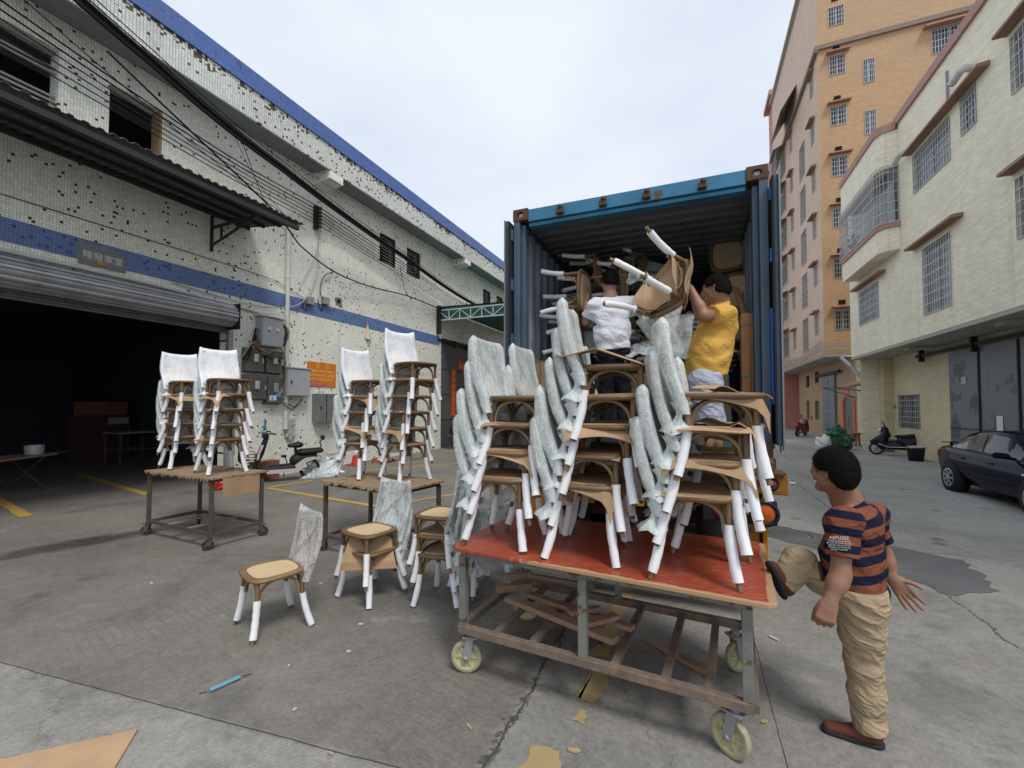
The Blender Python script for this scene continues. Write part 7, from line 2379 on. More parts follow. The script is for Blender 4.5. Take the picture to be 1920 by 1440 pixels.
# chairs already loaded: stacked on their sides, legs to the left
lid = 0
def loaded(u, v, d, legs, back, label, kind=None, vi=0):
    c = at(u, v, d)
    dn = Vector(legs).normalized()
    fz = -dn
    fx = -Vector(back)
    fx = (fx - fz * fx.dot(fz)).normalized()
    e = rot_from(fx, fz)
    return chair(c - e.to_matrix() @ Vector((0, 0, 0.44)), e, label, 'chairs loaded in the container', kind, vi)
XL, YV = Vector((-1, 0, 0)), Vector((0, 1, 0))
loaded(1094, 547, 4.95, (-1, 0.1, 0.05), (0, 1, 0.1), 'loaded chair on its side, upper one the person in white is touching', None, 0)
loaded(1090, 585, 5.30, (-1, 0.0, -0.1), (0, 1, 0), 'loaded chair on its side just below the one being touched', None, 1)
loaded(1086, 625, 5.35, (-1, -0.05, -0.05), (0, 1, 0), 'loaded chair lying lowest against the left container wall', 'wrap', 2)
loaded(1120, 512, 5.55, (-1, 0.0, 0.0), (0, 1, 0.05), 'loaded chair near the ceiling left of the cap of dark hair', None, 1)
loaded(1168, 530, 5.45, (-1, 0.1, 0.12), (0, 1, 0), 'loaded chair standing on edge right behind the person in white', None, 2)
loaded(1200, 510, 5.9, (-0.9, 0, 0.35), (0, 1, 0), 'loaded chair tilted high up in the middle of the container', 'wrap', 0)
loaded(1185, 600, 5.6, (-1, 0, -0.2), (0, 1, 0), 'loaded chair low in the middle behind the white shirt', None, 0)
loaded(1225, 610, 5.5, (-1, 0, 0.1), (0, 1, 0), 'loaded chair with arched brace showing under the lifted chair', None, 1)
loaded(1215, 650, 5.35, (-1, 0, -0.1), (0, 1, 0), 'loaded chair lying low in wrinkled film by the crate', 'film', 1)
loaded(1265, 640, 5.2, (-1, 0.1, 0.0), (0, 1, 0), 'loaded chair low beside the person in yellow', 'wrap', 1)
loaded(1270, 700, 4.9, (0.1, -0.2, -1), (0.2, 1, 0), 'upright loaded chair at the container mouth behind the yellow shirt', None, 2)
loaded(1365, 478, 5.6, (0.0, 1, -0.05), (1, 0, 0.0), 'loaded chair at top right showing its seat to the street', None, 0)
loaded(1390, 545, 5.2, (0.1, 1, -0.05), (1, 0, 0.0), 'loaded chair at right showing its pale seat beside the raised hand', None, 1)
loaded(1375, 610, 5.5, (0.0, 1, 0.0), (1, 0, 0.0), 'loaded chair at right under the raised arm', 'film', 0)
# grey film heap, wrapped crates, strapped plank bundles
hp = MB().grid(lambda u, v: ((u - .5) * 1.5, (v - .5) * 0.9, 0.20 * math.sin(PI * u) * math.sin(PI * v) * (1 + 0.5 * mnoise.noise(Vector((u * 6, v * 6, 0)))) + 0.05 * mnoise.noise(Vector((u * 17, v * 17, 3)))), 40, 26).build('film_heap', M['film'])
hp.location = (-0.25, 5.15, 2.33)
tag(hp, 'heap of wrinkled grey film lying on the crates in the container', 'plastic film')
cw = pm('crate_board', (0.26, 0.17, 0.11), 0.8, var=0.3, sc=6)
def crate(c, d, label, nb, vert=False):
    e = empty('wooden_crate', c, 0, label, 'crate', 'crates in the container')
    MB().box(-d[0] / 2 + .01, d[0] / 2 - .01, 0.012, d[1], 0, d[2] - .01).build('box', cw, e)
    for k in range(nb):
        if vert: MB().box(-d[0] / 2 + k * d[0] / nb + .004, -d[0] / 2 + (k + 1) * d[0] / nb - .004, 0, 0.011, 0, d[2]).build('board', cw, e, 0.002)
        else: MB().box(-d[0] / 2, d[0] / 2, 0, 0.011, k * d[2] / nb + .004, (k + 1) * d[2] / nb - .004).build('board', cw, e, 0.002)
    MB().box(-d[0] / 2, d[0] / 2, 0, d[1], d[2] - .009, d[2] + .006).build('lid', cw, e)
    return e
crate((-1.42, 4.62, FZ), (0.52, 0.5, 0.78), 'board crate at the left of the container mouth', 5, True)
crate((-0.42, 4.95, FZ), (0.80, 0.6, 0.74), 'film-wrapped board crate in the middle of the container', 9)
crate((-1.05, 5.35, FZ), (0.6, 0.5, 0.72), 'shadowed board crate behind the person in white', 6)
cw2 = pm('fresh_timber', (0.42, 0.215, 0.095), 0.75, var=0.3, sc=5, bump=0.15)
cw3 = pm('grey_timber', (0.17, 0.145, 0.115), 0.85, var=0.3, sc=5, bump=0.2)
gstr = pm('green_strap', (0.06, 0.25, 0.05), 0.5)
def bundle_(c, w_, h, mt_, label, nb, tilt=0.0):
    e = empty('timber_bundle', c, 0, label, 'timber', 'timber bundles in the container', rot=(0, R(tilt), 0))
    for i in range(nb):
        MB().box(-w_ / 2 + i * w_ / nb + 0.001, -w_ / 2 + (i + 1) * w_ / nb - 0.002, 0, 0.14, 0, h - 0.01 * (i % 2)).build('plank', mt_, e, 0.003)
    for z_ in (0.16, 0.55, h - 0.12):
        MB().box(-w_ / 2 - 0.004, w_ / 2 + 0.004, -0.004, 0.144, z_, z_ + 0.014).build('strap', gstr, e)
    return e
bundle_((0.498, 4.58, FZ), 0.155, 1.15, cw2, 'bright orange-brown timber bundle with green straps at the right container edge', 2)
bundle_((0.285, 4.70, FZ), 0.13, 1.08, cw3, 'dull grey timber bundle leaning left of the bright one', 2, -3)
mk = pm('stamp_ink', (0.10, 0.03, 0.02), 0.8)
# ================================================================== PARKED CAR
paint_ = MT('dark_blue_car_paint')
paint_.pos(True)
paint_.col((0.006, 0.008, 0.024))
paint_.set('Roughness', 0.10)
paint_.set('Specular IOR Level', 0.07)
CP = paint_.m
cg = MT('car_glass')
cg.pos(True)
cg.col((0.02, 0.03, 0.03))
cg.set('Roughness', 0.03)
cg.set('Specular IOR Level', 0.6)
CG = cg.m
CAR = empty('parked_car', (5.86, 11.05, 0), R(-90), 'dark navy saloon car parked on the right by the steel doors', 'car')
CAR.scale = (0.96, 0.96, 0.93)
def interp(tab, x):
    for i in range(len(tab) - 1):
        if tab[i][0] <= x <= tab[i + 1][0]:
            t = (x - tab[i][0]) / (tab[i + 1][0] - tab[i][0])
            t = t * t * (3 - 2 * t) * 0.5 + t * 0.5
            return tab[i][1] + (tab[i + 1][1] - tab[i][1]) * t
    return tab[0][1] if x < tab[0][0] else tab[-1][1]
ZD = [(-2.2, 0.80), (-2.12, 0.97), (-1.75, 1.0), (-1.2, 0.98), (0.9, 0.93), (1.6, 0.86), (2.05, 0.70), (2.2, 0.55)]
WD = [(-2.2, 0.70), (-2.0, 0.88), (-1.4, 0.98), (0, 1.0), (1.3, 0.99), (1.9, 0.88), (2.2, 0.68)]
ZL = [(-2.2, 0.40), (-2.0, 0.26), (-1.0, 0.20), (1.4, 0.20), (2.0, 0.24), (2.2, 0.34)]
b = MB()
NS, ring = 44, None
vs, fs = [], []
for i in range(NS + 1):
    x = -2.2 + 4.4 * i / NS
    zd, wd, zl = interp(ZD, x), interp(WD, x), interp(ZL, x)
    half = [(0.0, zl), (0.66 * wd, zl), (0.78 * wd, zl + 0.06), (0.835 * wd, zl + (zd - zl) * 0.40), (0.85 * wd, zl + (zd - zl) * 0.62), (0.825 * wd, zl + (zd - zl) * 0.80), (0.79 * wd, zd - 0.035), (0.72 * wd, zd), (0.0, zd + 0.03)]
    rg = half + [(-p[0], p[1]) for p in half[-2:0:-1]]
    vs += [(x, p[0], p[1]) for p in rg]
    ring = len(rg)
for i in range(NS):
    for k in range(ring): fs.append((i * ring + k, i * ring + (k + 1) % ring, (i + 1) * ring + (k + 1) % ring, (i + 1) * ring + k))
fs += [tuple(range(ring)), tuple(NS * ring + k for k in range(ring))[::-1]]
b.add(vs, fs, True)
body = b.build('body', CP, CAR)
ZR = [(-1.75, 0.99), (-1.45, 1.14), (-1.0, 1.31), (-0.6, 1.40), (-0.1, 1.435), (0.3, 1.40), (0.75, 1.16), (1.15, 0.93)]
def gh(x, s):
    """greenhouse side: s 0 at belt, 1 at roof edge"""
    zb, zr = interp(ZD, x) - 0.02, interp(ZR, x)
    return ((0.745 - 0.15 * s) * interp(WD, x), zb + (zr - zb) * s)
vs, fs = [], []
NG = 30
for i in range(NG + 1):
    x = -1.74 + 2.88 * i / NG
    half = [gh(x, 0), gh(x, 0.35), gh(x, 0.7), gh(x, 0.92)]
    zr = interp(ZR, x)
    half += [(half[-1][0] * 0.9, zr), (half[-1][0] * 0.45, zr + 0.02 * min(1, (zr - 0.95) * 3)), (0, zr + 0.026 * min(1, (zr - 0.95) * 3))]
    rg = half + [(-p[0], p[1]) for p in half[-2::-1]]
    ring = len(rg)
    vs += [(x, p[0], p[1]) for p in rg]
for i in range(NG):
    for k in range(ring - 1): fs.append((i * ring + k, i * ring + k + 1, (i + 1) * ring + k + 1, (i + 1) * ring + k))
MB().add(vs, fs, True).build('cabin', CP, CAR)
def side_glass(name, xs0, xs1, sy, lo0=0.10, hi0=0.84):
    def fn(u, v):
        x = xs0 + (xs1 - xs0) * u
        zb, zr = gh(x, 0)[1], interp(ZR, x)
        hi = hi0 if zr - zb > 0.3 else hi0 * (zr - zb) / 0.3
        s = lo0 + (max(lo0 + 0.01, hi) - lo0) * v
        y, z = gh(x, s)
        return (x, sy * (y + 0.006), z)
    return MB().grid(fn, 14, 5).build(name, CG, CAR)
for sy in (-1, 1):
    side_glass('rear_side_window', -1.30, -0.33, sy)
    side_glass('front_side_window', -0.25, 0.80, sy)
    side_glass('quarter_glass', -1.56, -1.34, sy, 0.12, 0.7)
def wsh(u, v):
    x = 1.10 - 0.72 * v
    y = (u - 0.5) * 2 * (gh(x, 0.85)[0] * 0.98 - 0.02)
    zr = interp(ZR, x)
    return (x + 0.012, y, zr + 0.012 + 0.024 * min(1, (zr - 0.95) * 3) * (1 - (2 * u - 1) ** 2))
MB().grid(wsh, 10, 8).build('windscreen', CG, CAR)
def rsh(u, v):
    x = -1.66 + 0.85 * v
    y = (u - 0.5) * 2 * (gh(x, 0.85)[0] * 0.96 - 0.02)
    zr = interp(ZR, x)
    return (x - 0.012, y, zr + 0.012 + 0.024 * min(1, (zr - 0.95) * 3) * (1 - (2 * u - 1) ** 2))
MB().grid(rsh, 10, 8).build('rear_window', CG, CAR)
b = MB().prism([(-2.17, 1.045), (-1.93, 1.06), (-1.93, 1.08), (-2.17, 1.075)], -0.62, 0.62, 'y').box(-2.08, -2.02, -0.5, -0.46, 0.97, 1.05).box(-2.08, -2.02, 0.46, 0.5, 0.97, 1.05)
b.build('boot_spoiler', CP, CAR, 0.006)
alloy = pm('alloy_wheel', (0.42, 0.43, 0.44), 0.35, 0.7, var=0.15)
for wx_ in (-1.30, 1.30):
    for sy in (-1, 1):
        yo = sy * 0.80
        MB().lathe([(0.0, 0.0), (0.355, 0.0), (0.355, -sy * 0.22), (0.0, -sy * 0.22)], 28, (wx_, sy * 0.848, 0.32), 'y').build('wheel_arch', M['rubber'], CAR)
        wo_ = MB().lathe([(0.20, sy * 0.045), (0.27, sy * 0.055), (0.305, sy * 0.03), (0.305, -sy * 0.14), (0.20, -sy * 0.15)], 30, (wx_, yo + sy * 0.02, 0.305), 'y').build('wheel', M['rubber'], CAR)
        q = MB().lathe([(0.0, 0.03 * sy), (0.05, 0.03 * sy), (0.055, 0.01 * sy)], 16, (wx_, yo + sy * 0.05, 0.305), 'y').lathe([(0.175, 0.02 * sy), (0.205, 0.03 * sy), (0.21, 0.0)], 30, (wx_, yo + sy * 0.045, 0.305), 'y')
        for k in range(7):
            a = 2 * PI * k / 7
            q.bar((wx_ + 0.04 * math.cos(a), yo + sy * 0.072, 0.305 + 0.04 * math.sin(a)), (wx_ + 0.19 * math.cos(a), yo + sy * 0.065, 0.305 + 0.19 * math.sin(a)), 0.04, 0.02, (0, 1, 0))
        q.build('rim', alloy, wo_)
for sy in (-1, 1):
    S = SDF((0.5, -1.2, 0.8), (1.0, 1.2, 1.2), 0.012)
    S.cone((0.72, sy * 0.88, 1.0), (0.70, sy * 1.0, 1.01), 0.055, 0.06, 0.02).cone((0.74, sy * 0.76, 0.95), (0.72, sy * 0.88, 0.98), 0.025, 0.03, 0.02)
    inst('side_mirror', S.mesh('side_mirror', CP), CAR)
    for hx in (-0.86, 0.12): MB().cbox((hx, sy * 0.838, 0.80), (0.20, 0.035, 0.035)).build('door_handle', CP, CAR, 0.012)
    MB().box(-1.0, 1.0, sy * 0.842 - 0.012, sy * 0.842 + 0.012, 0.50, 0.53).build('rub_strip', CP, CAR, 0.005)
    MB().cbox((1.06, sy * 0.828, 0.70), (0.08, 0.02, 0.035)).build('side_repeater', M['white'], CAR, 0.008)
    MB().cbox((-2.12, sy * 0.58, 0.80), (0.10, 0.25, 0.16)).build('tail_lamp', bpy.data.materials['red_lens'], CAR, 0.02)
    MB().cbox((2.06, sy * 0.56, 0.64), (0.16, 0.28, 0.12)).build('headlight', M['chrome'], CAR, 0.03)

# ================================================================== TWO-WHEELERS
def tyre(par, x, y, r, w_, name='wheel', spokes=True):
    wo_ = MB().lathe([(r * 0.74, -w_ / 2), (r * 0.92, -w_ / 2), (r, -w_ / 5), (r, w_ / 5), (r * 0.92, w_ / 2), (r * 0.74, w_ / 2)], 24, (x, y, r), 'y').build(name, M['rubber'], par)
    q = MB().lathe([(0, -0.04), (0.04, -0.04), (0.04, 0.04), (0, 0.04)], 10, (x, y, r), 'y').lathe([(r * 0.70, -w_ * 0.4), (r * 0.78, -w_ * 0.42), (r * 0.78, w_ * 0.42), (r * 0.70, w_ * 0.4)], 24, (x, y, r), 'y')
    for k in range(6):
        a = PI * k / 3
        q.bar((x, y, r), (x + r * 0.74 * math.cos(a), y, r + r * 0.74 * math.sin(a)), 0.03, 0.02, (0, 1, 0))
    q.build('rim', M['greymetal'], wo_)
    return wo_
def scooter(loc_, rz, label, c, box=True, lean=R(8)):
    """step-through motor scooter, local +x forward"""
    e = empty('motor_scooter', loc_, 0, label, 'scooter', 'scooters parked on the street', rot=(lean, 0, rz))
    tyre(e, 0.62, 0, 0.23, 0.10)
    tyre(e, -0.62, 0, 0.23, 0.12)
    S = SDF((-1.0, -0.35, 0.1), (0.95, 0.35, 1.15), 0.016)
    S.cone((0.46, 0, 0.42), (0.36, 0, 0.88), 0.21, 0.15, 0.05, sq=((1, 0, 0.2), 1.5))
    S.cone((0.62, 0, 0.50), (0.50, 0, 0.60), 0.10, 0.10, 0.06)
    S.cone((0.72, 0, 0.47), (0.45, 0, 0.45), 0.10, 0.15, 0.04)
    S.cone((0.38, 0, 0.32), (-0.25, 0, 0.32), 0.18, 0.19, 0.05, sq=((0, 0, 1), 1.7))
    S.cone((-0.12, 0, 0.50), (-0.75, 0, 0.64), 0.20, 0.15, 0.08)
    S.cone((-0.25, 0, 0.40), (-0.7, 0, 0.52), 0.18, 0.13, 0.08)
    S.cone((0.40, 0, 0.86), (0.42, 0, 0.96), 0.09, 0.08, 0.05)
    S.cone((0.56, 0, 0.52), (0.34, 0, 0.74), 0.17, 0.14, 0.06).cone((0.30, 0, 0.40), (-0.3, 0, 0.42), 0.12, 0.16, 0.08)
    inst('body', S.mesh('body', c), e)
    S = SDF((-0.95, -0.3, 0.55), (0.2, 0.3, 0.95), 0.014)
    S.cone((0.02, 0, 0.70), (-0.30, 0, 0.70), 0.09, 0.12, 0.04, sq=((0, 0, 1), 1.6)).cone((-0.3, 0, 0.72), (-0.70, 0, 0.79), 0.12, 0.10, 0.04, sq=((0, 0, 1), 1.6))
    inst('seat', S.mesh('seat', M['black']), e)
    MB().tube([(0.33, 0.34, 1.05), (0.38, 0.2, 1.03), (0.42, 0, 1.0), (0.38, -0.2, 1.03), (0.33, -0.34, 1.05)], 0.018, 8).build('handlebar', M['black'], e)
    for sy in (-1, 1):
        m1 = MB().tube([(0.38, sy * 0.22, 1.03), (0.42, sy * 0.28, 1.15)], 0.008, 6).build('mirror_stem', M['black'], e)
        MB().lathe([(0, 0), (0.055, 0), (0.05, 0.02), (0, 0.025)], 14, (0.41, sy * 0.29, 1.18), 'x').build('mirror', M['black'], m1)
    MB().lathe([(0.0, 0.06), (0.06, 0.045), (0.085, 0.0)], 16, (0.49, 0, 0.90), 'x').build('headlamp', M['chrome'], e)
    for sy in (-1, 1): MB().tube([(0.62, sy * 0.07, 0.23), (0.52, sy * 0.07, 0.55)], 0.022, 8).build('fork', M['greymetal'], e)
    MB().tube([(0.55, 0.2, 0.40), (0.3, 0.24, 0.28), (-0.3, 0.22, 0.30), (-0.75, 0.18, 0.45)], 0.014, 6).build('side_trim', M['chrome'], e)
    MB().tube([(0.55, -0.2, 0.40), (0.3, -0.24, 0.28), (-0.3, -0.22, 0.30), (-0.75, -0.18, 0.45)], 0.014, 6).build('side_trim', M['chrome'], e)
    MB().tube([(-0.2, -0.16, 0.24), (-0.5, -0.2, 0.25), (-0.85, -0.2, 0.36)], [0.025, 0.045, 0.05], 10).build('exhaust', M['greymetal'], e)
    MB().cbox((-0.84, 0, 0.62), (0.05, 0.18, 0.09)).build('tail_lamp', bpy.data.materials['red_lens'], e, 0.015)
    if box:
        S = SDF((-1.1, -0.3, 0.7), (-0.5, 0.3, 1.1), 0.014)
        S.cone((-0.70, 0.06, 0.93), (-0.70, -0.06, 0.93), 0.12, 0.12, 0.02).cone((-0.85, 0.06, 0.91), (-0.85, -0.06, 0.91), 0.10, 0.10, 0.04)
        inst('top_box', S.mesh('top_box', pm('grey_top_box', (0.24, 0.23, 0.19), 0.5, var=0.15)), e)
    return e
glossblack = pm('scooter_black', (0.014, 0.013, 0.017), 0.25, var=0.2)
scooter((6.88, 20.15, 0), R(158), 'black motor scooter with a beige top box parked by the yellow wall', glossblack)
scooter((6.0, 31.2, 0), R(60), 'small red motor scooter parked far down the lane by the ochre block', pm('scooter_red', (0.22, 0.015, 0.02), 0.3), False)
# electric bike at the factory wall
EB = empty('electric_bike', (-9.25, 7.72, 0), 0, 'white and black electric bike with basket parked at the tiled wall', 'bike', None, rot=(R(-4), 0, R(243)))
EB.scale = (1.12, 1.12, 1.12)
tyre(EB, 0.56, 0, 0.22, 0.09)
tyre(EB, -0.56, 0, 0.22, 0.10)
wp_ = pm('bike_white_panel', (0.55, 0.50, 0.47), 0.4, var=0.12)
S = SDF((-0.9, -0.25, 0.1), (0.9, 0.25, 0.8), 0.014)
S.cone((0.34, 0, 0.27), (-0.24, 0, 0.28), 0.13, 0.15, 0.03, sq=((0, 0, 1), 1.7))
inst('footboard', S.mesh('footboard', M['black']), EB)
for sy in (-1, 1):
    MB().prism([(0.32, 0.20), (0.34, 0.28), (-0.24, 0.27), (-0.26, 0.18)], sy * 0.150, sy * 0.158, 'y').build('side_panel', wp_, EB)
    MB().prism([(-0.26, 0.20), (-0.22, 0.34), (-0.42, 0.48), (-0.62, 0.50), (-0.76, 0.44), (-0.62, 0.44), (-0.45, 0.38), (-0.36, 0.22)], sy * 0.135, sy * 0.15, 'y').build('rear_cowl', wp_, EB)
S = SDF((-0.9, -0.25, 0.3), (0.2, 0.25, 0.9), 0.012)
S.cone((-0.28, 0, 0.42), (-0.62, 0, 0.48), 0.14, 0.10, 0.05)
inst('frame_cover', S.mesh('frame_cover', M['black']), EB)
S = SDF((-0.9, -0.25, 0.5), (0.2, 0.25, 1.0), 0.012)
S.cone((-0.16, 0, 0.75), (-0.30, 0, 0.76), 0.075, 0.115, 0.03, sq=((0, 0, 1), 1.7))
inst('seat', S.mesh('seat', M['black']), EB)
MB().cyl((-0.27, 0, 0.4), (-0.25, 0, 0.74), 0.03, n=10).build('seat_post', M['black'], EB)
S = SDF((-0.95, -0.25, 0.4), (0.0, 0.25, 0.9), 0.012)
S.cone((-0.40, 0, 0.60), (-0.72, 0, 0.61), 0.14, 0.13, 0.03, sq=((0, 0, 1), 2.0))
inst('rear_seat', S.mesh('rear_seat', M['black']), EB)
MB().tube([(-0.72, 0, 0.62), (-0.80, 0, 0.70), (-0.76, 0, 0.80), (-0.82, 0, 0.88)], 0.016, 8).build('backrest_stem', M['black'], EB)
S = SDF((-1.0, -0.2, 0.75), (-0.6, 0.2, 1.05), 0.012)
S.cone((-0.82, -0.06, 0.90), (-0.82, 0.06, 0.90), 0.055, 0.055, 0.02, sq=((1, 0, 0.2), 1.8))
inst('backrest_pad', S.mesh('backrest_pad', M['black']), EB)
MB().tube([(0.56, 0, 0.2), (0.50, 0, 0.40), (0.42, 0, 0.62), (0.33, 0, 0.92), (0.31, 0, 1.0)], [0.035, 0.05, 0.065, 0.05, 0.04], 10).build('steering_column', M['black'], EB)
MB().prism([(0.46, 0.48), (0.52, 0.48), (0.42, 0.80), (0.37, 0.80)], -0.06, 0.06, 'y').build('front_panel', wp_, EB, 0.015)
MB().tube([(0.20, 0.28, 1.04), (0.28, 0.18, 1.06), (0.31, 0, 1.0), (0.28, -0.18, 1.06), (0.20, -0.28, 1.04)], 0.016, 8).build('handlebar', M['black'], EB)
MB().cbox((0.35, 0, 0.99), (0.10, 0.14, 0.10)).build('display', M['black'], EB, 0.02)
MB().tube([(0.63, 0, 0.42), (0.72, 0, 0.36), (0.76, 0, 0.22)], [0.05, 0.05, 0.04], 8).build('front_mudguard', wp_, EB)
b = MB()
for zz in (0.46, 0.52, 0.58, 0.64):
    b.tube([(0.52, -0.17, zz), (0.80, -0.18, zz), (0.80, 0.18, zz), (0.52, 0.17, zz), (0.52, -0.17, zz)], 0.008, 5)
for k in range(9): b.tube([(0.80, -0.18 + 0.045 * k, 0.46), (0.80, -0.18 + 0.045 * k, 0.65)], 0.006, 5)
tag(b.build('basket', M['black'], EB), kind='stuff')
b = MB().tube([(-0.05, -0.12, 0.3), (-0.08, -0.16, 0.05)], 0.014, 6)
b.build('kickstand', M['greymetal'], EB)
b = MB().tube([(-0.12, 0, 0.3), (-0.10, -0.12, 0.42), (-0.08, -0.14, 0.5)], 0.012, 6).cbox((-0.06, -0.15, 0.50), (0.10, 0.05, 0.05))
b.build('foot_peg', M['black'], EB)

# ================================================================== SMALL THINGS NEAR THE WALL
bx_ = empty('carton', (-9.75, 7.55, 0), R(90), 'red-brown cardboard carton leaning behind the electric bike', 'carton')
MB().box(-0.42, 0.42, -0.12, 0.12, 0, 0.46).build('box', pm('brown_carton', (0.24, 0.10, 0.06), 0.85, var=0.2), bx_, 0.006)
MB().box(-0.42, 0.42, 0.05, 0.13, 0.461, 0.47).build('flap', M['card'], bx_)
S = SDF((-0.3, -0.35, -0.05), (0.3, 0.35, 0.55), 0.014)
S.cone((0, -0.15, 0.13), (0, 0.12, 0.15), 0.14, 0.16, 0.04).cone((0, 0.05, 0.28), (0, 0.1, 0.36), 0.10, 0.05, 0.05).noise(0.012, 30, 4)
tag(inst('plastic_bag', S.mesh('plastic_bag', pm('red_bag', (0.55, 0.03, 0.025), 0.4, var=0.2)), None, (-9.5, 6.45, 0)), 'bright red plastic bag on the ground in front of the bike basket', 'bag')
fm = M['film']
for i, (x_, y_, sc_, lab) in enumerate([(-9.0, 8.55, 1.0, 'clear plastic film bundle on the ground behind the bike wheel'), (-9.2, 9.15, 0.8, 'white plastic sheet heap on the ground between bike and cone')]):
    o = MB().grid(lambda u, v: ((u - .5) * 0.9 * sc_, (v - .5) * 0.7 * sc_, max(0.004, 0.42 * sc_ * math.sin(PI * u) ** 1.5 * math.sin(PI * v) ** 1.3 * (1 + 0.8 * mnoise.noise(Vector((u * 5 + i, v * 5, 0)))) + 0.06 * mnoise.noise(Vector((u * 14, v * 14, i))))), 30, 24, False).build('plastic_film', fm if i == 0 else M['wrapw'])
    o.location = (x_, y_, 0.0)
    o.rotation_euler = (0, 0, R(60))
    tag(o, lab, 'plastic film')
gsm = pm('green_strapping', (0.08, 0.26, 0.17), 0.5)
for i in range(4):
    rd = random.Random(i + 5)
    pts = [(0.32 * math.cos(a) * (1 + 0.2 * math.sin(2 * a + i)), 0.30 * math.sin(a), 0.25 + 0.22 * math.sin(a + i) + 0.02 * i) for a in [2 * PI * k / 24 for k in range(25)]]
    o = MB().tube(pts, 0.009, 5).build('strapping_loop', gsm if i != 2 else pm('yellow_strapping', (0.5, 0.45, 0.08), 0.5))
    o.location = (-9.1 - 0.08 * i, 8.95 + 0.1 * i, 0.03)
    tag(o, ['lowest loop of green strapping band behind the bike', 'second loop of green strapping band behind the bike', 'yellow strapping loop among the green ones', 'topmost loop of green strapping band behind the bike'][i], 'strapping', 'strapping loops')
cn_ = empty('traffic_cone', (-9.55, 10.6, 0), 0, 'red and white traffic cone standing by the tiled wall', 'cone')
MB().box(-0.2, 0.2, -0.2, 0.2, 0, 0.04).build('base', M['red'], cn_, 0.01)
MB().lathe([(0.16, 0.04), (0.10, 0.32)], 18).build('lower_cone', M['red'], cn_)
MB().lathe([(0.10, 0.32), (0.075, 0.46)], 18).build('reflective_band', M['white'], cn_)
MB().lathe([(0.075, 0.46), (0.03, 0.72), (0.0, 0.72)], 18).build('upper_cone', M['red'], cn_)
ext = empty('fire_extinguisher', (-9.2, 11.35, 0.085), R(20), 'red fire extinguisher lying on the ground near the cone', 'extinguisher')
MB().lathe([(0.0, -0.32), (0.05, -0.31), (0.08, -0.27), (0.08, 0.2), (0.06, 0.26), (0.025, 0.29), (0.02, 0.33)], 18, (0, 0, 0), 'x').build('cylinder', M['red'], ext)
MB().cbox((0.36, 0, 0.02), (0.07, 0.03, 0.05)).tube([(0.36, 0, 0.0), (0.42, 0.1, -0.03), (0.2, 0.18, -0.06)], 0.012, 6).build('valve', M['black'], ext)
pw = empty('pole_bundle', (-8.9, 11.9, 0), R(60), 'thin timber battens lying on the ground beside the yellow line', 'timber')
for k in range(3): MB().bar((-0.9, 0.06 * k, 0.02 + 0.035 * (k == 1)), (0.9, 0.06 * k + 0.05, 0.02 + 0.035 * (k == 1)), 0.05, 0.03).build('batten', wd_, pw)
# dark rolled mats and a bench by the side entrance
rl = empty('mat_roll', (-9.3, 17.4, 0.62), R(88), 'thick dark rolled mat lying on a low bench by the side entrance', 'roll')
MB().lathe([(0.0, -1.3), (0.22, -1.3), (0.24, -1.25), (0.235, 1.25), (0.22, 1.3), (0.0, 1.3)], 22, (0, 0, 0.2), 'x').build('roll', pm('dark_mat', (0.035, 0.035, 0.04), 0.8, var=0.4), rl)
MB().lathe([(0.0, -1.2), (0.16, -1.2), (0.165, 1.15), (0.0, 1.15)], 20, (0, -0.3, 0.14), 'x').build('inner_roll', pm('grey_mat', (0.06, 0.06, 0.065), 0.8, var=0.4), rl)
bn = empty('low_bench', (-9.2, 17.4, 0), R(88), 'low dark steel bench carrying the rolled mat', 'bench')
MB().box(-1.4, 1.4, -0.3, 0.35, 0.54, 0.59).build('bench_top', M['steel'], bn)
for sx in (-1.25, 0, 1.25):
    for sy in (-0.25, 0.3): MB().box(sx - 0.03, sx + 0.03, sy - 0.03, sy + 0.03, 0, 0.54).build('leg', M['steel'], bn)
for i, (x_, y_, lab) in enumerate([(-8.75, 16.6, 'grey-white sack slumped in front of the rolled mats'), (-8.6, 18.3, 'crumpled white plastic lying under the far end of the bench')]):
    S = SDF((-0.4, -0.4, -0.02), (0.4, 0.4, 0.85), 0.02)
    if i == 0: S.cone((0, 0, 0.18), (0.05, 0.08, 0.48), 0.2, 0.14, 0.05)
    else: S.cone((-0.15, 0, 0.1), (0.15, 0.05, 0.1), 0.12, 0.1, 0.05)
    S.noise(0.02, 20, i)
    S.plane_cut((0, 0, 0.003), (0, 0, -1))
    tag(inst('sack', S.mesh('sack', pm('grey_sack', (0.36, 0.36, 0.39), 0.7, var=0.2) if i == 0 else M['white']), None, (x_, y_, 0)), lab, 'sack')
cl = MB()
cl.tube([(0.4 * math.cos(a) * (1 + 0.03 * a), 0.3 * math.sin(a), 0.012 + 0.004 * a) for a in [0.35 * k for k in range(54)]], 0.012, 5)
o = cl.build('hose_coil', M['cable'])
o.location = (-7.6, 14.2, 0)
tag(o, 'coil of dark cable lying on the yard by the side entrance', 'cable')

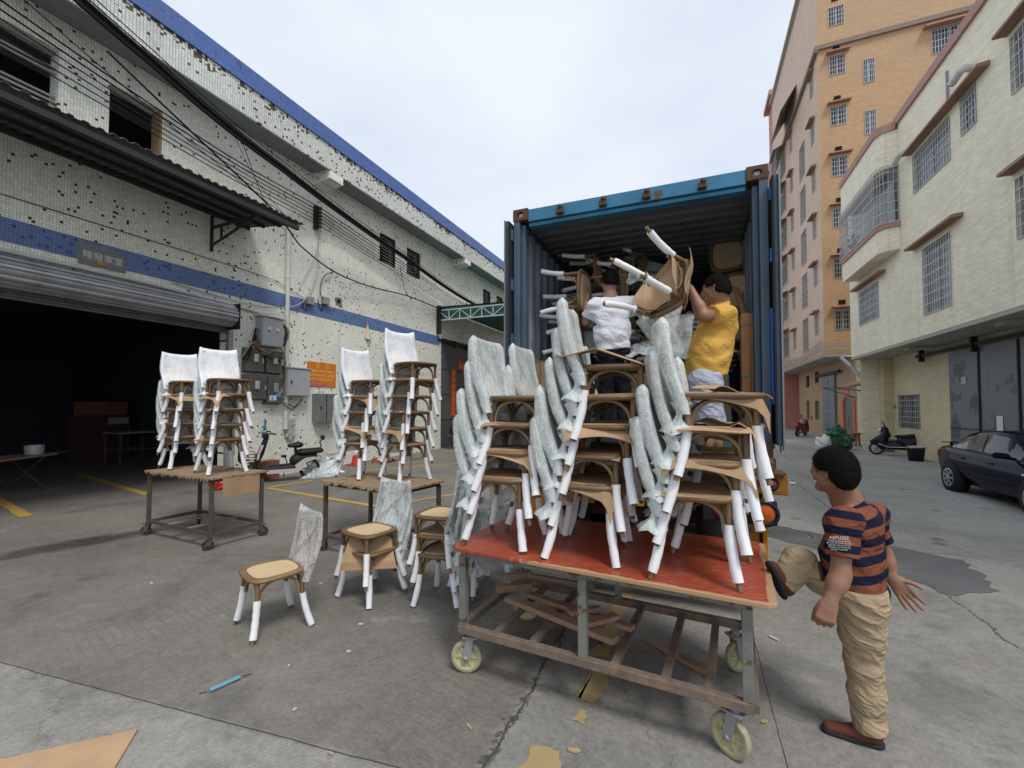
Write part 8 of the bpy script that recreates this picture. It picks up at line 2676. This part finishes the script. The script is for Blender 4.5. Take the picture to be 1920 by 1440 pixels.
# ================================================================== INSIDE THE GATEWAY
tb_ = empty('folding_table', (-13.05, 4.35, 0), R(122), 'wooden folding table with crossed legs inside the dark gateway', 'table')
MB().box(-1.0, 0.75, -0.36, 0.36, 0.72, 0.755).build('table_top', pm('old_table_top', (0.30, 0.20, 0.14), 0.7, var=0.3), tb_)
for sx in (-0.55, 0.45):
    for s_ in (-1, 1): MB().tube([(sx + 0.02 * s_, -0.38 * s_, 0.0), (sx + 0.02 * s_, 0.36 * s_, 0.715)], 0.014, 8).build('leg', M['steel'], tb_)
pt = empty('cooking_pot', (-13.15, 4.80, 0.757), 0, 'pale metal pot with handle on the folding table', 'pot')
MB().lathe([(0.0, 0.0), (0.14, 0.0), (0.15, 0.02), (0.155, 0.2), (0.15, 0.205), (0.143, 0.2), (0.14, 0.03), (0.0, 0.02)], 22).build('bowl', M['lightgrey'], pt)
MB().tube([(-0.13, -0.05, 0.19), (-0.28, -0.12, 0.26)], 0.015, 8).build('handle', M['black'], pt)
shf = empty('steel_frame_stand', (-16.6, 8.3, 0), 0, 'steel leg stand standing deep inside the gateway', 'stand')
for sx in (-0.4, 0.4):
    for sy in (-0.5, 0.5): MB().box(sx - 0.03, sx + 0.03, sy - 0.03, sy + 0.03, 0, 0.95).build('leg', M['steel'], shf)
MB().box(-0.45, 0.45, -0.55, 0.55, 0.95, 1.0).build('top', M['greymetal'], shf)
MB().bar((-0.4, -0.5, 0.45), (-0.4, 0.5, 0.45), 0.04, 0.04).build('rail', M['steel'], shf)
MB().bar((0.4, -0.5, 0.45), (0.4, 0.5, 0.45), 0.04, 0.04).build('rail', M['steel'], shf)
cb = empty('stacked_carton', (-18.6, 8.4, 0), R(20), 'pale carton stacked on dark goods at the back of the gateway', 'carton')
MB().box(-0.6, 0.6, -0.5, 0.5, 0, 1.5).build('lower_box', pm('dark_goods', (0.08, 0.045, 0.04), 0.8), cb, 0.01)
MB().box(-0.55, 0.55, -0.4, 0.4, 1.505, 1.95).build('upper_box', bpy.data.materials['brown_carton'], cb, 0.01)
MB().box(0.605, 0.61, -0.35, 0.38, 1.2, 1.42).build('label_sheet', M['lightgrey'], cb)

# ================================================================== RIGHT-HAND STREET DETAILS
bk_ = empty('bucket', (6.75, 18.45, 0), 0, 'black bucket with a pale lid standing in front of the scooter', 'bucket')
MB().lathe([(0.0, 0.0), (0.19, 0.0), (0.235, 0.42), (0.245, 0.44), (0.225, 0.44), (0.19, 0.05)], 22).build('pail', M['black'], bk_)
MB().cbox((0.02, 0.0, 0.46), (0.42, 0.34, 0.035), (R(5), R(-6), 0)).build('lid', M['lightgrey'], bk_, 0.01)
gb = empty('rubbish_bin', (5.35, 22.0, 0), 0, 'green bin heaped with bags at the roadside', 'bin')
MB().lathe([(0.0, 0.0), (0.22, 0.0), (0.30, 0.5), (0.32, 0.52), (0.28, 0.52), (0.22, 0.05)], 20).build('bin_body', pm('bin_green', (0.10, 0.19, 0.10), 0.6), gb)
for i, (x_, y_, r_, c_, lab) in enumerate([(5.0, 21.9, 0.30, M['white'], 'white rubbish bag leaning on the green bin'), (5.8, 22.4, 0.34, pm('green_bag', (0.02, 0.11, 0.06), 0.35, var=0.4), 'shiny dark green rubbish bag right of the bin'), (5.55, 22.55, 0.36, None, 'bulging green rubbish bag on top behind the bin')]):
    S = SDF((-0.6, -0.6, -0.05), (0.6, 0.6, 1.1), 0.03)
    z_ = 0.32 if i == 2 else 0.0
    S.cone((0, 0, r_ * 0.8 + z_), (0.1, 0.1, r_ + z_), r_, r_ * 0.85, 0.1).cone((0, 0, r_ * 1.5 + z_), (0.05, 0, r_ * 1.9 + z_), r_ * 0.5, r_ * 0.15, 0.1).noise(0.035, 13, i)
    tag(inst('rubbish_bag', S.mesh('rubbish_bag', c_ or bpy.data.materials['green_bag']), None, (x_, y_, 0)), lab, 'bag', 'rubbish bags')
for i in range(3):
    st = empty('wooden_stool', (6.45 + 0.30 * i, 24.35 + 0.35 * i, 0), R(20), ['leftmost low stool by the lodge door', 'middle low red stool by the lodge door', 'right low stool by the lodge door'][i], 'stool', 'stools by the lodge')
    mt_ = M['red'] if i == 1 else wd_
    MB().box(-0.22, 0.22, -0.18, 0.18, 0.52, 0.56).build('seat', mt_, st)
    for sx in (-1, 1):
        for sy in (-1, 1): MB().bar((sx * 0.17, sy * 0.13, 0.52), (sx * 0.21, sy * 0.17, 0), 0.05, 0.05).build('leg', mt_ if i == 1 else M['lightgrey'], st)

# ================================================================== LITTER ON THE GROUND
o = MB().add([(p[0], p[1], 0.012) for p in [(-3.6, 0.95), (-3.25, 1.12), (-2.87, 1.50), (-2.62, 1.25), (-2.9, 0.7)]] + [(p[0], p[1], 0.006) for p in [(-3.6, 0.95), (-3.25, 1.12), (-2.87, 1.50), (-2.62, 1.25), (-2.9, 0.7)]], [(0, 1, 2, 3, 4), (5, 6, 7, 8, 9), (0, 1, 6, 5), (1, 2, 7, 6), (2, 3, 8, 7), (3, 4, 9, 8), (4, 0, 5, 9)]).build('cardboard_sheet', M['card'])
tag(o, 'flat pointed cardboard sheet lying at the lower left', 'cardboard')
bl = empty('blue_strip', (-2.81, 1.95, 0.012), R(72), 'short pale blue plastic strip lying on the yard', 'litter')
MB().bar((-0.085, 0, 0), (0.085, 0.004, 0.004), 0.03, 0.014).build('strip', pm('pale_blue_plastic', (0.15, 0.34, 0.44), 0.5, var=0.25), bl, 0.004)
MB().tube([(-0.10, 0, 0), (-0.14, 0.01, 0.002)], 0.003, 5).tube([(0.10, 0, 0), (0.15, -0.012, 0.0)], 0.003, 5).build('string', M['black'], bl)
rd = random.Random(11)
chipw = pm('wood_chip', (0.45, 0.33, 0.19), 0.8, var=0.2)
chipp = pm('paper_scrap', (0.55, 0.55, 0.52), 0.8, var=0.1)
LS = 0.6
spots = [(-1.18, 2.22, 0.03, 0, 'pale wood chip on the yard below the red cart'), (-0.60, 2.28, 0.045, 0, 'pointed wood splinter beside the yellow paint'), (-1.75, 1.78, 0.02, 0, 'tiny yellow wood chip near the slab edge'), (0.55, 3.95, 0.05, 1, 'white scrap on the lane beyond the braced foot'),
         (-2.55, 2.9, 0.03, 1, 'white paper scrap right of the lone chair'), (-2.35, 2.55, 0.025, 1, 'small white scrap in front of the paired chairs'), (-3.5, 3.4, 0.03, 1, 'white scrap behind the lone chair'), (-2.6, 2.25, 0.02, 1, 'white fleck near the lone chair foot'), (-4.3, 5.1, 0.05, 1, 'white scrap left of the far cart'), (2.45, 9.0, 0.06, 1, 'pale flat scrap on the far lane'), (0.95, 2.62, 0.03, 0, 'thin splinter near the standing shoe'), (-5.1, 2.75, 0.025, 1, 'tiny scrap on the open yard'), (0.35, 2.9, 0.03, 0, 'brown sliver by the right castor'), (-2.2, 1.95, 0.018, 1, 'white crumb on the yard centre')]
for i, (x_, y_, s_, k_, lab) in enumerate(spots):
    a = rd.uniform(0, 6)
    s_ *= LS
    pts = [(s_ * (1 + 0.5 * rd.random()) * math.cos(t), s_ * 0.45 * (0.7 + 0.5 * rd.random()) * math.sin(t)) for t in [2 * PI * j / 7 for j in range(7)]]
    o = MB().prism(pts, 0.002, 0.012).build('litter_scrap', chipp if k_ else chipw)
    o.location = (x_, y_, 0.003)
    o.rotation_euler = (0, 0, a)
    tag(o, lab, 'litter', 'litter on the ground')
